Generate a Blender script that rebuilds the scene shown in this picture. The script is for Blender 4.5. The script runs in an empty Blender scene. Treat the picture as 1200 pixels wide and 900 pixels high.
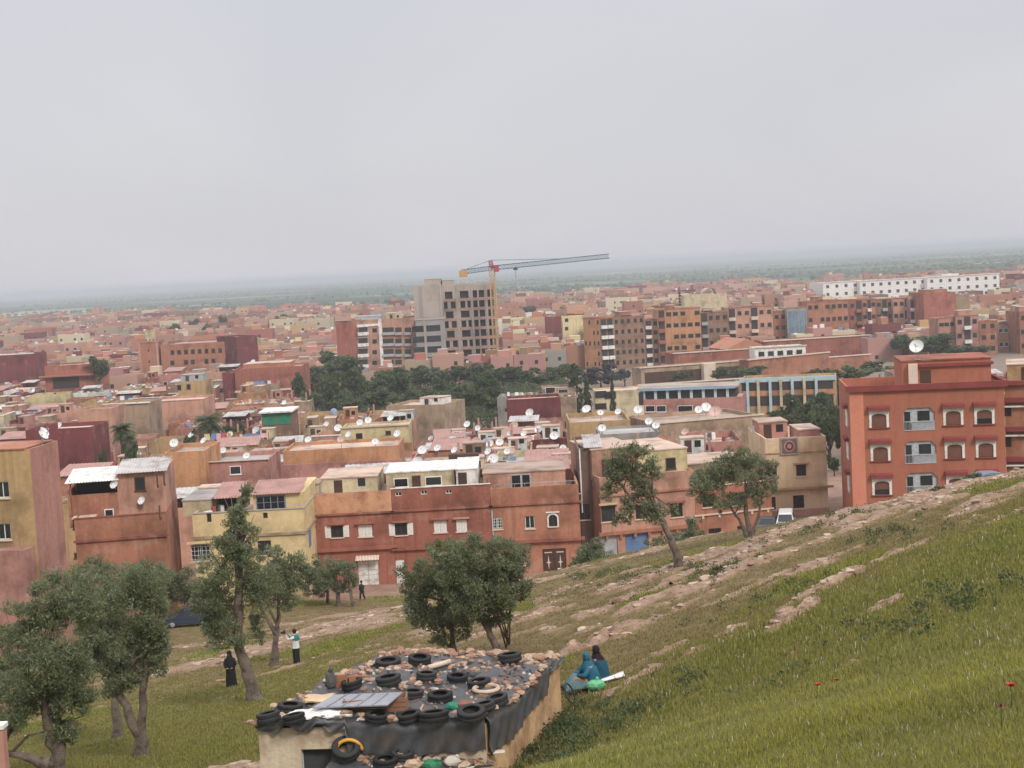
import bpy, bmesh, math, random
import numpy as np
from mathutils import Vector, Matrix

R = math.radians
rng = np.random.default_rng(7)
random.seed(11)
scene = bpy.context.scene
COL = scene.collection

# ------------------------------------------------------------------ camera model
CZ = 34.0                       # eye height over the town plain
FPX, PW, PH = 1700.0, 1200.0, 900.0
PITCH = math.atan(134.8 / FPX)
ROLL = math.atan(64.0 / 1200.0)
_F = Vector((0, math.cos(PITCH), -math.sin(PITCH)))
_R0 = Vector((1, 0, 0)); _U0 = Vector((0, math.sin(PITCH), math.cos(PITCH)))
_R = _R0 * math.cos(ROLL) - _U0 * math.sin(ROLL)
_U = _U0 * math.cos(ROLL) + _R0 * math.sin(ROLL)
CAM = Vector((0, 0, CZ))

def ray(px, py):
    return _F + _R * ((px - PW / 2) / FPX) + _U * ((PH / 2 - py) / FPX)

def W(px, py, d):
    """world point seen at photo pixel px,py at forward distance d"""
    v = ray(px, py)
    return CAM + v * (d / v.y)

def proj(p):
    v = Vector(p) - CAM
    z = v.dot(_F)
    return PW / 2 + FPX * v.dot(_R) / z, PH / 2 - FPX * v.dot(_U) / z, z

cam_data = bpy.data.cameras.new('camera')
cam_data.sensor_width = 36.0
cam_data.lens = 36.0 * FPX / PW
cam_data.clip_start = 0.3
cam_data.clip_end = 60000
cam = bpy.data.objects.new('camera', cam_data)
COL.objects.link(cam)
m3 = Matrix((_R, _U, -_F)).transposed()
cam.matrix_world = Matrix.Translation(CAM) @ m3.to_4x4()
scene.camera = cam

# ------------------------------------------------------------------ object helpers
def tag(o, label=None, cat=None, group=None, kind=None):
    if label: o['label'] = label
    if cat: o['category'] = cat
    if group: o['group'] = group
    if kind: o['kind'] = kind
    return o

def empty(name, loc, rz=0.0, label=None, cat=None, group=None):
    o = bpy.data.objects.new(name, None)
    o.empty_display_size = 0.3
    COL.objects.link(o)
    o.location = loc
    o.rotation_euler = (0, 0, rz)
    return tag(o, label, cat, group)

def link(name, mesh, parent=None, loc=(0, 0, 0), rz=0.0, scale=None):
    o = bpy.data.objects.new(name, mesh)
    COL.objects.link(o)
    if parent is not None: o.parent = parent
    o.location = loc
    o.rotation_euler = (0, 0, rz)
    if scale is not None: o.scale = scale if hasattr(scale, '__len__') else (scale,) * 3
    return o

KIDS = {}
def children_of(o):
    return [c for c in o.children]

def copy_tree(o, parent=None):
    c = o.copy(); COL.objects.link(c); c.parent = parent
    for ch in list(o.children):
        copy_tree(ch, c)
    return c

class MB:
    """collects shapes into one mesh"""
    def __init__(s):
        s.v = []; s.f = []; s.m = []; s.sm = []
        s.M = None
    def add(s, verts, faces, mi=0, smooth=False):
        b = len(s.v)
        if s.M is not None:
            verts = [tuple(s.M @ Vector(p)) for p in verts]
        s.v.extend([tuple(p) for p in verts])
        for f in faces:
            s.f.append(tuple(b + i for i in f)); s.m.append(mi); s.sm.append(smooth)
    def box(s, x0, y0, z0, x1, y1, z1, mi=0):
        if x1 < x0: x0, x1 = x1, x0
        if y1 < y0: y0, y1 = y1, y0
        if z1 < z0: z0, z1 = z1, z0
        s.add([(x0,y0,z0),(x1,y0,z0),(x1,y1,z0),(x0,y1,z0),(x0,y0,z1),(x1,y0,z1),(x1,y1,z1),(x0,y1,z1)],
              [(0,3,2,1),(4,5,6,7),(0,1,5,4),(1,2,6,5),(2,3,7,6),(3,0,4,7)], mi)
    def quad(s, a, b, c, d, mi=0):
        s.add([a, b, c, d], [(0, 1, 2, 3)], mi)
    def tube(s, pts, rad, n=6, mi=0, cap=True, smooth=True, rough=0.0):
        pts = [Vector(p) for p in pts]
        if not hasattr(rad, '__len__'): rad = [rad] * len(pts)
        rings = []
        V = []
        up = None
        for i, p in enumerate(pts):
            t = (pts[min(i + 1, len(pts) - 1)] - pts[max(i - 1, 0)])
            if t.length < 1e-9: t = Vector((0, 0, 1))
            t.normalize()
            if up is None:
                up = Vector((0, 0, 1)) if abs(t.z) < 0.9 else Vector((1, 0, 0))
            a = t.cross(up)
            if a.length < 1e-6: a = t.cross(Vector((0.3, 1, 0.1)))
            a.normalize(); b = a.cross(t); up = b
            for k in range(n):
                q = 2 * math.pi * k / n
                V.append(p + (a * math.cos(q) + b * math.sin(q)) * rad[i] * (1 + (random.uniform(-rough, rough) if rough else 0) + (.5 * rough * math.sin(q * 3 + i * .5) if rough else 0)))
        F = []
        for i in range(len(pts) - 1):
            for k in range(n):
                F.append((i*n + k, (i+1)*n + k, (i+1)*n + (k+1) % n, i*n + (k+1) % n))
        if cap:
            F.append(tuple(range(n)))
            F.append(tuple((len(pts) - 1) * n + k for k in reversed(range(n))))
        s.add(V, F, mi, smooth)
    def lathe(s, prof, n=16, mi=0, axis=None, origin=(0, 0, 0), smooth=True):
        """prof = [(r, h)]; revolves round axis through origin"""
        ax = Vector(axis or (0, 0, 1)).normalized()
        a = ax.cross(Vector((0, 0, 1)) if abs(ax.z) < 0.9 else Vector((1, 0, 0))).normalized()
        b = ax.cross(a)
        O = Vector(origin)
        V = []; F = []
        for r, h in prof:
            for k in range(n):
                q = 2 * math.pi * k / n
                V.append(O + ax * h + (a * math.cos(q) + b * math.sin(q)) * r)
        for i in range(len(prof) - 1):
            for k in range(n):
                F.append((i*n + k, i*n + (k+1) % n, (i+1)*n + (k+1) % n, (i+1)*n + k))
        s.add(V, F, mi, smooth)
    def torus(s, c, R0, r, nu=18, nv=7, mi=0, axis=(0, 0, 1), squash=1.0):
        prof = []
        for k in range(nv + 1):
            q = 2 * math.pi * k / nv
            prof.append((R0 + r * math.cos(q), r * squash * math.sin(q)))
        s.lathe(prof, nu, mi, axis, c)
    def blob(s, c, r, mi=0, jit=0.2, seed=0, sub=1, M=None):
        bm = bmesh.new()
        bmesh.ops.create_icosphere(bm, subdivisions=sub, radius=1.0)
        rr = random.Random(seed)
        V = []
        for v in bm.verts:
            k = 1 + rr.uniform(-jit, jit)
            p = Vector((v.co.x * r[0] * k, v.co.y * r[1] * k, v.co.z * r[2] * k))
            if M is not None: p = M @ p
            V.append(Vector(c) + p)
        F = [tuple(v.index for v in f.verts) for f in bm.faces]
        bm.free()
        s.add(V, F, mi, jit < 0.1)
    def mesh(s, name, mats):
        me = bpy.data.meshes.new(name)
        me.from_pydata([tuple(p) for p in s.v], [], s.f)
        if not isinstance(mats, (list, tuple)): mats = [mats]
        for m in mats: me.materials.append(m)
        me.polygons.foreach_set('material_index', s.m)
        me.polygons.foreach_set('use_smooth', s.sm)
        me.update()
        return me
    def build(s, name, mats, parent=None, loc=(0, 0, 0), rz=0.0):
        return link(name, s.mesh(name, mats), parent, loc, rz)

def np_mesh(name, verts, faces, mats, mat_idx=None, smooth=False, attrs=None):
    """fast mesh from arrays; faces (n,3) or (n,4)"""
    verts = np.asarray(verts, np.float32); faces = np.asarray(faces, np.int32)
    me = bpy.data.meshes.new(name)
    me.vertices.add(len(verts)); me.vertices.foreach_set('co', verts.ravel())
    k = faces.shape[1]
    me.loops.add(faces.size); me.loops.foreach_set('vertex_index', faces.ravel())
    me.polygons.add(len(faces))
    me.polygons.foreach_set('loop_start', np.arange(0, faces.size, k, dtype=np.int32))
    if not isinstance(mats, (list, tuple)): mats = [mats]
    for m in mats: me.materials.append(m)
    if mat_idx is not None: me.polygons.foreach_set('material_index', np.asarray(mat_idx, np.int32))
    me.polygons.foreach_set('use_smooth', np.full(len(faces), bool(smooth)))
    for an, (dom, typ, arr) in (attrs or {}).items():
        at = me.attributes.new(an, typ, dom)
        arr = np.asarray(arr, np.float32)
        at.data.foreach_set('color' if 'COLOR' in typ else 'value', arr.ravel())
    me.update(calc_edges=True)
    me.validate()
    return me

# ------------------------------------------------------------------ noise in numpy
def _hash(ix, iy, s):
    h = (ix.astype(np.int64) * 374761393 + iy.astype(np.int64) * 668265263 + s * 1442695041) & 0x7fffffff
    h = ((h ^ (h >> 13)) * 1274126177) & 0x7fffffff
    return ((h ^ (h >> 16)) & 0xffff) / 65535.0

def vnoise(x, y, s=0):
    x = np.asarray(x, float); y = np.asarray(y, float)
    ix = np.floor(x); iy = np.floor(y); fx = x - ix; fy = y - iy
    fx = fx * fx * (3 - 2 * fx); fy = fy * fy * (3 - 2 * fy)
    a = _hash(ix, iy, s); b = _hash(ix + 1, iy, s); c = _hash(ix, iy + 1, s); d = _hash(ix + 1, iy + 1, s)
    return (a * (1 - fx) + b * fx) * (1 - fy) + (c * (1 - fx) + d * fx) * fy

def fbm(x, y, s=0, o=4):
    t = 0; a = 0.5; n = 0
    for k in range(o):
        t = t + a * vnoise(x * 2**k, y * 2**k, s + k * 17); n += a; a *= 0.5
    return t / n

def sstep(a, b, x):
    t = np.clip((np.asarray(x, float) - a) / (b - a), 0, 1)
    return t * t * (3 - 2 * t)

# ------------------------------------------------------------------ materials
def newmat(name):
    m = bpy.data.materials.new(name); m.use_nodes = True
    nt = m.node_tree
    return m, nt, nt.nodes, nt.links, nt.nodes['Principled BSDF']

def nd(N, t, **kw):
    n = N.new(t)
    for k, v in kw.items():
        if k.startswith('i_'):
            n.inputs[k[2:].replace('_', ' ')].default_value = v
        else:
            setattr(n, k, v)
    return n

def rgba(c): return (c[0], c[1], c[2], 1.0)

MATS = {}
def paint(name, col, var=0.18, rough=0.85, scale=0.6, streak=0.0, dirt=None, bump=0.0, metal=0.0, rand=0.0, spec=0.3, fine=0.08, patch=0.0):
    """a plain surface with wear: soft blotches, fine grain, rain streaks running down"""
    if name in MATS: return MATS[name]
    m, nt, N, L, P = newmat(name)
    tc = nd(N, 'ShaderNodeTexCoord')
    n1 = nd(N, 'ShaderNodeTexNoise', i_Scale=scale, i_Detail=6.0, i_Roughness=0.62)
    L.new(tc.outputs['Object'], n1.inputs['Vector'])
    dark = tuple(c * (1 - var) for c in (dirt or col)); lite = tuple(min(1, c * (1 + var * 0.7)) for c in col)
    rp = nd(N, 'ShaderNodeValToRGB')
    rp.color_ramp.elements[0].position = 0.3; rp.color_ramp.elements[0].color = rgba(dark)
    rp.color_ramp.elements[1].position = 0.72; rp.color_ramp.elements[1].color = rgba(lite)
    e = rp.color_ramp.elements.new(0.5); e.color = rgba(col)
    L.new(n1.outputs['Fac'], rp.inputs['Fac'])
    cur = rp.outputs['Color']
    if fine:
        n2 = nd(N, 'ShaderNodeTexNoise', i_Scale=scale * 14, i_Detail=3.0)
        L.new(tc.outputs['Object'], n2.inputs['Vector'])
        mr = nd(N, 'ShaderNodeMapRange'); mr.inputs[3].default_value = 1 - fine * 2; mr.inputs[4].default_value = 1 + fine * 2
        L.new(n2.outputs['Fac'], mr.inputs[0])
        mx = nd(N, 'ShaderNodeMix', data_type='RGBA', blend_type='MULTIPLY'); mx.inputs[0].default_value = 1
        L.new(cur, mx.inputs[6]); L.new(mr.outputs[0], mx.inputs[7]); cur = mx.outputs[2]
    if patch:
        # repainted and flaking areas with edges of their own
        n5 = nd(N, 'ShaderNodeTexNoise', i_Scale=0.42, i_Detail=9.0, i_Roughness=0.66)
        L.new(tc.outputs['Object'], n5.inputs['Vector'])
        for lo, hi, cc in ((0.57, 0.60, tuple(c * .55 + .45 * q for c, q in zip(col, (.52, .40, .30)))), (0.40, 0.37, tuple(c * .72 for c in col))):
            r5 = nd(N, 'ShaderNodeMapRange'); r5.inputs[1].default_value = lo; r5.inputs[2].default_value = hi
            r5.inputs[3].default_value = 0.0; r5.inputs[4].default_value = patch
            L.new(n5.outputs['Fac'], r5.inputs[0])
            mx = nd(N, 'ShaderNodeMix', data_type='RGBA'); L.new(r5.outputs[0], mx.inputs[0])
            L.new(cur, mx.inputs[6]); mx.inputs[7].default_value = rgba(cc); cur = mx.outputs[2]
    if streak:
        mp = nd(N, 'ShaderNodeMapping'); mp.inputs['Scale'].default_value = (1.6, 1.6, 0.12)
        L.new(tc.outputs['Object'], mp.inputs['Vector'])
        n3 = nd(N, 'ShaderNodeTexNoise', i_Scale=1.0, i_Detail=5.0, i_Roughness=0.7)
        L.new(mp.outputs[0], n3.inputs['Vector'])
        r3 = nd(N, 'ShaderNodeMapRange'); r3.inputs[1].default_value = 0.5; r3.inputs[2].default_value = 0.75
        r3.inputs[3].default_value = 0.0; r3.inputs[4].default_value = streak
        L.new(n3.outputs['Fac'], r3.inputs[0])
        mx = nd(N, 'ShaderNodeMix', data_type='RGBA'); L.new(r3.outputs[0], mx.inputs[0])
        L.new(cur, mx.inputs[6]); mx.inputs[7].default_value = rgba(dirt or tuple(c * 0.5 for c in col)); cur = mx.outputs[2]
    if rand:
        oi = nd(N, 'ShaderNodeObjectInfo')
        mr = nd(N, 'ShaderNodeMapRange'); mr.inputs[3].default_value = 1 - rand; mr.inputs[4].default_value = 1 + rand
        L.new(oi.outputs['Random'], mr.inputs[0])
        mx = nd(N, 'ShaderNodeMix', data_type='RGBA', blend_type='MULTIPLY'); mx.inputs[0].default_value = 1
        L.new(cur, mx.inputs[6]); L.new(mr.outputs[0], mx.inputs[7]); cur = mx.outputs[2]
    L.new(cur, P.inputs['Base Color'])
    P.inputs['Roughness'].default_value = rough
    P.inputs['Metallic'].default_value = metal
    P.inputs['Specular IOR Level'].default_value = spec
    if bump:
        bp = nd(N, 'ShaderNodeBump', i_Strength=bump, i_Distance=0.05)
        n4 = nd(N, 'ShaderNodeTexNoise', i_Scale=scale * 8, i_Detail=4.0)
        L.new(tc.outputs['Object'], n4.inputs['Vector'])
        L.new(n4.outputs['Fac'], bp.inputs['Height']); L.new(bp.outputs[0], P.inputs['Normal'])
    MATS[name] = m
    return m

def glass(name='window glass', col=(0.02, 0.023, 0.026)):
    if name in MATS: return MATS[name]
    m = paint(name, col, var=0.3, rough=0.25, scale=0.9, spec=0.5, rand=0.5, fine=0)
    return m

def attr_mat(name, attr='tint', rough=0.85, var=0.25, scale=0.4, spec=0.2, noise=True):
    """colour per piece stored on the mesh (the colour the thing itself has)"""
    if name in MATS: return MATS[name]
    m, nt, N, L, P = newmat(name)
    at = nd(N, 'ShaderNodeAttribute', attribute_name=attr)
    cur = at.outputs['Color']
    if noise:
        tc = nd(N, 'ShaderNodeTexCoord')
        n1 = nd(N, 'ShaderNodeTexNoise', i_Scale=scale, i_Detail=5.0)
        L.new(tc.outputs['Object'], n1.inputs['Vector'])
        mr = nd(N, 'ShaderNodeMapRange'); mr.inputs[3].default_value = 1 - var; mr.inputs[4].default_value = 1 + var
        L.new(n1.outputs['Fac'], mr.inputs[0])
        mx = nd(N, 'ShaderNodeMix', data_type='RGBA', blend_type='MULTIPLY'); mx.inputs[0].default_value = 1
        L.new(cur, mx.inputs[6]); L.new(mr.outputs[0], mx.inputs[7]); cur = mx.outputs[2]
    L.new(cur, P.inputs['Base Color'])
    P.inputs['Roughness'].default_value = rough
    P.inputs['Specular IOR Level'].default_value = spec
    MATS[name] = m
    return m
# ------------------------------------------------------------------ terrain: a hill falling to a street, then the flat town
def _cp():
    c = []
    def P(px, py, d): p = W(px, py, d); c.append((p.x, p.y, p.z))
    P(1185, 804, 13.5); P(695, 803, 40); P(590, 768, 50); P(795, 666, 65); P(882, 628, 86)
    P(347, 780, 72); P(300, 818, 60); P(165, 886, 44); P(60, 905, 39); P(320, 778, 76)
    P(395, 707, 124); P(430, 690, 132); P(215, 728, 120); P(1195, 556, 82); P(985, 602, 100)
    P(612, 893, 34); P(662, 817, 39); P(900, 898, 12.5); P(1195, 898, 9.2); P(740, 880, 24)
    P(1025, 715, 33); P(930, 715, 36); P(760, 760, 45); P(1195, 640, 34)
    P(640, 684, 124); P(700, 658, 104); P(560, 700, 120)
    c += [(0, 0, CZ - 1.6), (6, 0, CZ - 0.7), (-6, 0, CZ - 2.8), (0, -8, CZ - 0.6), (14, 4, CZ - 0.6), (-12, 14, CZ - 7.6)]
    c += [(-3, 30, CZ - 11.6)]
    c += [(14, 134, CZ - 27.0), (26, 134, CZ - 25.6), (40, 128, CZ - 24.6), (56, 126, CZ - 23.6), (36, 112, CZ - 21.5), (-28, 136, CZ - 28.6), (-45, 120, CZ - 27.6),
          (8, 134, CZ - 28.0), (0, 134, CZ - 28.5), (20, 118, CZ - 24.0), (-13, 150, CZ - 28.9), (20, 150, CZ - 26.8), (50, 150, CZ - 24.8), (-40, 150, CZ - 28.9)]
    return np.array(c)

_C = _cp()
def _tps_fit(C, lam=4.0):
    n = len(C); S = 40.0
    X = C[:, :2] / S
    d2 = ((X[:, None] - X[None]) ** 2).sum(-1)
    K = np.where(d2 > 0, d2 * np.log(np.sqrt(d2) + 1e-12), 0) + lam * 1e-3 * np.eye(n)
    Pm = np.c_[np.ones(n), X]
    A = np.zeros((n + 3, n + 3)); A[:n, :n] = K; A[:n, n:] = Pm; A[n:, :n] = Pm.T
    b = np.r_[C[:, 2], 0, 0, 0]
    return np.linalg.solve(A, b), X, S
_TW, _TX, _TS = _tps_fit(_C)

def town_level(x, y):
    return 0.6 * (fbm(np.asarray(x) / 90.0, np.asarray(y) / 90.0, 3, 2) - 0.5) * sstep(200, 260, y)

def ground(x, y):
    """terrain height (arrays ok)"""
    x = np.asarray(x, float); y = np.asarray(y, float)
    sh = np.broadcast(x, y).shape
    xf = np.clip(np.broadcast_to(x, sh).ravel(), -60, 75); yf = np.clip(np.broadcast_to(y, sh).ravel(), -12, 160)
    out = np.zeros(len(xf))
    for a in range(0, len(xf), 20000):
        q = np.c_[xf[a:a+20000], yf[a:a+20000]] / _TS
        d2 = ((q[:, None] - _TX[None]) ** 2).sum(-1)
        U = np.where(d2 > 0, 0.5 * d2 * np.log(d2 + 1e-18), 0)
        out[a:a+20000] = U @ _TW[:len(_TX)] + _TW[len(_TX)] + q @ _TW[len(_TX) + 1:]
    yy = np.broadcast_to(y, sh).ravel(); xx = np.broadcast_to(x, sh).ravel()
    b = sstep(148, 250, yy)
    z = out * (1 - b) + town_level(xx, yy) * b
    z = np.where(yy < -12, np.minimum(z, CZ - 0.6), z)
    # off to the far sides and behind, settle to gentle levels so that nothing rears up
    side = sstep(60, 160, np.abs(xx)) * (1 - b)
    z = z * (1 - side) + np.clip(z, 2, 26) * side
    return z.reshape(sh) if sh else float(z[0])

def G(x, y): return float(ground(np.array([x]), np.array([y]))[0])

def contour_coords(x, y):
    """u runs along the contours of the hill, v across them"""
    a = R(-41.0)
    return x * math.cos(a) - y * math.sin(a), x * math.sin(a) + y * math.cos(a)

# rocky ledges that the photo shows: (px, py, d, half length m, half width m, weight)
LEDGES = [(1025, 716, 33, .9, 0.36, .9), (930, 716, 36, .8, 0.22, .8), (965, 690, 41, 1.6, 0.3, .9), (740, 803, 38, 1.2, 0.3, .8),
          (690, 756, 48, 2.4, 0.3, .9), (770, 712, 56, 4.5, 0.5, .8), (700, 668, 92, 6, 0.8, .8), (780, 665, 66, 4, 0.6, .9),
          (850, 655, 62, 6, 1.2, .9), (940, 625, 70, 7, 1.0, .9), (1030, 610, 66, 5, 0.8, .9), (1060, 655, 46, 2.5, 0.5, .9),
          (1060, 600, 78, 9, 2.6, 1.), (1150, 578, 74, 8, 3.0, 1.), (1200, 568, 72, 7, 3.0, 1.), (1100, 590, 60, 3.0, .7, .8), (630, 680, 118, 7, 1.2, .9),
          (560, 740, 66, 3.5, .7, .6), (610, 745, 60, 3, .6, .7), (500, 715, 88, 8, 2.0, .6), (400, 730, 92, 9, 3.0, .85), (330, 745, 86, 7, 2.2, .75), (215, 765, 84, 6, 1.8, .7),
          (270, 880, 38, 2.2, .8, .95), (250, 740, 100, 6, 1.5, .6), (840, 620, 100, 6, 1.2, .7), (900, 640, 72, 5, 1.2, .9), (640, 700, 90, 5, 1.0, .7), (830, 690, 55, 4, .6, .6), (545, 765, 52, 3, .5, .5), (760, 770, 41, 2.2, .5, .6), (880, 665, 56, 3.6, .6, .7), (430, 700, 115, 9, 1.6, .8), (200, 745, 100, 7, 1.2, .7), (1000, 665, 44, 2.0, .3, .9), (820, 712, 53, 3, .35, .85), (790, 732, 50, 2, .3, .75), (838, 772, 39, 1.1, .25, .85), (690, 700, 75, 4, .5, .75), (640, 712, 72, 3, .4, .7), (880, 690, 50, 2, .3, .65), (950, 672, 50, 2.4, .35, .85), (1120, 620, 52, 3, .5, .8), (1170, 605, 56, 3.5, .7, .85), (730, 745, 52, 2.6, .28, .8), (1000, 640, 60, 3, .5, .8), (620, 735, 66, 3, .5, .65), (900, 655, 64, 3.5, .6, .8), (1010, 750, 27, .7, .15, .6), (945, 740, 32, .7, .14, .7)]

def rock_mask(x, y):
    u, v = contour_coords(x, y)
    m = np.zeros(np.shape(x))
    wob = (fbm(x / 2.2, y / 2.2, 21, 3) - 0.5) * 2
    for px, py, d, hl, hw, wt in LEDGES:
        p = W(px, py, d)
        cu, cv = contour_coords(p.x, p.y)
        q = np.sqrt(((u - cu) / (hl * 1.15)) ** 2 + ((v - cv) / (hw * 1.3)) ** 2)
        m = np.maximum(m, wt * sstep(1.5, 0.5, q + wob * 0.9))
    brk = fbm(x / 1.3, y / 1.3, 33, 4)              # the bands are broken up by turf
    brk2 = fbm(x / 4.2, y / 4.2, 35, 3)
    m = m * sstep(0.35, 0.54, brk + 0.09 * m) * sstep(0.26, 0.44, brk2 + .08 * m)
    st = fbm(u / 3.4, v / 0.8, 5, 4)                # thin strata along the contours
    reg = fbm(x / 14.0, y / 14.0, 9, 3)
    m = np.maximum(m, sstep(0.64, 0.78, st * 0.66 + reg * 0.40) * sstep(24, 46, y) * 0.75 * sstep(.40, .56, brk))
    return m * (1 - sstep(116, 124, y))

def dry_mask(x, y):
    """0 lush grass, 1 dry brown turf"""
    near = sstep(58, 22, y - 0.6 * x + 6 * (fbm(x / 7, y / 7, 31, 3) - 0.5) * 2)
    b = fbm(x / 5.0, y / 5.0, 40, 4)
    left = sstep(0, -10, x) * sstep(100, 60, y)
    return np.clip(sstep(0.36, 0.62, b + 0.16) * (1 - 0.8 * near) * (1 - 0.6 * left) + 0.10, 0, 1)

def build_ground():
    nr = 760
    r1 = np.geomspace(2.5, 170.0, nr)
    r2 = np.geomspace(172.0, 24000.0, 150)
    rr = np.r_[0.6, 1.4, r1, r2]
    half = R(24)
    aa = np.r_[np.linspace(-math.pi, -half, 40)[:-1], np.linspace(-half, half, 620), np.linspace(half, math.pi, 40)[1:-1]]
    Rm, Am = np.meshgrid(rr, aa, indexing='ij')
    X = Rm * np.sin(Am); Y = Rm * np.cos(Am)
    Z = ground(X, Y)
    inview = (np.abs(Am) < half + 0.01)
    hill = (Y < 150) & (Rm < 170) & inview
    rk = np.where(hill, rock_mask(X, Y), 0.0); dr = np.where(hill, dry_mask(X, Y), 0.3)
    u, v = contour_coords(X, Y)
    rough = (fbm(X / 0.9, Y / 0.9, 50, 4) - 0.5)
    ledge = np.abs(((v / 1.1 + 1.2 * fbm(u / 3.0, v / 3.0, 60, 3)) % 1.0) - 0.35)
    bumps = (fbm(X / 6.0, Y / 6.0, 61, 3) - 0.5) * 0.55
    amp = sstep(4, 14, Rm)
    Zr = bumps * amp + rough * (0.10 + 0.28 * rk) * amp + rk * (0.10 + 0.30 * (0.6 - ledge)) * amp
    fade = (1 - sstep(100, 122, Y))
    Z = Z + np.where(hill, Zr * fade, 0)
    town = sstep(150, 260, Y)
    # street along the foot of the hill, bare earth by the houses
    bare = sstep(123, 130, Y) * (1 - sstep(230, 300, Rm)) * (Y > 60)
    field = sstep(1200, 1700, Rm)
    n1, n2 = X.shape
    idx = np.arange(n1 * n2).reshape(n1, n2)
    nx = np.roll(idx, -1, axis=1)
    q = np.stack([idx[:-1], idx[1:], nx[1:], nx[:-1]], -1).reshape(-1, 4)
    Vt = np.stack([X, Y, Z], -1).reshape(-1, 3)
    # centre cap
    cidx = len(Vt)
    Vt = np.r_[Vt, [[0, 0, CZ - 1.6]]]
    col = np.stack([rk, dr, bare, field], -1).reshape(-1, 4)
    col = np.r_[col, [[0, 0.2, 0, 0]]]
    me = np_mesh('ground', Vt, q, ground_mat(), smooth=True, attrs={'zones': ('POINT', 'FLOAT_COLOR', col)})
    o = link('ground', me)
    tag(o, 'rocky green hillside running down to the town and on into the flat farmed plain', 'ground', kind='structure')
    return o

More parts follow.
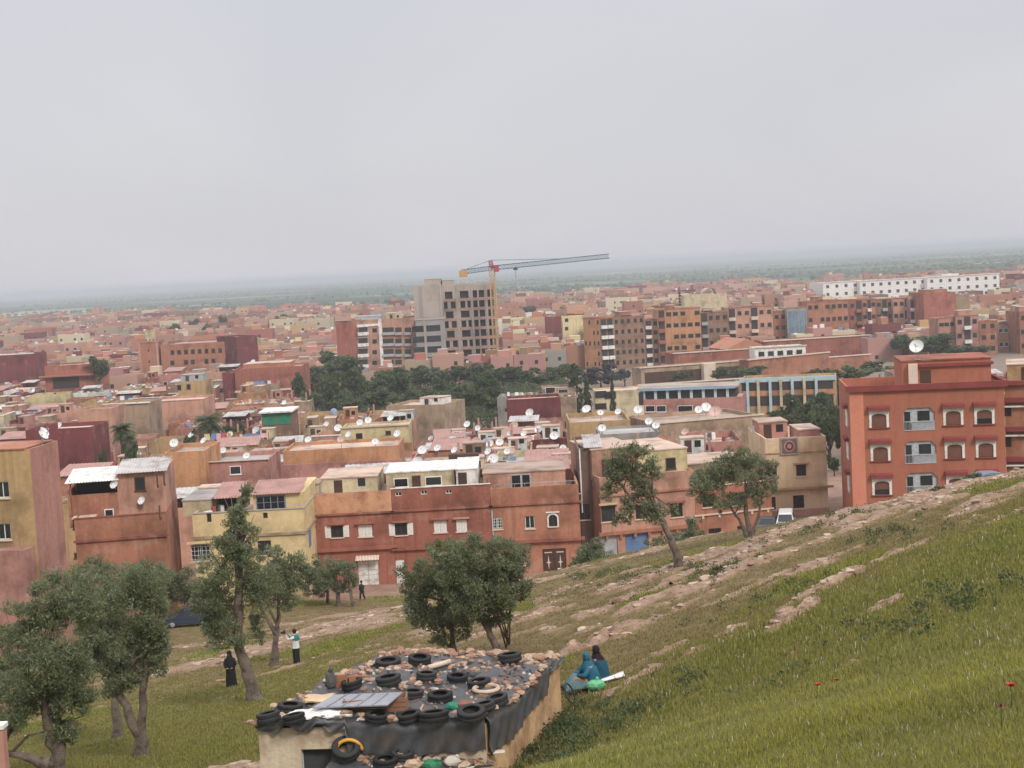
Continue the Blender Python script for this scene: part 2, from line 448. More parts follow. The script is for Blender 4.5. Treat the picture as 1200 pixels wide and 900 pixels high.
def ground_mat():
    m, nt, N, L, P = newmat('hillside and plain')
    at = nd(N, 'ShaderNodeAttribute', attribute_name='zones')
    sep = nd(N, 'ShaderNodeSeparateColor'); L.new(at.outputs['Color'], sep.inputs[0])
    geo = nd(N, 'ShaderNodeNewGeometry')
    pos = geo.outputs['Position']
    def noise(scale, detail=5.0, rough=0.6, vec=None):
        n = nd(N, 'ShaderNodeTexNoise', i_Scale=scale, i_Detail=detail, i_Roughness=rough)
        L.new(vec or pos, n.inputs['Vector']); return n.outputs['Fac']
    def ramp(fac, stops):
        r = nd(N, 'ShaderNodeValToRGB'); cr = r.color_ramp
        cr.elements[0].position = stops[0][0]; cr.elements[0].color = rgba(stops[0][1])
        cr.elements[1].position = stops[-1][0]; cr.elements[1].color = rgba(stops[-1][1])
        for p, c in stops[1:-1]:
            e = cr.elements.new(p); e.color = rgba(c)
        L.new(fac, r.inputs['Fac']); return r.outputs['Color']
    def mix(f, a, b):
        x = nd(N, 'ShaderNodeMix', data_type='RGBA')
        if hasattr(f, 'is_linked'): L.new(f, x.inputs[0])
        else: x.inputs[0].default_value = f
        L.new(a, x.inputs[6]); L.new(b, x.inputs[7]); return x.outputs[2]
    def mrange(f, a, b, c=0.0, d=1.0):
        x = nd(N, 'ShaderNodeMapRange'); x.interpolation_type = 'SMOOTHSTEP'
        x.inputs[1].default_value = a; x.inputs[2].default_value = b; x.inputs[3].default_value = c; x.inputs[4].default_value = d
        L.new(f, x.inputs[0]); return x.outputs[0]
    def math_(op, a, b):
        x = nd(N, 'ShaderNodeMath', operation=op)
        for i, q in enumerate((a, b)):
            if hasattr(q, 'is_linked'): L.new(q, x.inputs[i])
            else: x.inputs[i].default_value = q
        return x.outputs[0]
    grass = ramp(noise(0.9, 8), [(0.3, (0.095, 0.115, 0.024)), (0.5, (0.145, 0.165, 0.036)), (0.7, (0.20, 0.20, 0.052))])
    dry = ramp(noise(1.3, 8), [(0.3, (0.12, 0.085, 0.035)), (0.5, (0.165, 0.125, 0.055)), (0.7, (0.22, 0.165, 0.085))])
    soil = ramp(noise(2.1, 9, 0.7), [(0.3, (0.17, 0.105, 0.06)), (0.5, (0.25, 0.165, 0.10)), (0.72, (0.34, 0.24, 0.155))])
    rock = ramp(noise(3.2, 10, 0.72), [(0.28, (0.15, 0.095, 0.062)), (0.45, (0.26, 0.175, 0.12)), (0.6, (0.35, 0.245, 0.175)), (0.75, (0.43, 0.32, 0.24))])
    fine = noise(5.0, 6, 0.7)
    dmask = math_('ADD', sep.outputs[1], math_('MULTIPLY', math_('SUBTRACT', fine, 0.5), 1.3))
    base = mix(mrange(dmask, 0.3, 0.75), grass, dry)
    rmask = math_('ADD', sep.outputs[0], math_('MULTIPLY', math_('SUBTRACT', noise(4.0, 7, 0.72), 0.5), 1.6))
    base = mix(mrange(rmask, 0.22, 0.42), base, soil)
    base = mix(mrange(rmask, 0.50, 0.72), base, rock)
    earth = ramp(noise(0.5, 8), [(0.3, (0.22, 0.13, 0.09)), (0.5, (0.29, 0.185, 0.135)), (0.7, (0.36, 0.25, 0.19))])
    base = mix(sep.outputs[2], base, earth)
    townc = ramp(noise(0.06, 6), [(0.3, (0.17, 0.13, 0.10)), (0.5, (0.24, 0.18, 0.14)), (0.7, (0.17, 0.15, 0.10))])
    # the town floor takes over from the hill with distance along the ground
    sx = nd(N, 'ShaderNodeSeparateXYZ'); L.new(pos, sx.inputs[0])
    base = mix(mrange(sx.outputs[1], 150, 240), base, townc)
    # farmland: long strips of crops
    mp = nd(N, 'ShaderNodeMapping'); mp.inputs['Scale'].default_value = (0.0010, 0.0034, 1); mp.inputs['Rotation'].default_value = (0, 0, R(8))
    L.new(pos, mp.inputs['Vector'])
    vo = nd(N, 'ShaderNodeTexVoronoi', i_Scale=1.0, i_Randomness=0.9); L.new(mp.outputs[0], vo.inputs['Vector'])
    sc = nd(N, 'ShaderNodeSeparateColor'); L.new(vo.outputs['Color'], sc.inputs[0])
    fields = ramp(sc.outputs[0], [(0.0, (0.022, 0.040, 0.026)), (0.30, (0.035, 0.055, 0.030)), (0.55, (0.09, 0.125, 0.055)), (0.8, (0.20, 0.24, 0.12)), (1.0, (0.36, 0.32, 0.23))])
    for e in N:
        pass
    fields = mix(mrange(noise(0.002, 6), 0.42, 0.58), fields, ramp(noise(0.01, 4), [(0.3, (0.018, 0.034, 0.022)), (0.7, (0.05, 0.07, 0.035))]))
    # the attribute's alpha marks farmland
    base = mix(at.outputs['Alpha'], base, fields)
    L.new(base, P.inputs['Base Color'])
    P.inputs['Roughness'].default_value = 0.95
    P.inputs['Specular IOR Level'].default_value = 0.15
    bp = nd(N, 'ShaderNodeBump', i_Strength=0.55, i_Distance=0.12)
    L.new(noise(6.0, 8, 0.7), bp.inputs['Height']); L.new(bp.outputs[0], P.inputs['Normal'])
    return m

def disp_z(x, y):
    """height of the modelled hillside, ledges included"""
    rr = np.sqrt(x * x + y * y)
    rk = rock_mask(x, y); u, v = contour_coords(x, y)
    rough = (fbm(x / 0.9, y / 0.9, 50, 4) - 0.5)
    ledge = np.abs(((v / 1.1 + 1.2 * fbm(u / 3.0, v / 3.0, 60, 3)) % 1.0) - 0.35)
    bumps = (fbm(x / 6.0, y / 6.0, 61, 3) - 0.5) * 0.55
    amp = sstep(4, 14, rr)
    Zr = bumps * amp + rough * (0.10 + 0.28 * rk) * amp + rk * (0.10 + 0.30 * (0.6 - ledge)) * amp
    return ground(x, y) + Zr * (1 - sstep(100, 122, y)), rk


def GD(x, y):
    return float(disp_z(np.array([float(x)]), np.array([float(y)]))[0][0])

GROUND = build_ground()

# ------------------------------------------------------------------ sky, sun, haze
SUN_EL, SUN_AZ = R(43), R(150)      # azimuth clockwise from +Y: behind the viewer's right shoulder
def build_light():
    w = bpy.data.worlds.new('World'); scene.world = w
    w.use_nodes = True
    nt = w.node_tree; N = nt.nodes; L = nt.links
    bg = N['Background']
    sky = nd(N, 'ShaderNodeTexSky', sky_type='NISHITA'); sky.sun_disc = False
    sky.sun_elevation = SUN_EL; sky.sun_rotation = SUN_AZ
    sky.air_density = 1.5; sky.dust_density = 4.0; sky.altitude = 450
    # cloud deck over most of it
    tc = nd(N, 'ShaderNodeTexCoord')
    sep = nd(N, 'ShaderNodeSeparateXYZ'); L.new(tc.outputs['Generated'], sep.inputs[0])
    mz = nd(N, 'ShaderNodeMath', operation='MAXIMUM'); L.new(sep.outputs[2], mz.inputs[0]); mz.inputs[1].default_value = 0.0
    az = nd(N, 'ShaderNodeMath', operation='ADD'); L.new(mz.outputs[0], az.inputs[0]); az.inputs[1].default_value = 0.42
    dx = nd(N, 'ShaderNodeMath', operation='DIVIDE'); L.new(sep.outputs[0], dx.inputs[0]); L.new(az.outputs[0], dx.inputs[1])
    dy = nd(N, 'ShaderNodeMath', operation='DIVIDE'); L.new(sep.outputs[1], dy.inputs[0]); L.new(az.outputs[0], dy.inputs[1])
    cx = nd(N, 'ShaderNodeCombineXYZ'); L.new(dx.outputs[0], cx.inputs[0]); L.new(dy.outputs[0], cx.inputs[1])
    n1 = nd(N, 'ShaderNodeTexNoise', i_Scale=1.7, i_Detail=6.0, i_Roughness=0.45, i_Distortion=0.6)
    L.new(cx.outputs[0], n1.inputs['Vector'])
    rp = nd(N, 'ShaderNodeValToRGB'); cr = rp.color_ramp
    cr.elements[0].position = 0.3; cr.elements[0].color = (3.60, 3.62, 3.92, 1)
    cr.elements[1].position = 0.68; cr.elements[1].color = (3.98, 3.95, 4.18, 1)
    L.new(n1.outputs['Fac'], rp.inputs['Fac'])
    mx = nd(N, 'ShaderNodeMix', data_type='RGBA'); mx.inputs[0].default_value = 0.94
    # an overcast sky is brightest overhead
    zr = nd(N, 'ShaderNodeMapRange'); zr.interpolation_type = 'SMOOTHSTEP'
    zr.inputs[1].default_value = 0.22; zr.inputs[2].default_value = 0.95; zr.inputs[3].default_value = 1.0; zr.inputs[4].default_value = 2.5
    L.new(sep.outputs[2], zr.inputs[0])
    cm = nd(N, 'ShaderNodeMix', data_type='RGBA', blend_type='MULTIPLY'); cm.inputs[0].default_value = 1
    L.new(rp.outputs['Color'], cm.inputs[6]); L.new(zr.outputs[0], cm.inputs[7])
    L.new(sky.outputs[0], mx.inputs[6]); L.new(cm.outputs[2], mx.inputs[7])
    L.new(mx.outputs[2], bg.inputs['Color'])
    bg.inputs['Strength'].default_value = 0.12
    ld = bpy.data.lights.new('sun', 'SUN'); ld.energy = 1.5; ld.angle = R(14); ld.color = (1.0, 0.95, 0.88)
    so = bpy.data.objects.new('sun', ld); COL.objects.link(so)
    d = Vector((math.sin(SUN_AZ) * math.cos(SUN_EL), math.cos(SUN_AZ) * math.cos(SUN_EL), math.sin(SUN_EL)))
    so.rotation_euler = d.to_track_quat('Z', 'Y').to_euler()
    so.location = (0, -20, 80)

def build_haze():
    b = MB(); b.box(-24500, -24500, -3.0, 24500, 24500, CZ + 9.5)
    m = bpy.data.materials.new('haze air'); m.use_nodes = True
    nt = m.node_tree; nt.nodes.clear()
    out = nd(nt.nodes, 'ShaderNodeOutputMaterial')
    pv = nd(nt.nodes, 'ShaderNodeVolumePrincipled')
    pv.inputs['Color'].default_value = (0.66, 0.70, 0.755, 1)
    pv.inputs['Density'].default_value = 2.6e-4
    pv.inputs['Anisotropy'].default_value = 0.0
    nt.links.new(pv.outputs[0], out.inputs['Volume'])
    o = b.build('haze', m)
    tag(o, 'pale grey haze hanging over the town and the plain', 'haze', kind='stuff')

build_light()
build_haze()
vs = scene.view_settings
vs.view_transform = 'Standard'; vs.look = 'None'; vs.exposure = 0.52; vs.gamma = 1.0; vs.use_curve_mapping = False
scene.cycles.max_bounces = 6
scene.cycles.diffuse_bounces = 3
scene.cycles.transparent_max_bounces = 8
scene.cycles.volume_bounces = 1
# ------------------------------------------------------------------ wall colours (base colours, before any light)
PAL = {
 'terracotta': (0.44, 0.165, 0.095), 'brick-red': (0.38, 0.115, 0.075), 'salmon': (0.54, 0.26, 0.18), 'pink': (0.50, 0.215, 0.175),
 'maroon': (0.205, 0.045, 0.048), 'ochre': (0.52, 0.31, 0.14), 'cream': (0.64, 0.50, 0.31), 'tan': (0.41, 0.27, 0.175),
 'brown': (0.29, 0.155, 0.095), 'yellow': (0.70, 0.54, 0.28), 'grey': (0.33, 0.29, 0.26), 'white': (0.72, 0.70, 0.67), 'orange': (0.56, 0.25, 0.11),
}
for _k, _c in list(PAL.items()):        # sun-bleached: a little less colour than fresh paint
    _l = .3 * _c[0] + .5 * _c[1] + .2 * _c[2]
    PAL[_k] = tuple(min(.8, (v * .87 + _l * .13) * q) for v, q in zip(_c, (.87, .91, .87)))
def wallmat(c):
    return paint('wall ' + c, PAL[c], var=0.20, rough=0.92, scale=0.22, streak=0.7, dirt=tuple(v * 0.5 for v in PAL[c]), rand=0.10, bump=0.25, fine=.12, patch=.38)
M_ROOF = paint('roof screed', (0.46, 0.34, 0.27), var=0.35, rough=0.95, scale=0.35, dirt=(0.28, 0.21, 0.17), rand=0.25)
M_ROOFG = paint('roof grey screed', (0.36, 0.33, 0.31), var=0.35, rough=0.95, scale=0.4, rand=0.15)
M_GLASS = glass()
M_WHITE = paint('white paint', (0.74, 0.72, 0.68), var=0.12, scale=1.2, streak=0.25, dirt=(0.45, 0.40, 0.35))
M_TRIM = paint('pale plaster trim', (0.62, 0.50, 0.40), var=0.2, scale=0.8, streak=0.3)
M_MTRIM = paint('maroon trim', (0.22, 0.05, 0.045), var=0.2, scale=1.0)
M_BRICKRED = wallmat('brick-red')
M_SHUT = paint('brown roller shutter', (0.19, 0.085, 0.06), var=0.2, scale=1.5)
M_METAL = paint('grey painted metal', (0.36, 0.37, 0.38), var=0.25, rough=0.6, scale=1.0)
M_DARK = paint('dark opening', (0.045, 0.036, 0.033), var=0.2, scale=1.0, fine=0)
M_WOOD = paint('dark wood', (0.075, 0.04, 0.028), var=0.3, scale=1.2)
M_CORR = paint('corrugated sheet', (0.45, 0.43, 0.41), var=0.35, rough=0.55, scale=0.5, streak=0.6, dirt=(0.25, 0.13, 0.08))
M_REDSHEET = paint('red sheet roofing', (0.37, 0.21, 0.175), var=0.3, rough=0.7, scale=0.5)
M_BLUE = paint('blue paint', (0.12, 0.19, 0.34), var=0.25, scale=0.9)
M_PALEBLUE = paint('pale blue paint', (0.40, 0.50, 0.53), var=0.2, scale=0.5)
M_TILE = paint('grey blue tile', (0.42, 0.44, 0.46), var=0.3, scale=2.6, fine=0.2)
M_CONC = paint('raw concrete', (0.38, 0.325, 0.28), var=0.2, scale=0.12, streak=0.5, dirt=(0.28, 0.23, 0.20))
M_CONCD = paint('dark concrete', (0.29, 0.27, 0.255), var=0.2, scale=0.12, streak=0.4)
M_BRICKRAW = paint('raw brick infill', (0.38, 0.235, 0.185), var=0.2, scale=0.3)
M_TANK = paint('water tank plastic', (0.25, 0.32, 0.42), var=0.2, scale=1.0)
M_GREENT = paint('green tarpaulin', (0.03, 0.20, 0.12), var=0.3, scale=1.0)
M_CLOTHS = attr_mat('washing and rooftop junk', 'tint', var=0.3, scale=1.5)

ROOFS = []          # (root, w, depth, z local, label short)  for things that stand on roofs
FOOT = []           # occupied plan footprints (cx, cy, radius)

def plan(px, d): 
    p = W(px, 450, d); return Vector((W(px, 315 - (px - 600) * 0.0533, d).x, d))

_wcache = {}
def window_mesh(style, w, h, col=None):
    """opening fitted with frame and pane; local x across, z up, y into the wall; origin bottom centre"""
    key = (style, round(w, 1), round(h, 1))
    if key in _wcache: return _wcache[key]
    w, h = key[1], key[2]
    b = MB(); x = w / 2
    if style in ('flat', 'flatw'):        # set on the wall face, for houses far off
        t = 0.09
        b.box(-x, -0.05, 0, x, 0.02, h, 0)
        b.box(-x + t, -0.054, t, x - t, -0.045, h - t, 1)
        b.box(-x - 0.08, -0.10, -0.07, x + 0.08, 0.0, -0.003, 0)
    else:
        t = 0.07; y0, y1 = 0.10, 0.16
        b.box(-x, y0, 0, -x + t, y1, h, 0); b.box(x - t, y0, 0, x, y1, h, 0)
        b.box(-x + t, y0, 0, x - t, y1, t, 0); b.box(-x + t, y0, h - t, x - t, y1, h, 0)
        b.box(-0.03, y0 + 0.005, t, 0.03, y1 - 0.005, h - t, 0)
        b.box(-x + t, y0 + 0.03, t, x - t, y0 + 0.036, h - t, 1)
        if style == 'grille':
            for k in range(1, 5):
                xx = -x + w * k / 5
                b.box(xx - 0.015, -0.02, 0.0, xx + 0.015, 0.01, h, 2)
            for k in range(0, 4):
                zz = h * (k + 0.5) / 4
                b.box(-x, -0.024, zz - 0.015, x, 0.004, zz + 0.015, 2)
    me = b.mesh('window', [M_WHITE if style in ('flatw', 'white', 'grille') else M_WOOD, M_GLASS, M_WHITE])
    _wcache[key] = me
    return me

_scache = {}
def shared(key, fn, name, mats):
    if key not in _scache:
        b = MB(); fn(b); _scache[key] = b.mesh(name, mats)
    return _scache[key]

class House:
    def __init__(s, a, b, depth, ytop=None, height=None, name='house', label=None, group=None, cat='house', base=None, sink=0.8, ref=None):
        """a, b = (photo x, distance) of the front's two lower corners"""
        s.A = plan(*a); s.B = plan(*b)
        dv = s.B - s.A; s.w = dv.length; s.dir = dv.normalized()
        s.rz = math.atan2(s.dir.y, s.dir.x)
        s.nrm = Vector((-s.dir.y, s.dir.x))
        g = [G(p.x, p.y) for p in (s.A, s.B, s.A + s.nrm * depth, s.B + s.nrm * depth)]
        s.z0 = min(g[:2]) if base is None else base
        s.sink = sink + max(0, s.z0 - min(g))
        s.depth = depth
        if ytop is not None:
            px = ref if ref is not None else (a[0] + b[0]) / 2; dm = (a[1] + b[1]) / 2 if ref is None else a[1]
            s.h = W(px, ytop, dm).z - s.z0
        else: s.h = height
        s.root = empty(name, (s.A.x, s.A.y, s.z0), s.rz, label, cat, group)
        s.O = Vector((s.A.x, s.A.y, s.z0))
        s.holes = {'f': [], 'r': [], 'l': []}
        s.short = None
        c = (s.A + s.B) / 2 + s.nrm * depth / 2
        FOOT.append((s.A.copy(), s.dir.copy(), s.nrm.copy(), s.w, depth))
    def hit(s, px, py, y=0.0, face='f'):
        """local coordinates where the photo pixel meets the face plane"""
        v = ray(px, py)
        d2 = Vector((s.dir.x, s.dir.y, 0)); n2 = Vector((s.nrm.x, s.nrm.y, 0))
        if face == 'f': n = n2; p0 = s.O + n2 * y
        elif face == 'r': n = d2; p0 = s.O + d2 * (s.w + y)
        else: n = d2; p0 = s.O + d2 * y
        t = (p0 - CAM).dot(n) / v.dot(n)
        q = CAM + v * t - s.O
        return q.dot(d2), q.dot(n2), q.z
    def zt(s, px, py, y=0.0): return s.hit(px, py, y)[2]
    def opening(s, px, py, w, h, face='f'):
        x, y, z = s.hit(px, py, 0, face)
        c = x if face == 'f' else y
        s.holes[face].append((c - w / 2, c + w / 2, z - h / 2, z + h / 2))
        return c, z - h / 2
    def place(s, face, c, y=0.0):
        if face == 'f': return (c, y), 0.0
        if face == 'r': return (s.w - y, c), R(90)
        return (y, c), R(-90)
    def win(s, px, py, w, h, style='plain', face='f', shutters=None, sill=True, hole=True, lintel=None):
        c, zb = s.opening(px, py, w, h, face)
        (lx, ly), rz = s.place(face, c)
        o = link('window', window_mesh(style, w, h), s.root, (lx, ly, zb), rz)
        w, h = round(w, 1), round(h, 1)
        if sill:
            link('sill', shared(('sill', w), lambda b: b.box(-w/2 - 0.1, -0.12, -0.1, w/2 + 0.1, -0.002, -0.002), 'sill', [M_TRIM]), o)
        if shutters == 'open':
            for sg in (-1, 1):
                link('shutter', shared(('shut', h), shutter_shape(0.55, h), 'shutter', [M_WHITE]), o, (sg * (w / 2 + 0.30), 0, 0))
        elif shutters == 'closed':
            for sg in (-1, 1):
                link('shutter', shared(('shutc', w, h), shutter_shape(w / 2 - 0.02, h), 'shutter', [M_WHITE]), o, (sg * w / 4, 0.09, 0))
        if lintel:
            link('canopy', shared(('lint', w), lambda b: b.box(-w/2 - 0.25, -0.35, 0.0, w/2 + 0.25, -0.002, 0.14), 'canopy', [lintel]), o, (0, 0, h + 0.12))
        return o
    def walls(s, mat, par=0.9, holes=True, reveal=0.18, z0=None, z1=None, roof=M_ROOF, mats=None, t=0.2, backdrop=True):
        """outer walls up to the parapet top (z1); roof slab par below it"""
        z0 = -s.sink if z0 is None else z0; z1 = s.h if z1 is None else z1
        b = MB()
        mi = {'f': 0, 'r': 0, 'l': 0, 'b': 0}
        ml = [mat]
        if mats:
            for k, mm in mats.items():
                ml.append(mm); mi[k] = len(ml) - 1
        for face, L_ in (('f', s.w), ('r', s.depth), ('l', s.depth)):
            hs = [h for h in s.holes[face]] if holes else []
            xs = sorted({0.0, L_, *[v for h in hs for v in h[:2] if 0 < v < L_]})
            zs = sorted({z0, z1, *[v for h in hs for v in h[2:] if z0 < v < z1]})
            def P(c, z, y=0.0):
                (lx, ly), rz = s.place(face, c)
                if face == 'f': return (c, y, z)
                if face == 'r': return (s.w - y, c, z)
                return (y, c, z)
            for i in range(len(xs) - 1):
                for j in range(len(zs) - 1):
                    cx, cz = (xs[i] + xs[i+1]) / 2, (zs[j] + zs[j+1]) / 2
                    if any(h[0] < cx < h[1] and h[2] < cz < h[3] for h in hs): continue
                    b.quad(P(xs[i], zs[j]), P(xs[i+1], zs[j]), P(xs[i+1], zs[j+1]), P(xs[i], zs[j+1]), mi[face])
            for h in hs:
                a0, a1, q0, q1 = max(h[0], 0), min(h[1], L_), h[2], h[3]
                b.quad(P(a0, q0), P(a0, q1), P(a0, q1, reveal), P(a0, q0, reveal), mi[face])
                b.quad(P(a1, q0), P(a1, q1), P(a1, q1, reveal), P(a1, q0, reveal), mi[face])
                b.quad(P(a0, q0), P(a1, q0), P(a1, q0, reveal), P(a0, q0, reveal), mi[face])
                b.quad(P(a0, q1), P(a1, q1), P(a1, q1, reveal), P(a0, q1, reveal), mi[face])
                b.quad(P(a0, q0, reveal), P(a1, q0, reveal), P(a1, q1, reveal), P(a0, q1, reveal), mi[face])
        w, d = s.w, s.depth
        b.quad((0, d, z0), (w, d, z0), (w, d, z1), (0, d, z1), mi['b'])
        # parapet top and inner faces
        zr = z1 - par
        o = [(0, 0), (w, 0), (w, d), (0, d)]; i_ = [(t, t), (w - t, t), (w - t, d - t), (t, d - t)]
        for k in range(4):
            k2 = (k + 1) % 4
            b.quad((*o[k], z1), (*o[k2], z1), (*i_[k2], z1), (*i_[k], z1), 0)
            b.quad((*i_[k], z1), (*i_[k2], z1), (*i_[k2], zr - 0.05), (*i_[k], zr - 0.05), 0)
        wl = b.build('walls', ml, s.root)
        rb = MB(); rb.box(t + 0.003, t + 0.003, zr - 0.2, w - t - 0.003, d - t - 0.003, zr)
        link('roof', rb.mesh('roof', roof), s.root)
        s.zr = zr
        ROOFS.append((s, zr))
        return wl
    def band(s, name, z, h, out, mat, x0=None, x1=None, faces='f'):
        b = MB()
        a0 = -out if x0 is None else x0; a1 = s.w + out if x1 is None else x1
        b.box(a0, -out, z, a1, -0.003, z + h)
        if 'r' in faces: b.box(s.w + 0.003, -0.002, z, s.w + out, s.depth, z + h)
        return b.build(name, mat, s.root)
    def part(s, name, mats, fn, loc=(0, 0, 0), rz=0.0):
        b = MB(); fn(b); return b.build(name, mats, s.root, loc, rz)
    def shed(s, x0, x1, y0, y1, hh, mat, name='rooftop_room', door=True, roof=M_ROOF, z=None):
        z = s.zr if z is None else z
        b = MB(); b.box(x0, y0, z + 0.003, x1, y1, z + hh)
        o = b.build(name, mat, s.root)
        c = MB(); c.box(x0 - 0.08, y0 - 0.08, z + hh + 0.003, x1 + 0.08, y1 + 0.08, z + hh + 0.12)
        c.build('roof_cap', roof, o)
        if door:
            e = MB(); xm = x0 + (x1 - x0) * 0.3
            e.box(xm - 0.4, y0 - 0.04, z + 0.05, xm + 0.4, y0 - 0.004, z + min(1.95, hh - 0.15)); e.build('door', M_WOOD, o)
            if x1 - x0 > 2.5:
                e = MB(); xm = x0 + (x1 - x0) * 0.72
                e.box(xm - 0.35, y0 - 0.04, z + 0.95, xm + 0.35, y0 - 0.004, z + 1.7); e.build('window', M_GLASS, o)
        return o

def shutter_shape(w, h):
    def f(b):
        b.box(-w/2, -0.06, 0, w/2, -0.02, h)
        n = max(4, int(h / 0.16))
        for k in range(n):
            z = 0.08 + (h - 0.16) * k / n
            b.box(-w/2 + 0.06, -0.075, z, w/2 - 0.06, -0.058, z + (h - 0.16) / n * 0.6)
    return f

def corr_sheet(b, x0, x1, y0, y1, z0, z1, mi=0, pitch=0.25):
    """corrugated roofing sheet sloping from z0 at y0 to z1 at y1"""
    n = max(6, int((x1 - x0) / pitch) * 2)
    V = []; 
    for i in range(n + 1):
        x = x0 + (x1 - x0) * i / n; k = 0.03 if i % 2 else -0.03
        V += [(x, y0, z0 + k), (x, y1, z1 + k), (x, y0, z0 + k - 0.02), (x, y1, z1 + k - 0.02)]
    F = []
    for i in range(n):
        a = 4 * i; c = a + 4
        F += [(a, c, c + 1, a + 1), (a + 2, a + 3, c + 3, c + 2), (a, a + 2, c + 2, c)]
    b.add(V, F, mi)

def junk(h, n, seed, x0=None, x1=None, y0=None, y1=None, z=None, big=1.0):
    """odds and ends lying on a roof, one mesh"""
    r = random.Random(seed)
    x0 = 0.5 if x0 is None else x0; x1 = h.w - 0.5 if x1 is None else x1
    y0 = 0.5 if y0 is None else y0; y1 = h.depth - 0.5 if y1 is None else y1
    z = h.zr if z is None else z
    cols = [(0.6, 0.58, 0.55), (0.25, 0.2, 0.17), (0.12, 0.11, 0.1), (0.42, 0.22, 0.15), (0.5, 0.42, 0.33), (0.2, 0.26, 0.34), (0.35, 0.08, 0.07), (0.7, 0.68, 0.66), (0.33, 0.3, 0.27)]
    V = []; F = []; T = []
    for k in range(n):
        cx, cy = r.uniform(x0, x1), r.uniform(y0, y1)
        sx, sy, sz = r.uniform(0.2, 0.9) * big, r.uniform(0.2, 0.6) * big, r.uniform(0.15, 0.75) * big
        if r.random() < 0.25: sx *= 2.2; sz *= 0.35
        a = r.uniform(0, 3.1); ca, sa = math.cos(a), math.sin(a); b0 = len(V)
        for dz in (0.004, sz):
            for dx, dy in ((-1, -1), (1, -1), (1, 1), (-1, 1)):
                V.append((cx + (dx*sx*ca - dy*sy*sa) / 2, cy + (dx*sx*sa + dy*sy*ca) / 2, z + dz))
        F += [tuple(b0 + i for i in f) for f in ((4,5,6,7),(0,1,5,4),(1,2,6,5),(2,3,7,6),(3,0,4,7))]
        T += [r.choice(cols)] * 5
    if not V: return
    T = np.array(T); T = np.c_[T, np.ones(len(T))]
    me = np_mesh('rooftop_clutter', V, F, M_CLOTHS, attrs={'tint': ('FACE', 'FLOAT_COLOR', T)})
    o = link('rooftop_clutter', me, h.root); o['kind'] = 'stuff'
    return o
# ------------------------------------------------------------------ the front row along the street, left to right
# A: pink and ochre building at the left edge
def bld_left():
    c = plan(20, 105); e = plan(54, 110)
    u = (e - c).normalized(); left = Vector((-u.y, u.x))       # front runs off to the left of the corner
    p0 = c + left * 9.0
    h = House((20, 105), (54, 110), 9, ytop=527, ref=20, label='pink building with ochre front cut off by the photo edge, nearest of the town', name='corner_building', cat='building')
    # pink flank faces us; the ochre front is the left face of the block
    h.win(3, 574, 1.0, 1.2, 'white', 'l'); h.win(5, 623, 1.0, 1.2, 'white', 'l')
    h.walls(wallmat('pink'), par=0.5, mats={'l': wallmat('ochre')})
    h.part('lower_wall', wallmat('pink'), lambda b: b.box(-1.6, 0.2, -h.sink, -0.003, 9, h.zt(10, 655)))
    h.part('coping', wallmat('terracotta'), lambda b: b.box(-0.1, 0.35, h.h + 0.003, h.w, 8.9, h.h + 0.1))
bld_left()

# B: terracotta house with roofed verandah
def bld_verandah():
    h = House((66, 122), (174, 123), 11, ytop=606, label='terracotta house with dark roofed verandah and two wall dishes behind the olive grove', name='terrace_house', group='houses of the front row')
    h.walls(wallmat('terracotta'), par=1.1)
    h.band('cornice', h.zt(120, 634), 0.22, 0.16, wallmat('brick-red'))
    h.band('coping', h.h + 0.003, 0.12, 0.06, wallmat('brick-red'))
    z = h.zr; yb = 2.4
    x0, _, zt = h.hit(136, 553, yb); x1, _, zt2 = h.hit(181, 553, yb)
    zt = h.zt(160, 554, yb)
    up = h.part('upper_storey', wallmat('salmon'), lambda b: b.box(x0, yb, z, h.w - 0.02, 10.8, zt))
    xv, _, _ = h.hit(80, 560, yb)
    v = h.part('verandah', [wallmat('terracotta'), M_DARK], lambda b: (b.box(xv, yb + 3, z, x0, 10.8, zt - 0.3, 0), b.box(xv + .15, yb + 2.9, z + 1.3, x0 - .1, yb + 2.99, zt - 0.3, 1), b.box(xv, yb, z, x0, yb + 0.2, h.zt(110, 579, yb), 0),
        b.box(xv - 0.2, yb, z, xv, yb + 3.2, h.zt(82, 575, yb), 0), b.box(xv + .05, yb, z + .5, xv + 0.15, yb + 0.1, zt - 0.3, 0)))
    link('verandah_roof', _mk(lambda b: corr_sheet(b, xv - 0.3, x0 + 0.2, yb - 0.5, yb + 4.5, zt - 0.45, zt + 0.2), [M_WHITE]), h.root)
    link('sheet_roof', _mk(lambda b: corr_sheet(b, x0 - 0.1, h.w + 0.2, yb - 0.5, yb + 5.0, zt + 0.08, zt + 0.7), [M_CORR]), h.root)
    def wv(px, py, w, hh, nm='window'):
        x, _, zc = h.hit(px, py, yb)
        link(nm, window_mesh('flat', w, hh), h.root, (x, yb - 0.004, zc - hh / 2))
    wv(164, 567, 0.95, 1.2)
    def wf(px, py, w, hh):
        x, _, zc = h.hit(px, py, 1.2)
        return x, zc
    # low rooms on the terrace
    x, zc = wf(98, 601, 1, 1)
    h.shed(x - 0.9, x + 0.9, 0.9, 2.3, 0.95, M_WOOD, door=False)
    x, _, zc = h.hit(128, 601, yb); link('window', window_mesh('flatw', 0.8, 0.7), h.root, (x, yb - 0.004, zc - .35))
    # flank windows
    for px, py in ((184, 563), (187, 601), (192, 561)):
        y, zc = h.hit(px, py, 0, 'r')[1:]
        link('window', window_mesh('flat', 0.7, 1.1), h.root, (h.w + 0.004, y, zc - 0.5), R(90))
    junk(h, 8, 3, y0=1, y1=2.2, x1=h.w * 0.5)
    wall_dish(h, 135, 568, 11, yb); wall_dish(h, 167, 587, 10, yb)

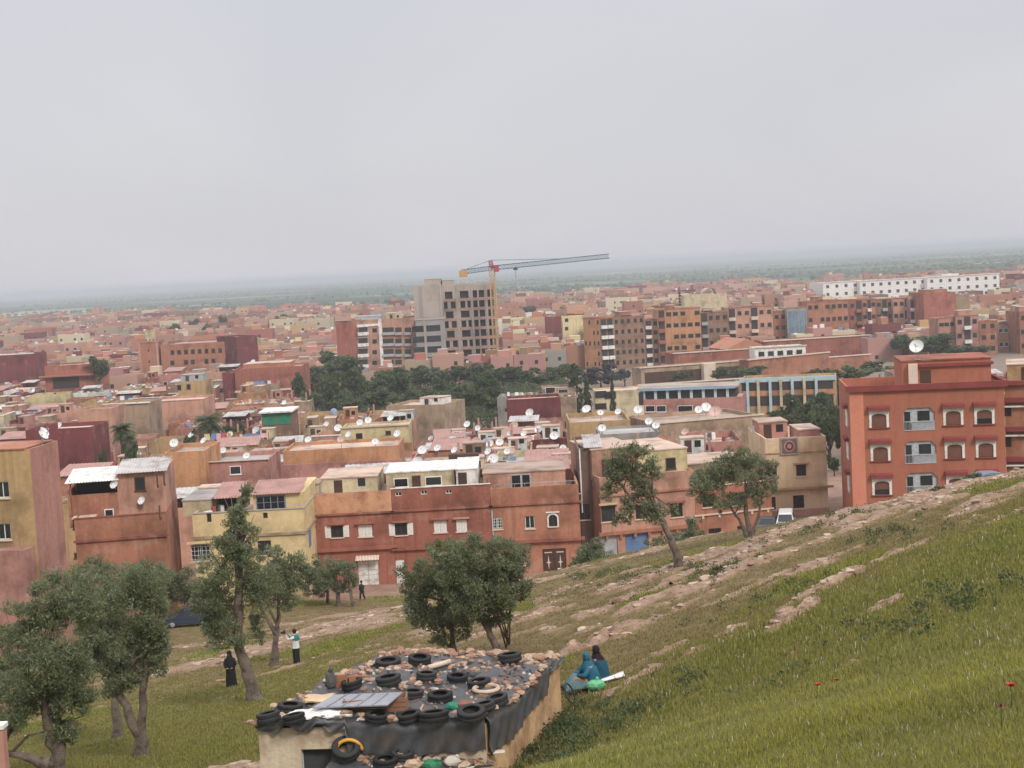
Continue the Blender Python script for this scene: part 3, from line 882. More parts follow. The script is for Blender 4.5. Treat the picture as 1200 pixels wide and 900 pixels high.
def _mk(fn, mats, name='part'):
    b = MB(); fn(b); return b.mesh(name, mats)

def dish_meshes():
    refl = MB()
    prof = [(0.0, 0.0)] + [(r, 0.16 * r * r * 4) for r in (0.12, 0.24, 0.36, 0.46, 0.5)]
    back = [(r, z - 0.02) for r, z in reversed(prof)]
    refl.lathe(prof + back, 20, 0, axis=(0, -1, 0))
    refl.torus((0, -0.162, 0), 0.5, 0.014, 20, 5, 1, axis=(0, 1, 0))
    arm = MB(); arm.tube([(0, 0.0, -0.44), (0, -0.55, -0.12)], 0.018, 5); arm.tube([(0, -0.5, -0.12), (0, -0.62, -0.04)], 0.045, 6)
    mast = MB(); mast.tube([(0, 0, 0), (0, 0, 1.0)], 0.04, 6)
    mast.box(-0.18, -0.18, 0, 0.18, 0.18, 0.03)
    brk = MB(); brk.box(-0.07, 0.0, -0.1, 0.07, 0.16, 0.1)
    return refl, arm, mast, brk
_dm = dish_meshes()
M_DISHC = {c: paint('dish ' + c, v, var=0.2, scale=1.6, streak=0.3, rough=0.6) for c, v in
           {'white': (0.72, 0.71, 0.69), 'pale grey': (0.5, 0.5, 0.5), 'rusty orange': (0.42, 0.19, 0.10), 'tan': (0.52, 0.36, 0.24), 'maroon': (0.22, 0.06, 0.06), 'pinkish': (0.58, 0.38, 0.32)}.items()}
_dmesh = {c: (_dm[0].mesh('reflector', [m, M_METAL]), _dm[1].mesh('arm', M_METAL), _dm[2].mesh('mast', M_METAL), _dm[3].mesh('bracket', M_METAL)) for c, m in M_DISHC.items()}

def dish(loc, dia, az, label, col='white', el=R(32), post=0.75, name='satellite_dish'):
    """foot at loc"""
    o = empty(name, loc, az, label, 'satellite dish', 'satellite dishes on the rooftops')
    me = _dmesh[col]
    H = post + dia * 0.45
    mst = link('mast', me[2], o, scale=(1, 1, H))
    r = link('reflector', me[0], o, (0, -0.08, H)); r.scale = (dia,) * 3; r.rotation_euler = (-el, 0, 0)
    a = link('arm', me[1], r)
    b = link('bracket', me[3], o, (0, -0.08, H))
    return o

def wall_dish(h, px, py, dia_px, y):
    x, yy, z = h.hit(px, py, y - 0.45)
    p = h.root.matrix_basis @ Vector((x, y, z)) if False else h.O + Vector((h.dir.x, h.dir.y, 0)) * x + Vector((h.nrm.x, h.nrm.y, 0)) * y + Vector((0, 0, z))
    dia = dia_px * p.y / FPX
    o = empty('satellite_dish', p - Vector((0, 0, 0.5)), 0, WALL_DISH_LABELS.pop(0), 'satellite dish', 'satellite dishes on the rooftops')
    me = _dmesh['white']
    bk = MB(); bk.tube([(0, -0.02, 0.1), (0, -0.35, 0.1), (0, -0.35, 0.5)], 0.035, 6); bk.build('bracket', M_METAL, o)
    r = link('reflector', me[0], o, (0, -0.4, 0.5)); r.scale = (dia,) * 3; r.rotation_euler = (-R(30), 0, R(-25))
    link('arm', me[1], r)
WALL_DISH_LABELS = ['white satellite dish fixed beside the dark verandah of the terracotta terrace house',
                    'white satellite dish fixed low under the small upper window of the terracotta terrace',
                    'white satellite dish fixed on the wall of the maroon box-shaped house']
bld_verandah()

# C: yellow house
def bld_yellow():
    h = House((206, 127), (338, 127), 11, ytop=600, label='yellow corner house with blue window and cluttered roof terrace left of the long red row', name='corner_house', group='houses of the front row')
    h.win(235, 648, 1.7, 1.5, 'grille', lintel=paint('pale yellow wall', (.66, .51, .27), var=.12, scale=.25, streak=.35, dirt=(.42, .32, .18), rough=.9, patch=.15)); 
    h.win(245, 606, 0.4, 0.9, sill=False); h.win(276, 630, 0.5, 0.7, sill=False); h.win(310, 642, 1.2, 1.3, 'plain')
    h.win(311, 604, 0.4, 0.5, sill=False)
    h.walls(paint('pale yellow wall', (.66, .51, .27), var=.12, scale=.25, streak=.35, dirt=(.42, .32, .18), rough=.9, patch=.15), par=0.5)
    h.band('cornice', h.zt(270, 630), 0.24, 0.14, wallmat('tan'), faces='fr')
    h.band('coping', h.h + 0.003, 0.1, 0.08, M_ROOFG, faces='fr')
    z = h.zr
    x0, _, zt = h.hit(296, 580, 0.6); x1 = h.w
    up = h.part('upper_storey', paint('pale yellow wall', (.66, .51, .27)), lambda b: b.box(x0, 0.6, z, x1 - 0.02, 10, zt))
    h.part('window_band', [paint('slate blue frame', (.16, .20, .27), var=.2), M_GLASS], lambda b: (b.box(x0 + 0.3, 0.5, zt - 1.35, x0 + 2.9, 0.597, zt - 0.15, 0), [b.box(x0 + 0.38 + k * 0.62, 0.49, zt - 1.28, x0 + 0.92 + k * 0.62, 0.499, zt - 0.75, 1) for k in range(4)], [b.box(x0 + 0.38 + k * 0.62, 0.49, zt - 0.7, x0 + 0.92 + k * 0.62, 0.499, zt - 0.22, 1) for k in range(4)]))
    link('sheet_roof', _mk(lambda b: corr_sheet(b, x0 - 0.2, x1 - 0.2, 0.2, 5, zt + 0.06, zt + 0.7), [M_REDSHEET]), h.root)
    xa, _, _ = h.hit(214, 590, 2); xb, _, zs = h.hit(246, 586, 2)
    h.shed(xa, xb, 2, 8, zs - z, wallmat('cream'), roof=M_ROOFG, door=False)
    xa, _, _ = h.hit(250, 585, 3); xb, _, zs = h.hit(282, 582, 3)
    link('sheet_roof', _mk(lambda b: corr_sheet(b, xa, xb, 2.6, 7.5, zs, zs + 0.8), [M_REDSHEET]), h.root)
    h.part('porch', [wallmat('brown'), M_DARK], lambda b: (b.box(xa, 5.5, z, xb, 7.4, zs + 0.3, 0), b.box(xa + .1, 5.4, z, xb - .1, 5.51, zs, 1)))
    for xx in (xb - .15, xa): h.part('post', M_WOOD, lambda b: b.box(xx, 2.8, z, xx + .15, 3.0, zs + .05))
    junk(h, 22, 5, y0=0.5, y1=4.5, x1=x0)
    # blue door on the flank
    h.part('door', M_BLUE, lambda b: b.box(h.w + 0.003, 2.0, h.zt(338, 648), h.w + 0.06, 3.2, h.zt(338, 626)))
bld_yellow()

# D1-D3: the long red terrace
def bld_red_a():
    h = House((343, 134), (443, 134), 11, ytop=578, label='long red terrace house with peeling orange parapet and white shutters, beside the yellow house', name='terrace_house', group='houses of the front row')
    h.win(361, 626, 1.25, 1.1, 'plain', shutters='closed', lintel=wallmat('brick-red'))
    h.win(395, 623, 1.1, 1.1, 'plain', shutters='open', lintel=wallmat('brick-red'))
    h.win(428, 622, 1.3, 1.1, 'plain', shutters='closed', lintel=wallmat('brick-red'))
    for px, py in ((357, 585), (405, 582), (429, 581)): h.win(px, py, 0.45, 0.4, sill=False)
    gx, gz = h.opening(432, 673, 1.95, 2.6)
    h.walls(wallmat('brick-red'), par=0.9)
    z = h.zt(393, 604)
    h.band('parapet_panel', z + 0.16, h.h - z - 0.16, 0.02, paint('peeling orange plaster', (0.50, 0.27, 0.155), var=0.4, scale=0.7, streak=0.5, dirt=(0.40, 0.13, 0.08), fine=0.15), x0=0, x1=h.w - 0.02)
    h.holes['f'] = []
    h.band('cornice', z, 0.15, 0.18, M_BRICKRED); h.band('floor_band', h.zt(393, 646), 0.3, 0.3, M_BRICKRED)
    h.part('garage_door', [M_METAL, M_WHITE], lambda b: (b.box(gx - 0.95, 0.1, gz, gx + 0.95, 0.15, gz + 2.6, 1), b.box(gx - 0.03, 0.09, gz, gx + 0.03, 0.099, gz + 2.6, 0), [b.box(gx - 0.9, 0.085, gz + 0.2 + k * 0.5, gx + 0.9, 0.098, gz + 0.24 + k * 0.5, 0) for k in range(5)]))
    h.part('awning', M_TRIM, lambda b: corr_sheet(b, gx - 1.1, gx + 1.1, -0.8, -0.01, gz + 2.8, gz + 3.1))
    zz = h.zr
    x0, _, zt = h.hit(376, 562, 3.5); x1 = h.hit(442, 560, 3.5)[0]
    h.shed(x0, x1, 3.5, 10.5, zt - zz, wallmat('cream'))
    x0, _, zt = h.hit(345, 569, 1.6); x1 = h.hit(373, 566, 1.6)[0]
    h.shed(x0, x1, 1.6, 5, zt - zz, wallmat('cream'))
    junk(h, 10, 7, y0=0.6, y1=3.0)
def bld_red_b():
    h = House((443.3, 134), (560, 134), 11, ytop=571, label='red terrace house with white rooftop rooms above its plain parapet, middle of the row', name='terrace_house', group='houses of the front row')
    h.win(470, 620, 1.15, 1.15, 'plain', shutters='open', lintel=wallmat('salmon'))
    h.win(516, 617, 1.2, 1.1, 'plain', shutters='closed', lintel=wallmat('salmon')); h.win(541, 616, 1.0, 1.1, 'plain', shutters='closed', lintel=wallmat('salmon'))
    for px, py in ((467, 579), (497, 577), (526, 576)): h.win(px, py, 0.6, 0.4, 'white', sill=False)
    gx, gz = h.opening(463, 672, 1.9, 2.6)
    h.win(520, 668, 1.2, 1.6, 'grille')
    h.walls(M_BRICKRED, par=0.9)
    h.part('garage_door', [M_WHITE, M_METAL], lambda b: (b.box(gx - 0.9, 0.1, gz, gx + 0.9, 0.15, gz + 2.6, 0), b.box(gx - 0.03, 0.09, gz, gx + 0.03, 0.099, gz + 2.6, 1)))
    h.band('cornice', h.zt(500, 598), 0.16, 0.18, M_BRICKRED); h.band('floor_band', h.zt(500, 643), 0.3, 0.3, M_BRICKRED)
    h.band('coping', h.h + 0.003, 0.1, 0.08, M_WHITE)
    zz = h.zr
    x0, _, zt = h.hit(452, 555, 2.2); x1 = h.hit(532, 550, 2.2)[0]
    h.shed(x0, x1, 2.2, 9, zt - zz, wallmat('cream'), roof=M_WHITE, door=False)
    for px in (488,):
        x, _, zc = h.hit(px, 565, 2.2); h.part('door', M_WOOD, lambda b: b.box(x - 0.4, 2.13, zz, x + 0.4, 2.195, zt - 0.35))
    x, _, zc = h.hit(508, 563, 2.2); link('window', window_mesh('flatw', 1.6, 0.9), h.root, (x, 2.19, zc - 0.5))
    x, _, zc = h.hit(470, 565, 2.2); link('window', window_mesh('flatw', 1.4, 0.9), h.root, (x, 2.19, zc - 0.5))
    x0, _, zt = h.hit(534, 551, 1.2); x1 = h.hit(559, 549, 1.2)[0]
    h.shed(x0, x1, 1.2, 9.5, zt - zz, M_WHITE, roof=M_WHITE, door=True)
    h.part('rooftop_screen', M_WOOD, lambda b: (b.box(x0 - 1, 9.7, zz, x1, 10.6, zz + 2.6)))
    junk(h, 10, 8, y0=9.2, y1=10.6, big=1.6)
def bld_red_c():
    h = House((560.3, 134), (665, 134), 11, ytop=571, label='red terrace house with arched white windows and star-studded wooden door, end of the row', name='terrace_house', group='houses of the front row')
    h.win(583, 613, 0.9, 1.15, 'grille', sill=True); h.win(621, 612, 0.95, 1.2, 'white'); h.win(648, 610, 0.8, 1.1, 'plain')
    h.win(610, 655, 1.1, 1.2, 'grille')
    dx, dz = h.opening(650, 659, 2.2, 2.6)
    h.walls(wallmat('terracotta'), par=1.3)
    x, _, zc = h.hit(648, 610); arch_surround(h, x, zc - 0.55, 0.8, 1.1)
    h.part('street_door', [M_WOOD, M_TRIM], lambda b: door_shape(b, dx, dz))
    h.band('cornice', h.zt(612, 592), 0.16, 0.18, M_BRICKRED); h.band('floor_band', h.zt(612, 636), 0.28, 0.35, M_BRICKRED)
    zz = h.zr
    x0, _, zt = h.hit(566, 556, 3); x1 = h.hit(662, 547, 3)[0]
    h.shed(x0, x1, 3, 10, zt - zz, wallmat('salmon'), door=False)
    x, _, zc = h.hit(612, 560, 3); h.part('glazed_door', [M_METAL, M_GLASS], lambda b: (b.box(x - 1.1, 2.94, zz, x + 0.8, 2.996, zt - 0.15, 0), b.box(x - 1.0, 2.93, zz, x - 0.2, 2.939, zt - 0.25, 1), b.box(x, 2.93, zz, x + 0.7, 2.939, zt - 0.25, 1)))
    h.part('railing', M_METAL, lambda b: (b.tube([(0.4, 0.1, h.h + 0.35), (h.w - 0.3, 0.1, h.h + 0.35)], 0.03, 5), [b.tube([(0.4 + k * 0.95, 0.1, h.h), (0.4 + k * 0.95, 0.1, h.h + 0.35)], 0.02, 4) for k in range(9)]))
    h.part('drainpipe', M_METAL, lambda b: b.tube([(0.05, -0.06, 1), (0.05, -0.06, h.h - 2)], 0.06, 6))
    junk(h, 10, 9, y0=0.6, y1=2.6)
def arch_surround(h, x, z, w, hh, mat=M_WHITE, t=0.14):
    def f(b):
        b.box(-w/2 - t, -0.05, -0.05, -w/2, -0.002, hh * 0.72); b.box(w/2, -0.05, -0.05, w/2 + t, -0.002, hh * 0.72)
        n = 8; 
        for k in range(n):
            a0, a1 = math.pi * k / n, math.pi * (k + 1) / n
            P = lambda a, r, y: (math.cos(a) * (w/2 + r), y, hh * 0.72 + math.sin(a) * (hh * 0.28 + r))
            b.add([P(a0, 0, -0.05), P(a1, 0, -0.05), P(a1, t, -0.05), P(a0, t, -0.05), P(a0, 0, 0), P(a1, 0, 0), P(a1, t, 0), P(a0, t, 0)], [(0,1,2,3),(0,4,5,1),(3,2,6,7)])
            # wall infill above the arch
        b.box(-w/2 - t - .1, -0.09, hh + t + .04, w/2 + t + .1, -0.002, hh + t + 0.16)
    return h.part('window_surround', mat, f, (x, 0, z))
def door_shape(b, dx, dz):
    b.box(dx - 1.08, 0.08, dz, dx - 0.02, 0.14, dz + 2.55, 0); b.box(dx + 0.02, 0.08, dz, dx + 1.08, 0.14, dz + 2.55, 0)
    for sx in (-0.55, 0.55):                      # four-pointed pale stars on both leaves
        r, q = 0.62, 0.10
        pts = []
        for k in range(8):
            a = math.pi / 4 * k; rr = (r if k % 4 == 2 or k % 4 == 6 else (0.26 if k % 2 == 0 else q))
            if k in (2, 6): rr = 0.7
            pts.append((dx + sx + rr * math.cos(a), dz + 1.3 + rr * math.sin(a)))
        n = len(b.v)
        b.add([(p[0], 0.072, p[1]) for p in pts] + [(dx + sx, 0.06, dz + 1.3)], [(k, (k + 1) % 8, 8) for k in range(8)], 1)
    for sx in (-1, 1): b.box(dx + sx * 0.55 - 0.35, 0.07, dz + 2.2, dx + sx * 0.55 + 0.35, 0.079, dz + 2.3, 1)
bld_red_a(); bld_red_b(); bld_red_c()

# alley house set back between the two rows
def bld_alley():
    h = House((666, 138.6), (689.5, 138.6), 10, ytop=526, label='narrow grey house set back in the alley beside the red row, with dark doorway', name='alley_house', group='houses of the front row')
    h.win(685, 600, 1.0, 1.5, 'plain'); h.win(674, 572, 0.9, 1.0, 'plain')
    h.walls(paint('alley dark render', (.15, .095, .075), var=.3, streak=.5), par=0.3, roof=M_ROOFG)
    h.part('corner_pipe', M_WHITE, lambda b: (b.box(.12, -0.12, 4.5, .24, -0.003, h.h)))
    link('sheet_roof', _mk(lambda b: corr_sheet(b, 0.6, h.w + 0.5, -0.3, 4, h.h + 0.1, h.h + 0.9), [M_CORR]), h.root)
bld_alley()

def bld_f():
    h = House((690, 136), (802, 138), 11, ytop=556, label='salmon house with yellow top storey and blue garage behind the leaning olive', name='street_house', group='houses of the front row')
    h.win(713, 602, 1.4, 1.5, 'plain', lintel=wallmat('cream')); h.win(793, 598, 1.2, 1.3, 'plain', lintel=wallmat('cream')); h.win(752, 600, 1.2, 1.3, 'plain', lintel=wallmat('cream'))
    g0 = h.opening(747, 641, 2.3, 2.6); g1 = h.opening(714, 643, 1.7, 2.4)
    h.walls(wallmat('salmon'), par=0.5)
    h.part('garage_door', [M_BLUE], lambda b: (b.box(g0[0] - 1.1, 0.1, g0[1], g0[0] + 1.1, 0.16, g0[1] + 2.6), [b.box(g0[0] - 1.1, 0.085, g0[1] + k * 0.3, g0[0] + 1.1, 0.099, g0[1] + k * 0.3 + 0.14) for k in range(8)]))
    h.part('workshop_door', [M_METAL], lambda b: (b.box(g1[0] - .8, 0.1, g1[1], g1[0] + .8, 0.16, g1[1] + 2.4)))
    h.band('cornice', h.zt(745, 579), 0.18, 0.2, wallmat('terracotta')); h.band('floor_band', h.zt(745, 624), 0.3, 0.35, wallmat('terracotta'))
    h.part('brackets', wallmat('terracotta'), lambda b: [b.box(0.3 + k * 1.4, -0.3, h.zt(745, 624) - 0.35, 0.55 + k * 1.4, -0.003, h.zt(745, 624) - 0.003) for k in range(6)])
    zz = h.zr
    x0, _, zt = h.hit(748, 530, 1.4); x1 = h.w - 0.1
    o = h.shed(x0, x1, 1.4, 10.5, zt - zz, wallmat('yellow'), name='top_storey', door=False)
    x, _, zc = h.hit(786, 543, 1.4); link('window', window_mesh('flat', 1.0, 1.1), h.root, (x, 1.39, zc - .55))
    x, _, zc = h.hit(763, 544, 1.4); link('window', window_mesh('flat', 0.6, 0.9), h.root, (x, 1.39, zc - .45))
    x0, _, zt = h.hit(693, 528, 2.0); x1 = h.hit(746, 528, 2.0)[0]
    h.shed(x0, x1, 2.0, 10, zt - zz, wallmat('salmon'), name='rear_storey', door=True)
def bld_g():
    h = House((802.3, 138), (893, 140), 11, ytop=568, label='long terracotta house with white string course seen through the olive on the brow', name='street_house', group='houses of the front row')
    h.win(838, 626, 1.3, 1.15, 'plain'); h.win(868, 622, 0.7, 0.95, 'plain'); h.win(830, 587, 1.2, 1.2, 'plain', lintel=wallmat('cream')); h.win(865, 585, 1.2, 1.2, 'plain', lintel=wallmat('cream'))
    h.opening(894, 618, 0.9, 2.2)
    h.walls(wallmat('terracotta'), par=1.0)
    h.band('string_course', h.zt(848, 602), 0.14, 0.16, M_TRIM); h.band('coping', h.h + 0.003, 0.1, 0.08, M_TRIM)
    h.part('brackets', M_TRIM, lambda b: [b.box(0.6 + k * 1.7, -0.14, h.zt(848, 602) - 0.3, 0.8 + k * 1.7, -0.003, h.zt(848, 602) - 0.003) for k in range(5)])
    zz = h.zr
    x0, _, zt = h.hit(806, 545, 4); x1 = h.hit(886, 545, 4)[0]
    h.shed(x0, x1, 4, 10.6, zt - zz, wallmat('tan'), name='rear_storey')
    junk(h, 10, 11, y0=0.6, y1=3.6)
def bld_h():
    h = House((888, 142), (960, 142), 10, ytop=513, label='cream yellow house with patterned rug hung over its roof edge', name='street_house', group='houses of the front row')
    h.win(939, 551, 1.0, 1.15, 'flat' if False else 'plain', lintel=wallmat('brown')); h.win(905, 590, 0.7, 1.3, 'plain'); h.win(936, 588, 1.1, 1.3, 'plain'); h.win(905, 552, 0.9, 1.1, 'plain', lintel=wallmat('brown'))
    h.walls(paint('cream house wall', (.64, .48, .31), var=.12, scale=.25, streak=.35, dirt=(.42, .30, .2), rough=.9, patch=.15), par=0.9)
    h.band('cornice', h.zt(925, 573), 0.2, 0.5, wallmat('ochre'))
    h.band('plinth', -0.5, h.zt(925, 597) + 0.5, 0.06, wallmat('pink'))
    h.band('string_course', h.zt(925, 531), 0.1, 0.08, wallmat('ochre'))
    h.shed(0.3, 3.2, 5, 9, 1.9, wallmat('pink'))
    h.shed(3.6, h.w - .3, 1.2, 6, 0.9 + .5, wallmat('pink'), door=False)
    # rug over the parapet
    x, _, z = h.hit(925, 531)
    w, hh = 1.75, 1.7
    rb = MB()
    rb.box(-w/2, -0.16, 0, w/2, -0.12, hh, 0); rb.box(-w/2, -0.12, hh - 0.03, w/2, 0.35, hh, 0)
    rb.box(-w/2 + .12, -0.164, .12, w/2 - .12, -0.161, hh - .15, 1)
    for r_, mi, y in ((0.52, 0, -0.168), (0.42, 2, -0.172), (0.2, 0, -0.176)):
        n = 18
        rb.add([(r_ * math.cos(2*math.pi*k/n), y, hh/2 + r_ * 1.1 * math.sin(2*math.pi*k/n)) for k in range(n)], [tuple(range(n))], mi)
    p = h.O + Vector((h.dir.x, h.dir.y, 0)) * x; top = h.h - hh + 0.035
    o = rb.build('rug', [paint('rug grey weave', (0.33, 0.27, 0.24), scale=3, var=0.3), paint('rug brown field', (0.16, 0.10, 0.09), scale=3), paint('rug maroon', (0.20, 0.03, 0.035), scale=3)], None, (p.x, p.y, h.O.z + top), h.rz)
    tag(o, 'grey rug with maroon round medallion hung over the cream house parapet', 'rug')
bld_f(); bld_g(); bld_h()

# I: red apartment block on the right
def bld_apartment():
    h = House((989, 131), (1172, 129), 12, ytop=452, ref=1080, label='red four-storey apartment block with white arched windows and tiled balconies above the brow', name='apartment_block', cat='apartment building')
    rows = (489, 528, 568); 
    wins = []
    for ri, y in enumerate(rows):
        for cx in (1030, 1117, 1153.5):
            yy = y + (cx - 1030) * -0.035 + 2
            xx = cx + (y - 489) * 0.045
            c, zb = h.opening(xx, yy, 1.75, 1.55)
            wins.append((c, zb))
    bal = []
    for y in (491, 530, 567):
        c, zb = h.opening(1077 + (y - 491) * 0.045, y, 2.75, 2.05); bal.append((c, zb))
    for cx in (1035, 1121, 1158):
        c, zb = h.opening(cx, 609 + (cx - 1035) * -0.035, 1.75, 1.55); wins.append((c, zb))
    c, zb = h.opening(1082, 606, 2.75, 2.05); bal.append((c, zb))
    # separate reveals: windows shallow, balconies deep -> walls with shallow reveal, balcony boxes behind
    deep = [q for q in h.holes['f'] if (q[1] - q[0]) > 2.4]; shallow = [q for q in h.holes['f'] if (q[1] - q[0]) <= 2.4]
    wm = paint('wall red apartment', (0.375, 0.135, 0.083), var=0.14, scale=0.15, streak=0.4, rough=0.9)
    h.holes['f'] = deep + shallow
    h.walls(wm, par=0.8, reveal=0.22)
    # balconies: recess room pushed in behind the opening
    for c, zb in bal:
        w, hh = 2.75, 2.05
        def rec(b):
            y1 = 0.215; y2 = -0.9
            # the balcony stands out as a shallow tiled box under a chamfered red hood
            b.box(-w/2 + 0.02, 0.16, 0.02, w/2 - 0.02, 0.212, hh - 0.02, 0)
            b.box(-w/2 + 0.12, 0.10, 0.05, -w/2 + 0.62, 0.155, hh - 0.35, 1)
            b.box(-0.1, 0.10, 0.85, 0.95, 0.155, hh - 0.3, 1)
            b.box(-0.14, 0.12, 0.78, 0.99, 0.158, 0.848, 2)
        o = h.part('balcony', [M_TILE, M_GLASS, M_WHITE], rec, (c, 0, zb))
        b = MB()
        for sg in (-1, 1):
            x0 = sg * w / 2; x1 = sg * (w / 2 - 0.42)
            b.add([(x0, -0.02, hh + .02), (x1, -0.02, hh + .02), (x0, -0.02, hh - 0.42), (x0, 0.15, hh + .02), (x1, 0.15, hh + .02), (x0, 0.15, hh - 0.42)], [(0,1,2),(3,5,4),(1,4,5,2)])
        b.build('chamfer', wm, o)
        b = MB()
        b.box(-w/2 + 0.0, -0.05, 0.78, w/2, 0.0, 0.84)
        n = 22
        for k in range(n + 1):
            x = -w/2 + 0.03 + (w - 0.06) * k / n; b.box(x - 0.012, -0.035, 0.06, x + 0.012, -0.015, 0.78)
        b.box(-w/2, -0.05, 0.0, w/2, 0.0, 0.06)
        b.build('railing', paint('railing grey', (0.45, 0.46, 0.47), var=0.1), o)
        b = MB(); b.box(-w/2 + 0.75, 0.02, 0.06, w/2 - .03, 0.05, 0.76); b.build('panel', M_TILE, o)
    def surround(b):
        w, hh = 1.75, 1.55; n = 10; rise = 0.22
        ix = w/2 - 0.22; ztop = hh - 0.40
        b.box(-w/2, -0.06, 0, -ix, 0.1, hh, 0); b.box(ix, -0.06, 0, w/2, 0.1, hh, 0)
        for k in range(n):
            xa = -ix + 2*ix*k/n; xb = -ix + 2*ix*(k+1)/n
            za = ztop + rise * math.sqrt(max(0, 1 - (xa/ix)**2)) - rise * 0.55; zb_ = ztop + rise * math.sqrt(max(0, 1 - (xb/ix)**2)) - rise * 0.55
            b.add([(xa,-0.06,za),(xb,-0.06,zb_),(xb,-0.06,hh),(xa,-0.06,hh),(xa,0.1,za),(xb,0.1,zb_)], [(0,1,2,3),(0,4,5,1)], 0)
    def shut(b):
        b.box(-0.66, 0.05, 0.03, 0.66, 0.09, 1.32)
        for k in range(9): b.box(-0.66, 0.035, 0.06 + k * 0.13, 0.66, 0.049, 0.13 + k * 0.13)
    ms = _mk(surround, [M_WHITE], 'window_surround'); mk = _mk(shut, [M_SHUT], 'shutter')
    ma = _mk(lambda b: (b.box(-0.98, -0.42, 0, 0.98, -0.003, 0.30), b.add([(-0.98, -0.42, 0.303), (0.98, -0.42, 0.303), (0.98, -0.003, 0.45), (-0.98, -0.003, 0.45)], [(0, 1, 2, 3)])), [M_MTRIM], 'canopy')
    mg = _mk(lambda b: b.box(-0.66, 0.10, 0.03, 0.66, 0.13, 1.4), [M_GLASS], 'pane')
    msl = _mk(lambda b: b.box(-0.95, -0.14, -0.09, 0.95, -0.002, -0.002), [M_MTRIM], 'sill')
    for i, (c, zb) in enumerate(wins):
        o = link('window', ms, h.root, (c, 0, zb))
        s_ = link('shutter', mk, o, (0, 0, 0.0 if i % 4 != 2 else 0.45)); link('pane', mg, o)
        link('canopy', ma, o, (0, 0, 1.57)); link('sill', msl, o)
    h.band('cornice', h.h - 0.25, 0.55, 0.3, M_MTRIM, faces='fr')
    h.band('corner_strip', 0, h.h - 0.3, 0.05, paint('wall pale corner', (0.58, 0.22, 0.14), var=0.1), x0=0.02, x1=1.25)
    # flank bay surrounds seen edge-on
    for k in range(3):
        z = wins[k * 3][1]
        h.part('side_window', [M_WHITE, M_MTRIM], lambda b: (b.box(-0.10, 2.0, z - .1, -0.003, 3.8, z + 1.6, 0), b.box(-0.4, 1.8, z + 1.62, -0.003, 4.0, z + 1.95, 1)))
    zz = h.zr
    x0, _, zt = h.hit(1057, 424, 3.0); x1 = h.hit(1161, 420, 3.0)[0]
    o = h.part('penthouse', wm, lambda b: b.box(x0, 3.0, zz, x1, 9.5, zt))
    c = MB(); c.box(x0 + 1, 2.75, zt - 0.55, x1 + 0.2, 9.6, zt - 0.3); c.build('ledge', M_MTRIM, o)
    c = MB(); c.box(x0 - .1, 2.9, zt + 0.003, x1 + .1, 9.6, zt + 0.13); c.build('roof_cap', wallmat('brick-red'), o)
    x, _, z_ = h.hit(1085, 443, 3.0)
    c = MB(); c.box(x - 0.5, 2.93, zz, x + 0.45, 2.995, z_ + 0.75); c.build('door', M_WOOD, o)
    c = MB(); x, _, z_ = h.hit(1070, 440, 3.0); c.box(x - .45, 2.4, zz, x + .35, 2.95, z_ + 1.1); c.build('ladder_shelf', M_TRIM, o)
    ROOFS.append((h, zt + 0.14, (x0, x1, 3, 9.5)))
    h.short = 'penthouse of the red apartment block'
bld_apartment()

def bld_right():
    h = House((1172.6, 130), (1260, 128), 12, ytop=448, ref=1190, label='pinkish red house with maroon ledges cut off by the photo edge beside the apartment block', name='street_house', cat='house', group='houses of the front row')
    for y in (482, 518): h.win(1179, y, 0.9, 0.95, 'plain', sill=False)
    h.win(1196, 555, 1.1, 1.3, 'plain', sill=False); h.win(1215, 520, 1.1, 1.3, 'plain', sill=False)
    h.walls(wallmat('terracotta'), par=0.9)
    for y in (471, 505, 540): h.band('ledge', h.zt(1186, y), 0.4, 0.5, M_MTRIM)
    for y in (477, 511, 546): h.band('fringe', h.zt(1186, y) , 0.14, 0.3, M_WHITE)
    h.band('cornice', h.h - 0.2, 0.4, 0.35, M_MTRIM)
    x0, _, zt = h.hit(1180, 428, 4)
    h.shed(x0, h.w - .5, 4, 10, zt - h.zr, wallmat('ochre'))
bld_right()
# ------------------------------------------------------------------ landmark buildings further into the town
def simple(px0, px1, d, ytop, depth, col, label, par=0.5, wins=(), flank=None, name='house', group=None, cat='house', d1=None, roof=M_ROOF, ww=0.9, wh=1.1, style='flat', mats=None, mat=None):
    h = House((px0, d), (px1, d if d1 is None else d1), depth, ytop=ytop, label=label, name=name, group=group, cat=cat)
    h.walls(mat or wallmat(col), par=par, holes=False, roof=roof, mats=mats)
    for q in wins:
        x, _, z = h.hit(q[0], q[1])
        w_, h_ = (q[2], q[3]) if len(q) > 3 else (ww, wh)
        link('window', window_mesh(style, w_, h_), h.root, (x, 0, z - h_ / 2))
    return h

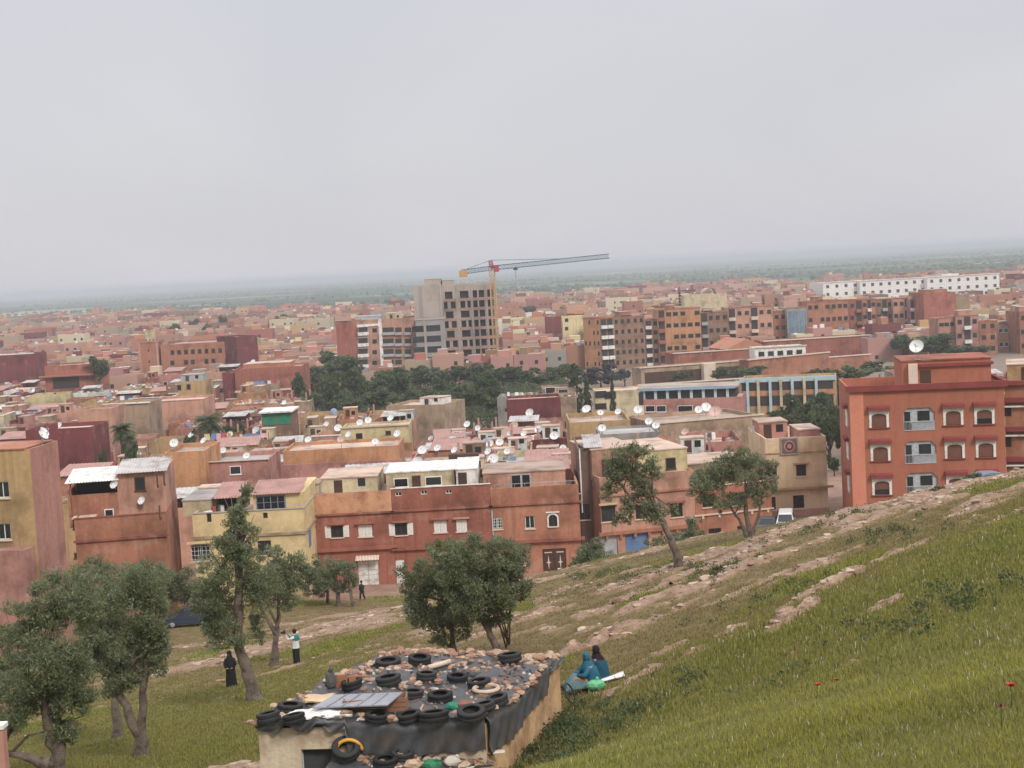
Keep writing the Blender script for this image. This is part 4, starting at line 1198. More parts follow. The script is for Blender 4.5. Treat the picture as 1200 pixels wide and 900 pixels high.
GM = 'town houses behind the front row'
t = simple(585, 649, 262, 468, 9, 'maroon', 'maroon box-shaped house with pink lower storey and one wall dish', wins=[], group=GM)
t.band('lower_storey', -1.0, t.zt(617, 491) + 1.0, 0.25, wallmat('pink')); t.band('coping', t.h + .003, 0.15, 0.1, M_BRICKRED)
x, _, z = t.hit(612, 502); t.part('door', M_WOOD, lambda b: b.box(x - .9, -0.29, z - 1.4, x + .6, -0.253, z + 1.3))
wall_dish(t, 621, 484, 10, 0.0)
t = simple(388, 468, 225, 501, 8, 'yellow', 'pale yellow rooftop house with two dark windows behind the red row', wins=[(421, 511, 1.0, .9), (455, 507, .8, .6)], group=GM, par=0.3)
t.band('coping', t.h + .003, 0.18, 0.2, wallmat('cream')); t.band('lower_wall', -1, t.zt(430, 521) + 1, 0.5, wallmat('orange'))
t = simple(445, 510, 262, 475, 10, 'tan', 'plain tan windowless block with white rooftop hut in front of the park trees', group=GM, d1=258)
t.shed(t.w * 0.55, t.w - .5, 1, 5, 1.6, M_WHITE)
t = simple(296, 331, 262, 484, 8, 'brown', 'house with green tarpaulins stretched under a white roof slab', group=GM, par=0.2)
t.part('roof_slab', M_WHITE, lambda b: b.box(-.4, -.8, t.h + .003, t.w + .4, 8, t.h + .3))
t.part('tarpaulin', M_GREENT, lambda b: (b.box(0.2, -0.1, t.h - 2.2, t.w * .45, -.003, t.h - .2), b.box(t.w * .5, -0.1, t.h - 2.2, t.w - .2, -.003, t.h - .2)))
t = simple(318, 455, 178, 526, 9, 'orange', 'long orange rear wall house right behind the peeling parapet', group=GM, par=0.4)
t.band('lower_wall', -1, t.zt(400, 541) + 1, 0.4, wallmat('pink'))
t = simple(764, 886, 186, 492, 12, 'tan', 'long bare tan wall house behind the leaning olive tree', group=GM, d1=190)
t.band('coping', t.h + .003, 0.2, 0.15, M_TRIM)
t = simple(658, 730, 186, 494, 12, 'ochre', 'ochre flat-roofed house with several dishes beside the bare tan wall', group=GM, d1=186, par=.6)
t = simple(693, 764, 176, 508, 8, 'grey', 'grey roof hut house with sheet roof beside the long bare tan wall', group=GM, par=.3, roof=M_ROOFG)
t = simple(17, 95, 212, 503, 9, 'maroon', 'wide maroon house with stepped parapet behind the pink corner building', group=GM, par=.6)
t.part('parapet_step', wallmat('maroon'), lambda b: b.box(t.w * .32, .02, t.h + .003, t.w * .48, .6, t.h + .8))
t = simple(-14, 34, 440, 416, 12, 'maroon', 'far maroon windowless block by the left edge with white parapet line', group=GM)
t.band('coping', t.h + .003, 0.35, 0.1, M_WHITE)
t = simple(45, 104, 400, 428, 14, 'brick-red', 'brick-red building with shaded ground-floor opening left of the minaret', group=GM)
x0, _, z0 = t.hit(62, 449); x1 = t.hit(93, 449)[0]; t.part('opening', M_DARK, lambda b: b.box(x0, -.05, z0 - 1.6, x1, -.004, z0 + 1.6)); t.band('canopy', z0 + 1.7, .4, 1.4, wallmat('terracotta'))
t.shed(t.w * .8, t.w + .6, -1.5, 6, 0.6, wallmat('brick-red'), door=False)
# mosque hall with two rows of small windows, maroon end wing
t = simple(183, 276, 470, 402, 26, 'terracotta', 'long terracotta hall with two rows of small windows behind the minaret', name='mosque_hall', cat='building',
           wins=[(202 + k * 8, 413 - k * 0.35, 1.2, 1.4) for k in range(10)] + [(202 + k * 8, 425 - k * 0.35, 1.2, 1.4) for k in range(10) if k % 3 != 1])
simple(272.5, 297, 462, 394, 16, 'maroon', 'tall maroon wing at the end of the terracotta hall', name='hall_wing', cat='building', d1=466)
simple(253, 347, 372, 433, 14, 'brick-red', 'broad brick-red blank-walled house with pale coping in front of the terracotta hall', group=GM, mats=None).band('coping', 0, 0, .01, M_TRIM) if False else None
t = simple(268, 347, 372, 431, 14, 'brick-red', 'broad brick-red blank-walled house with pale coping in front of the terracotta hall', group=GM)
t.band('coping', t.zt(300, 459), .5, .25, M_TRIM); t.shed(t.w * .1, t.w * .8, 3, 12, 1.4, wallmat('terracotta'), door=False)
simple(253, 268, 374, 437, 10, 'maroon', 'narrow maroon side house joined to the broad brick-red one', group=GM)
t = simple(164, 228, 292, 470, 12, 'salmon', 'salmon house with flush plain front below the minaret', group=GM); t.band('coping', t.h + .003, .15, .15, M_TRIM)
t = simple(112, 164, 268, 474, 10, 'tan', 'tan house with thin white roof edge below and left of the minaret', group=GM); t.band('coping', t.h + .003, .25, .3, M_WHITE)
simple(79, 120, 246, 480, 9, 'salmon', 'small salmon house left of the tan one with white roof edge', group=GM)
t = simple(200, 232, 330, 447, 9, 'ochre', 'ochre house with wooden rooftop shed at the foot of the minaret', group=GM, wins=[(210, 454), (221, 453)]); t.shed(.5, t.w - .5, 1, 6, 1.8, M_METAL)
t = simple(228, 300, 166, 541, 9, 'pink', 'pink house with long grey roof and white edge behind the yellow corner house', group=GM, roof=M_ROOFG, wins=[(276, 551, 1.3, 1.0)], style='flatw')
t.band('coping', t.h + .003, .12, .2, M_TRIM)
t = simple(178, 226, 164, 530, 9, 'orange', 'bright orange house with dark lane window behind the terrace with verandah', group=GM, wins=[(201, 582, 1.2, 1.0)])

def minaret():
    h = House((157.5, 470), (180, 470), 6.2, ytop=400, label='square terracotta minaret with pale edges and white lantern top', name='minaret', cat='minaret')
    h.walls(wallmat('terracotta'), par=0.6, holes=False)
    w = h.w
    for x0 in (-0.05, w - 0.62): h.part('corner_strip', wallmat('salmon'), lambda b: b.box(x0, -0.08, 0, x0 + 0.67, -0.003, h.h))
    for k in range(3): h.part('niche', M_WOOD, lambda b: b.box(w/2 - .25, -0.05, h.h - 3.5 - k * 3.6, w/2 + .25, -.004, h.h - 2.6 - k * 3.6))
    h.part('doorway', M_METAL, lambda b: b.box(w/2 - 1.2, -0.08, 0.3, w/2 + 1.2, -.004, 3.4))
    h.band('cornice', h.h - .5, .5, .2, wallmat('salmon'), faces='fr')
    def mer(b):
        for k in range(6): 
            x = .1 + k * (w - .6) / 5
            b.box(x, 0.0, h.h + .003, x + .45, .3, h.h + .7)
    h.part('merlons', wallmat('terracotta'), mer)
    L_ = h.part('lantern', wallmat('cream'), lambda b: b.box(w * .3, 1.8, h.h - .6, w * .74, 4.4, h.h + 3.6))
    b = MB(); b.lathe([(1.25, 0), (1.2, .6), (.9, 1.2), (.4, 1.6), (.06, 1.8), (.05, 3.0)], 12, 0, origin=(w * .52, 3.1, h.h + 3.6)); b.build('dome', wallmat('terracotta'), L_)
minaret()

# ---- generic apartment blocks ------------------------------------------------
def block(px0, px1, d, ytop, depth, col, label, rows, cols, d1=None, side=None, balc=(), ww=1.3, wh=1.3, frame='flat', ybot=None, par=0.8, balmat=None, skip=0, name='apartment_block', seed=1, roofbits=2, blank=()):
    h = House((px0, d), (px1, d if d1 is None else d1), depth, ytop=ytop, label=label, name=name, cat='apartment building', group='apartment blocks beyond the park')
    mats = {}
    if side: mats = {'r': wallmat(side), 'l': wallmat(side)}
    h.walls(wallmat(col), par=par, holes=False, mats=mats)
    r = random.Random(seed)
    sh = h.h / rows if ybot is None else (h.h - h.zt((px0 + px1) / 2, ybot)) / rows
    for c in range(cols):
        xc = h.w * (c + .5) / cols
        if c in balc:
            bw = h.w / cols * 0.92
            for k in range(rows):
                zz = h.h - sh * (k + 1)
                o = h.part('balcony', [balmat or M_WHITE], lambda b: b.box(xc - bw/2, -1.1, zz + .05, xc + bw/2, -.003, zz + 1.1))
                b = MB(); b.box(xc - bw/2 + .1, -.06, zz + 1.15, xc + bw/2 - .1, -.004, zz + sh - .25); b.build('opening', M_DARK, o)
        elif c in blank: continue
        else:
            for k in range(rows):
                if r.random() < skip: continue
                link('window', window_mesh(frame, ww, wh), h.root, (xc + r.uniform(-.1, .1), 0, h.h - sh * (k + 1) + sh * .42))
    h.band('coping', h.h + .003, .25, .15, wallmat('terracotta'))
    for k in range(roofbits):
        x = r.uniform(.5, max(.6, h.w - 5)); hh = r.uniform(1.2, 2.6)
        h.shed(x, min(h.w - .3, x + r.uniform(2.5, 4.5)), 1.5, min(depth - .5, 6), hh, wallmat(r.choice(['salmon', 'cream', 'terracotta'])), door=False)
    return h

# apartment house beside the unfinished tower
def bld_balconies():
    h = House((409, 453), (483, 454), 18, ytop=374, label='salmon five-storey apartment house with white balcony frames and dark red flank beside the unfinished tower', name='apartment_block', cat='apartment building', group='apartment blocks beyond the park')
    h.walls(wallmat('salmon'), par=.8, holes=False)
    rows = [387, 400, 412.5, 425, 437]
    for i, y in enumerate(rows):
        x0, _, z = h.hit(425.5, y); bw = 3.4
        o = h.part('balcony', [M_WHITE], lambda b: (b.box(x0 - bw/2, -1.2, z - 1.6, x0 + bw/2, -.003, z - .6), b.box(x0 - bw/2, -.3, z + 1.0, x0 + bw/2, -.003, z + 1.5)))
        b = MB(); b.box(x0 - bw/2 + .3, -.1, z - .58, x0 + bw/2 - .3, -.006, z + .98); b.build('opening', M_DARK, o)
        for px in (416.5, 439):
            x, _, zz = h.hit(px, y); link('window', window_mesh('flat', 1.4, 1.2), h.root, (x, 0, zz - .6))
        for px, w_ in ((455, 3.6), (467, 2.2), (478, 2.2)):
            x, _, zz = h.hit(px, y + .5); 
            o = h.part('balcony', [M_METAL], lambda b: b.box(x - w_/2, -.8, zz - 1.3, x + w_/2, -.003, zz - .5))
            b = MB(); b.box(x - w_/2 + .1, -.08, zz - .45, x + w_/2 - .1, -.005, zz + 1.0); b.build('opening', M_DARK, o)
    for px in (446.5,): 
        x = h.hit(px, 400)[0]; h.part('white_strip', M_WHITE, lambda b: b.box(x - .5, -.25, 0, x + .5, -.003, h.h))
    x0 = h.hit(418, 380)[0]; x1 = h.hit(445, 380)[0]; zt = h.zt(430, 381)
    h.part('white_frame', M_WHITE, lambda b: b.box(x0, -.28, zt - .4, x1, -.003, zt + .3))
    h.shed(1, 9, 3, 12, 1.8, M_METAL, door=False, roof=M_CORR); h.shed(h.w * .55, h.w * .8, 2, 9, 2.4, wallmat('cream')); 
    h2 = House((390, 452), (408.8, 450), 18, ytop=376, label='dark brick-red flank house without windows left of the white-balconied apartments', name='apartment_block', cat='apartment building', group='apartment blocks beyond the park')
    h2.walls(wallmat('brick-red'), par=.5, holes=False)
    h2.band('coping', h2.h + .003, .2, .15, M_TRIM)
bld_balconies()

def bld_tower():
    h = House((516, 466.5), (579, 467), 18, ytop=333, label='tall unfinished concrete tower with rows of empty window openings under the crane', name='unfinished_tower', cat='tower')
    z8 = [h.zt(548, 345 + k * 11.4) for k in range(8)]
    for k, z in enumerate(z8):
        xs = [(.06, .2), (.34, .5)] if k % 2 == 0 else [(.02, .1), (.16, .25), (.34, .43), (.47, .53)]
        xs += [(.58, .66), (.69, .79), (.85, .9), (.93, .98)]
        for a, c in xs: h.holes['f'].append((h.w * a, h.w * c, z - 1.15, z + 1.2))
    h.walls(M_CONC, par=.4, holes=True, reveal=1.6)
    for k, z in enumerate(z8):
        o = h.part('floor_band', M_BRICKRAW, lambda b: b.box(0.6, -.14, z - 2.05, h.w - .1, -.003, z - 1.15))
        xs = [(.06, .2), (.34, .5)] if k % 2 == 0 else [(.02, .1), (.16, .25), (.34, .43), (.47, .53)]
        xs += [(.58, .66), (.69, .79), (.85, .9), (.93, .98)]
        for a, c in xs:
            b = MB(); b.box(h.w * a + .01, 1.3, z - 1.14, h.w * c - .01, 1.59, z + 1.19); b.build('opening', M_DARK, h.root)  # dark block at the back of each opening paints in its deep shade
    for a in (0.0, .27, .54, .815, .965):
        h.part('column', M_CONC, lambda b: b.box(h.w * a, -.3, 0, h.w * a + .55, -.003, h.h))
    h2 = House((483, 464.5), (516, 464.5), 14, ytop=334, label='x', name='stair_core', cat='tower')
    ol = h2.root; ol.name = 'stair_tower'; ol['label'] = 'pale blank concrete stair tower with dark vertical slot joined to the unfinished tower'; ol['category'] = 'tower'
    h2.walls(M_CONC, par=.4, holes=False)
    x = h2.hit(493, 350)[0]; h2.part('slot', M_CONCD, lambda b: b.box(x - .6, -.06, 20, x + .6, -.005, h2.h - .5))
    x = h2.hit(515, 350)[0]; h2.part('slot', M_CONCD, lambda b: b.box(x - .25, -.06, 20, x + .15, -.005, h2.h - .5))
    x0, _, zt = h2.hit(497, 328, 3); x1 = h2.hit(530, 328, 3)[0]
    h2.shed(x0, h2.w - .2, 3, 12, zt - h2.zr, M_CONC, door=False, name='roof_housing', roof=M_CONCD)
    h.shed(.3, 4.2, 2, 11, zt - h.zr - .6, M_CONC, door=False, name='roof_housing', roof=M_CONCD)
    h3 = House((483.4, 449.5), (517.5, 450), 11, ytop=373, label='low grey wing with long dark window bands in front of the unfinished tower', name='tower_wing', cat='building')
    h3.walls(M_CONCD, par=.4, holes=False)
    for k in range(5):
        z = h3.zt(500, 385 + k * 12.4)
        for px0, px1 in ((483, 497.5), (499.5, 516)):
            a = h3.hit(px0, 385)[0]; c = h3.hit(px1, 385)[0]
            o = h3.part('window_band', M_GLASS, lambda b: b.box(a, -.06, z - .95, c, -.005, z + .95))
    for px in (498.5,): 
        x = h3.hit(px, 400)[0]; h3.part('column', M_CONC, lambda b: b.box(x - .3, -.25, 0, x + .3, -.003, h3.h))
    h3.band('coping', h3.h - .5, .5, .2, M_CONC)
bld_tower()

def crane():
    d = 456
    base = W(583, 436, d); top = W(575, 313, d)
    ycr = paint('crane yellow', (0.50, 0.30, 0.10), var=0.15, scale=1); bl = paint('crane blue', (0.05, 0.12, 0.16), var=0.2, scale=1); rd = paint('crane red', (0.42, 0.05, 0.07), var=0.2, scale=1)
    gz = G(base.x, base.y)
    o = empty('tower_crane', (base.x, base.y, gz), 0, 'yellow lattice tower crane with long dark blue jib over the unfinished tower', 'crane')
    H = top.z - gz
    def lattice(b, p0, p1, wd, n, up, r=.08, tri=False):
        p0 = Vector(p0); p1 = Vector(p1); ax = (p1 - p0); L_ = ax.length; ax.normalize()
        s1 = ax.cross(Vector(up)).normalized(); s2 = s1.cross(ax)
        cs = [(-1, -1), (1, -1), (1, 1), (-1, 1)] if not tri else [(-1, -1), (1, -1), (0, 1.0)]
        P = lambda c, t: p0 + ax * (L_ * t) + s1 * (c[0] * wd / 2) + s2 * (c[1] * wd / 2)
        for c in cs: b.tube([P(c, 0), P(c, 1)], r, 4)
        for k in range(n):
            for i in range(len(cs)):
                c, e = cs[i], cs[(i + 1) % len(cs)]
                b.tube([P(c, k / n), P(e, (k + 1) / n)], r * .6, 3, cap=False); b.tube([P(c, k / n), P(e, k / n)], r * .6, 3, cap=False)
    b = MB(); lattice(b, (0, 0, -.5), (0, 0, H), 1.7, 26, (0, 1, 0), .13); b.build('mast', ycr, o)
    b = MB(); b.box(-2, -2, -.6, 2, 2, .5); b.build('footing', M_CONC, o)
    tip = W(714, 300, d) - Vector((base.x, base.y, gz)); ctip = W(541, 319, d) - Vector((base.x, base.y, gz))
    j0 = Vector((0, 0, H - .3)); 
    b = MB(); lattice(b, j0, tip, 1.3, 30, (0, 0, 1), .11, True); b.build('jib', bl, o)
    b = MB(); lattice(b, j0, ctip, 1.3, 9, (0, 0, 1), .10); b.build('counter_jib', bl, o)
    b = MB(); b.box(ctip.x - .8, -.9, ctip.z - 1.6, ctip.x + 1.8, .9, ctip.z + .5); b.build('counterweight', ycr, o)
    ap = W(574.5, 305, d) - Vector((base.x, base.y, gz))
    b = MB(); lattice(b, (0, 0, H - .3), ap, 1.1, 4, (0, 1, 0), .14); b.build('apex', rd, o)
    b = MB(); b.box(.6, -1.6, H - 1.6, 2.2, -.2, H + .3); b.build('cab', rd, o)
    b = MB(); b.tube([ap, j0.lerp(tip, .62) + Vector((0, 0, .6))], .07, 4); b.build('stay_cable', bl, o)
    b = MB(); b.tube([ap, j0.lerp(ctip, .9) + Vector((0, 0, .6))], .07, 4); b.build('stay_cable', bl, o)
    q = j0.lerp(tip, .2); b = MB(); b.box(q.x - .7, -.5, q.z - 1.4, q.x + .7, .5, q.z - .6); b.tube([q - Vector((0, 0, 1.4)), q - Vector((0, 0, 4))], .06, 4); b.build('trolley', bl, o)
crane()

BL = 'terracotta'
# the blocks right of the tower
block(700, 752, 466, 372, 16, 'brown', 'brown apartment block with white balcony stack and small windows right of the crane', 5, 7, balc=(0, 1), ww=1.0, wh=1.3, d1=470, par=.8, seed=3)
block(680, 699.5, 470, 373, 16, 'orange', 'narrow orange apartment block with few slit windows beside the brown one', 5, 4, ww=.6, wh=1.2, d1=466, skip=.3, seed=4, roofbits=0)
block(752.5, 768, 472, 375, 14, 'salmon', 'slim salmon apartment block with balcony stack between brown and orange blocks', 5, 2, balc=(0,), d1=472, seed=5, roofbits=0)
block(768, 818, 468, 362, 16, 'orange', 'tall orange apartment block with paired windows and roof antennas', 5, 6, balc=(0,), balmat=M_BRICKRED, ww=1.6, wh=1.2, seed=6, skip=.25)
block(818.5, 850, 474, 366, 15, 'brown', 'dull brown apartment block between the tall orange and the salmon blocks', 4, 4, balc=(0,), balmat=M_METAL, ww=1.2, seed=7)
block(850.5, 903, 484, 360, 16, 'salmon', 'salmon apartment block with two balcony stacks and pillared roof terrace', 4, 6, balc=(0, 3), balmat=M_TRIM, seed=8)
t = block(903.5, 919, 490, 366, 14, 'terracotta', 'narrow terracotta block left of the glass-fronted one', 4, 2, seed=9, roofbits=1)
t = block(919.5, 943, 486, 361, 14, 'grey', 'pale block with tall blue glass stair front', 4, 4, seed=10, roofbits=0, blank=(0, 1, 2, 3))
for a, c in ((.08, .55), (.64, .82), (.88, .97)): t.part('glazing', paint('blue glazing', (0.16, 0.23, 0.30), rough=.25, var=.35, scale=.5), lambda b: b.box(t.w * a, -.12, 2, t.w * c, -.005, t.h - 1))
block(943.5, 992, 500, 353, 16, 'terracotta', 'terracotta apartment block with shaded ground arches right of the glass front', 4, 7, seed=11, skip=.1)
block(992.5, 1008, 502, 352, 16, 'brick-red', 'slim brick-red block with balconies beside the terracotta arches block', 4, 2, balc=(1,), balmat=M_BRICKRED, seed=12, roofbits=0)
block(1008.5, 1024, 505, 351, 15, 'terracotta', 'slim terracotta block under the bright yellow roof', 4, 3, balc=(1,), seed=13, roofbits=0)
t = block(1024.5, 1044, 508, 351, 15, 'brown', 'slim brown block with dark glazed strip', 4, 3, balc=(1,), balmat=M_METAL, seed=14, roofbits=0)
t.shed(.2, t.w * .9, 2, 8, 1.2, wallmat('yellow'), door=False)
block(1044.5, 1064, 505, 350, 15, 'salmon', 'slim salmon block with grey balcony stack', 4, 3, balc=(2,), balmat=M_METAL, seed=15, roofbits=0)
block(1064.5, 1080, 500, 351, 15, 'pink', 'pale pink block with white banded balconies', 4, 3, balc=(0, 1, 2), seed=16, roofbits=1)
t = simple(1080.5, 1118, 488, 343, 18, 'brick-red', 'big plain brick-red block without windows below the long white building', name='apartment_block', group='apartment blocks beyond the park', cat='apartment building', mats={'r': wallmat('brown')})
t.shed(1, t.w * .8, 2, 10, 1.5, wallmat('terracotta'), door=False)
simple(1118.3, 1135, 492, 347, 18, 'tan', 'tan return wall of the plain brick-red block', name='apartment_block', group='apartment blocks beyond the park', cat='apartment building')
block(1097, 1117, 440, 373, 10, 'salmon', 'low salmon house with paired windows in front of the plain brick-red block', 3, 3, seed=17, roofbits=0, ww=1.4, wh=1)
block(1117.5, 1144, 438, 370, 10, 'pink', 'low pink house with white veranda roof in front of the plain block', 3, 3, balc=(1,), seed=18, roofbits=1)
block(1144.5, 1166, 442, 377, 10, 'terracotta', 'terracotta house joined to the low pink one', 3, 2, seed=19, roofbits=0)
block(1166.5, 1192, 450, 380, 10, 'salmon', 'salmon house with white-framed windows by the brown field', 2, 4, seed=20, frame='flatw')
block(1192.5, 1225, 440, 365, 12, 'terracotta', 'terracotta block cut off by the right edge beside the field', 3, 4, seed=21)

# long white building on the horizon side
def bld_white():
    GW = 'long white building'
    segs = [(963, 1006, 330.5), (1006.3, 1085, 327.5), (1085.3, 1170, 323)]
    labs = ['long white building with two rows of dark square windows, left wing', 'middle wing of the long white building with dark square windows', 'right wing of the long white building, tallest against the fields']
    for (a, c, y), lab in zip(segs, labs):
        h = House((a, 930), (c, 936), 20, ytop=y, label=lab, name='white_building', cat='building', group=GW)
        h.walls(M_WHITE, par=.5, holes=False)
        n = int((c - a) / 9.8)
        for k in range(n):
            x = h.w * (k + .5) / n
            for z in (h.h - 3.6, h.h - 8.6, h.h - 13):
                link('window', shared(('bigwin',), lambda b: (b.box(-1.15, -.1, 0, 1.15, .02, 2.3, 0), b.box(-1.0, -.104, .15, 1.0, -.095, 2.15, 1)), 'window', [M_WHITE, M_DARK]), h.root, (x, 0, z))
        h.band('coping', h.h + .003, .5, .5, M_WHITE)
bld_white()

# school in front with blue columns
def bld_school():
    h = House((862, 305), (973, 300), 9, ytop=443, label='school wing with pale blue columns and two open galleries', name='school_wing', cat='school')
    h.walls(wallmat('ochre'), par=.5, holes=False, roof=M_ROOFG)
    for (y0, y1) in ((448, 457), (464, 475)):
        za, zb = h.zt(915, y1), h.zt(915, y0)
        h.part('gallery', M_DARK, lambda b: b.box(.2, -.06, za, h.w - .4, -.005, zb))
    h.band('eaves', h.zt(915, 447), .9, .3, M_PALEBLUE)
    cols = [864, 876.5, 889, 903, 915.5, 929, 943, 957]
    for i, px in enumerate(cols):
        x = h.hit(px, 460)[0]
        o = h.part('column', M_PALEBLUE if i % 2 else wallmat('cream'), lambda b: b.box(x - .28, -.7, 0, x + .28, -.32, h.h - .1))
    h.band('parapet_wall', h.zt(915, 463), 1.0, .15, wallmat('orange'))
    h2 = House((747, 266), (863, 262), 10, ytop=467, label='low pink school hall with blue clerestory posts under a flat roof', name='school_hall', cat='school')
    h2.walls(wallmat('pink'), par=.3, holes=False)
    x0, _, zt = h2.hit(750, 455, 2.5); x1 = h2.hit(862, 449, 2.5)[0]
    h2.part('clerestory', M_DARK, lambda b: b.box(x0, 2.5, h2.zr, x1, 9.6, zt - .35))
    h2.part('roof_slab', M_CONC, lambda b: b.box(x0 - .5, 1.6, zt - .347, x1 + .4, 10.4, zt))
    for k in range(8):
        x = x0 + (x1 - x0) * (k + .2) / 8
        h2.part('post', M_PALEBLUE, lambda b: b.box(x, 1.9, h2.zr + .003, x + .5, 2.4, zt - .35))
    h2.part('blue_fascia', paint('school blue', (0.27, 0.38, 0.48), var=.15), lambda b: b.box(x0, 1.5, zt - .5, x1, 1.597, zt - .1))
    for px in (762, 775, 800, 806):
        x, _, z = h2.hit(px, 479); link('window', window_mesh('flatw', 1.8, 1.2), h2.root, (x, 0, z - .6))
    x, _, z = h2.hit(751, 466, -.02); h2.part('door', M_DARK, lambda b: b.box(x - .4, -.08, z - 1.4, x + .5, -.005, z + 1.0))
bld_school()
t = simple(690, 748, 300, 458, 9, 'cream', 'cream school annex with dark openings beside the dark cypress', name='school_annex', cat='school', wins=[(704, 462, 2.4, 1.4), (715, 463, 2.4, 1.4), (704, 476, 2.4, 1.2)], par=.3)
t = simple(628, 668, 318, 455, 9, 'tan', 'tan annex house with pale window panels among the park trees', wins=[(645, 458, 2.2, 1.6), (660, 460, 2.2, 1.6)], style='flatw', group=GM)
# market halls, long low walls and white pavilion beyond the school
def low(px0, px1, d, ytop, depth, col, label, d1=None, trim=True, name='long_wall_building', par=.3, mat=None):
    t = simple(px0, px1, d, ytop, depth, col, label, d1=d1, name=name, cat='building', group='low halls beyond the school', par=par, mat=mat)
    if trim: t.band('coping', t.h + .003, .3, .3, M_TRIM)
    return t
t = low(745, 885, 372, 427, 7, 'tan', 'long low shed with pale roof edge and shaded front beyond the pink school hall', d1=380)
t.part('shaded_front', M_WOOD, lambda b: b.box(1, -.06, .2, t.w - 1, -.005, t.h - 1.2)); t.part('white_ramp', M_TRIM, lambda b: b.box(t.w * .5, -2.2, 0, t.w * .6, -.1, t.h + .2))  # dark sheet laid on the front wall stands for its shade
low(742, 905, 345, 447, 4, 'tan', 'bare tan boundary wall between the school and the long shed', d1=350)
low(785, 880, 420, 412, 10, 'brick-red', 'long brick-red hall with low pitched roof edge', d1=424)
def gable():
    h = House((848, 425), (892, 428), 14, ytop=408, label='red hall with pitched terracotta roof beyond the long shed', name='pitched_hall', cat='building', group='low halls beyond the school')
    h.walls(wallmat('pink'), par=.1, holes=False)
    def rf(b):
        w, d_, z = h.w, 14, h.h
        V = [(-.5, -.5, z), (w + .5, -.5, z), (w + .5, d_ + .5, z), (-.5, d_ + .5, z), (w * .5, -.5, z + 2.8), (w * .5, d_ + .5, z + 2.8)]
        b.add(V, [(0, 1, 4), (3, 5, 2), (0, 4, 5, 3), (1, 2, 5, 4)])
    h.part('pitched_roof', paint('roof tiles', (0.40, 0.18, 0.11), var=.2, scale=.4), rf)
gable()
t = low(880, 940, 400, 407, 9, 'white', 'small white pavilion with row of dark windows', mat=M_WHITE, name='pavilion')
for k in range(5): link('window', window_mesh('flat', 1.6, 1.2), t.root, (t.w * (k + .7) / 5.4, 0, t.h - 2.2))
low(892, 1016, 452, 397, 12, 'brick-red', 'long brick-red building with pale roof line behind the white pavilion', d1=456)
low(905, 1015, 400, 420, 5, 'terracotta', 'low terracotta wall right of the white pavilion', d1=408)
low(872, 967, 372, 418, 4, 'terracotta', 'low terracotta wall in front of the white pavilion', d1=385)

t = simple(656, 682, 560, 371, 12, 'yellow', 'pale yellow house with two small windows above the park', wins=[(664, 375, 1.3, 1.3), (664, 385, 1.3, 1.3)], group=GM)
simple(682.5, 706, 545, 378, 12, 'maroon', 'dark maroon house right of the pale yellow one', group=GM)
simple(636, 656, 590, 372, 12, 'maroon', 'maroon house left of the pale yellow one', group=GM)
t = simple(800, 850, 640, 345, 14, 'cream', 'pale hall with curved grey roof left of the roof antennas', name='curved_roof_hall', cat='building')
t.part('curved_roof', M_CORR, lambda b: b.lathe([(3.2, 0), (3.2, 8)], 16, 0, axis=(0, 1, 0), origin=(t.w * .6, 1, t.h - .5)))
# mast with antennas on the tall orange block
b = MB(); p = W(797, 362, 478); q = W(797, 336, 478)
b.tube([(0, 0, 0), (0, 0, q.z - p.z + 1)], .18, 6); 
for k in range(5): b.box(-.5 + .1 * (k % 2), -.1, 2.0 + k * 1.0, .5 - .1 * (k % 3), .1, 2.6 + k * 1.0)
o = b.build('antenna_mast', M_WOOD, None, (p.x, p.y, p.z - 1)); tag(o, 'dark antenna mast on the roof of the tall orange apartment block', 'antenna')

# pylon-like slim tower far left
t = simple(106, 115, 1450, 360, 14, 'salmon', 'far salmon tower block standing out above the left of the town', name='far_tower_block', cat='tower')
# ------------------------------------------------------------------ the mass of houses between the landmarks
def occupied(P, dirv, nrm, w, d, pad=0.3):
    """does a new footprint meet one already there (sampled points)"""
    pts = [P + dirv * (w * a) + nrm * (d * c) for a in (0, .25, .5, .75, 1) for c in (0, .5, 1)]
    for A, u, n, fw, fd in FOOT:
        if (A - P).length > fw + fd + w + d: continue
        for q in pts:
            v = q - A
            if -pad < v.dot(u) < fw + pad and -pad < v.dot(n) < fd + pad: return True
        v0 = A - P
        for a in (0, .5, 1):
            for c in (0, .5, 1):
                v = v0 + u * (fw * a) + n * (fd * c)
                if -pad < v.dot(dirv) < w + pad and -pad < v.dot(nrm) < d + pad: return True
    return False

def px_of(x, y, z=0): return proj((x, y, z))

def zone_free(px, d):
    """where houses may stand, by direction and distance"""
    if 345 < px < 668 and 284 < d < 440: return False        # park
    if 655 < px < 1020 and 240 < d < 460: return False       # school grounds
    if 885 < px < 1035 and 143 < d < 312: return False       # tree-lined street
    if 1000 < px < 1260 and 300 < d < 436: return False      # brown field
    if px > 960 and d < 170: return False
    return True

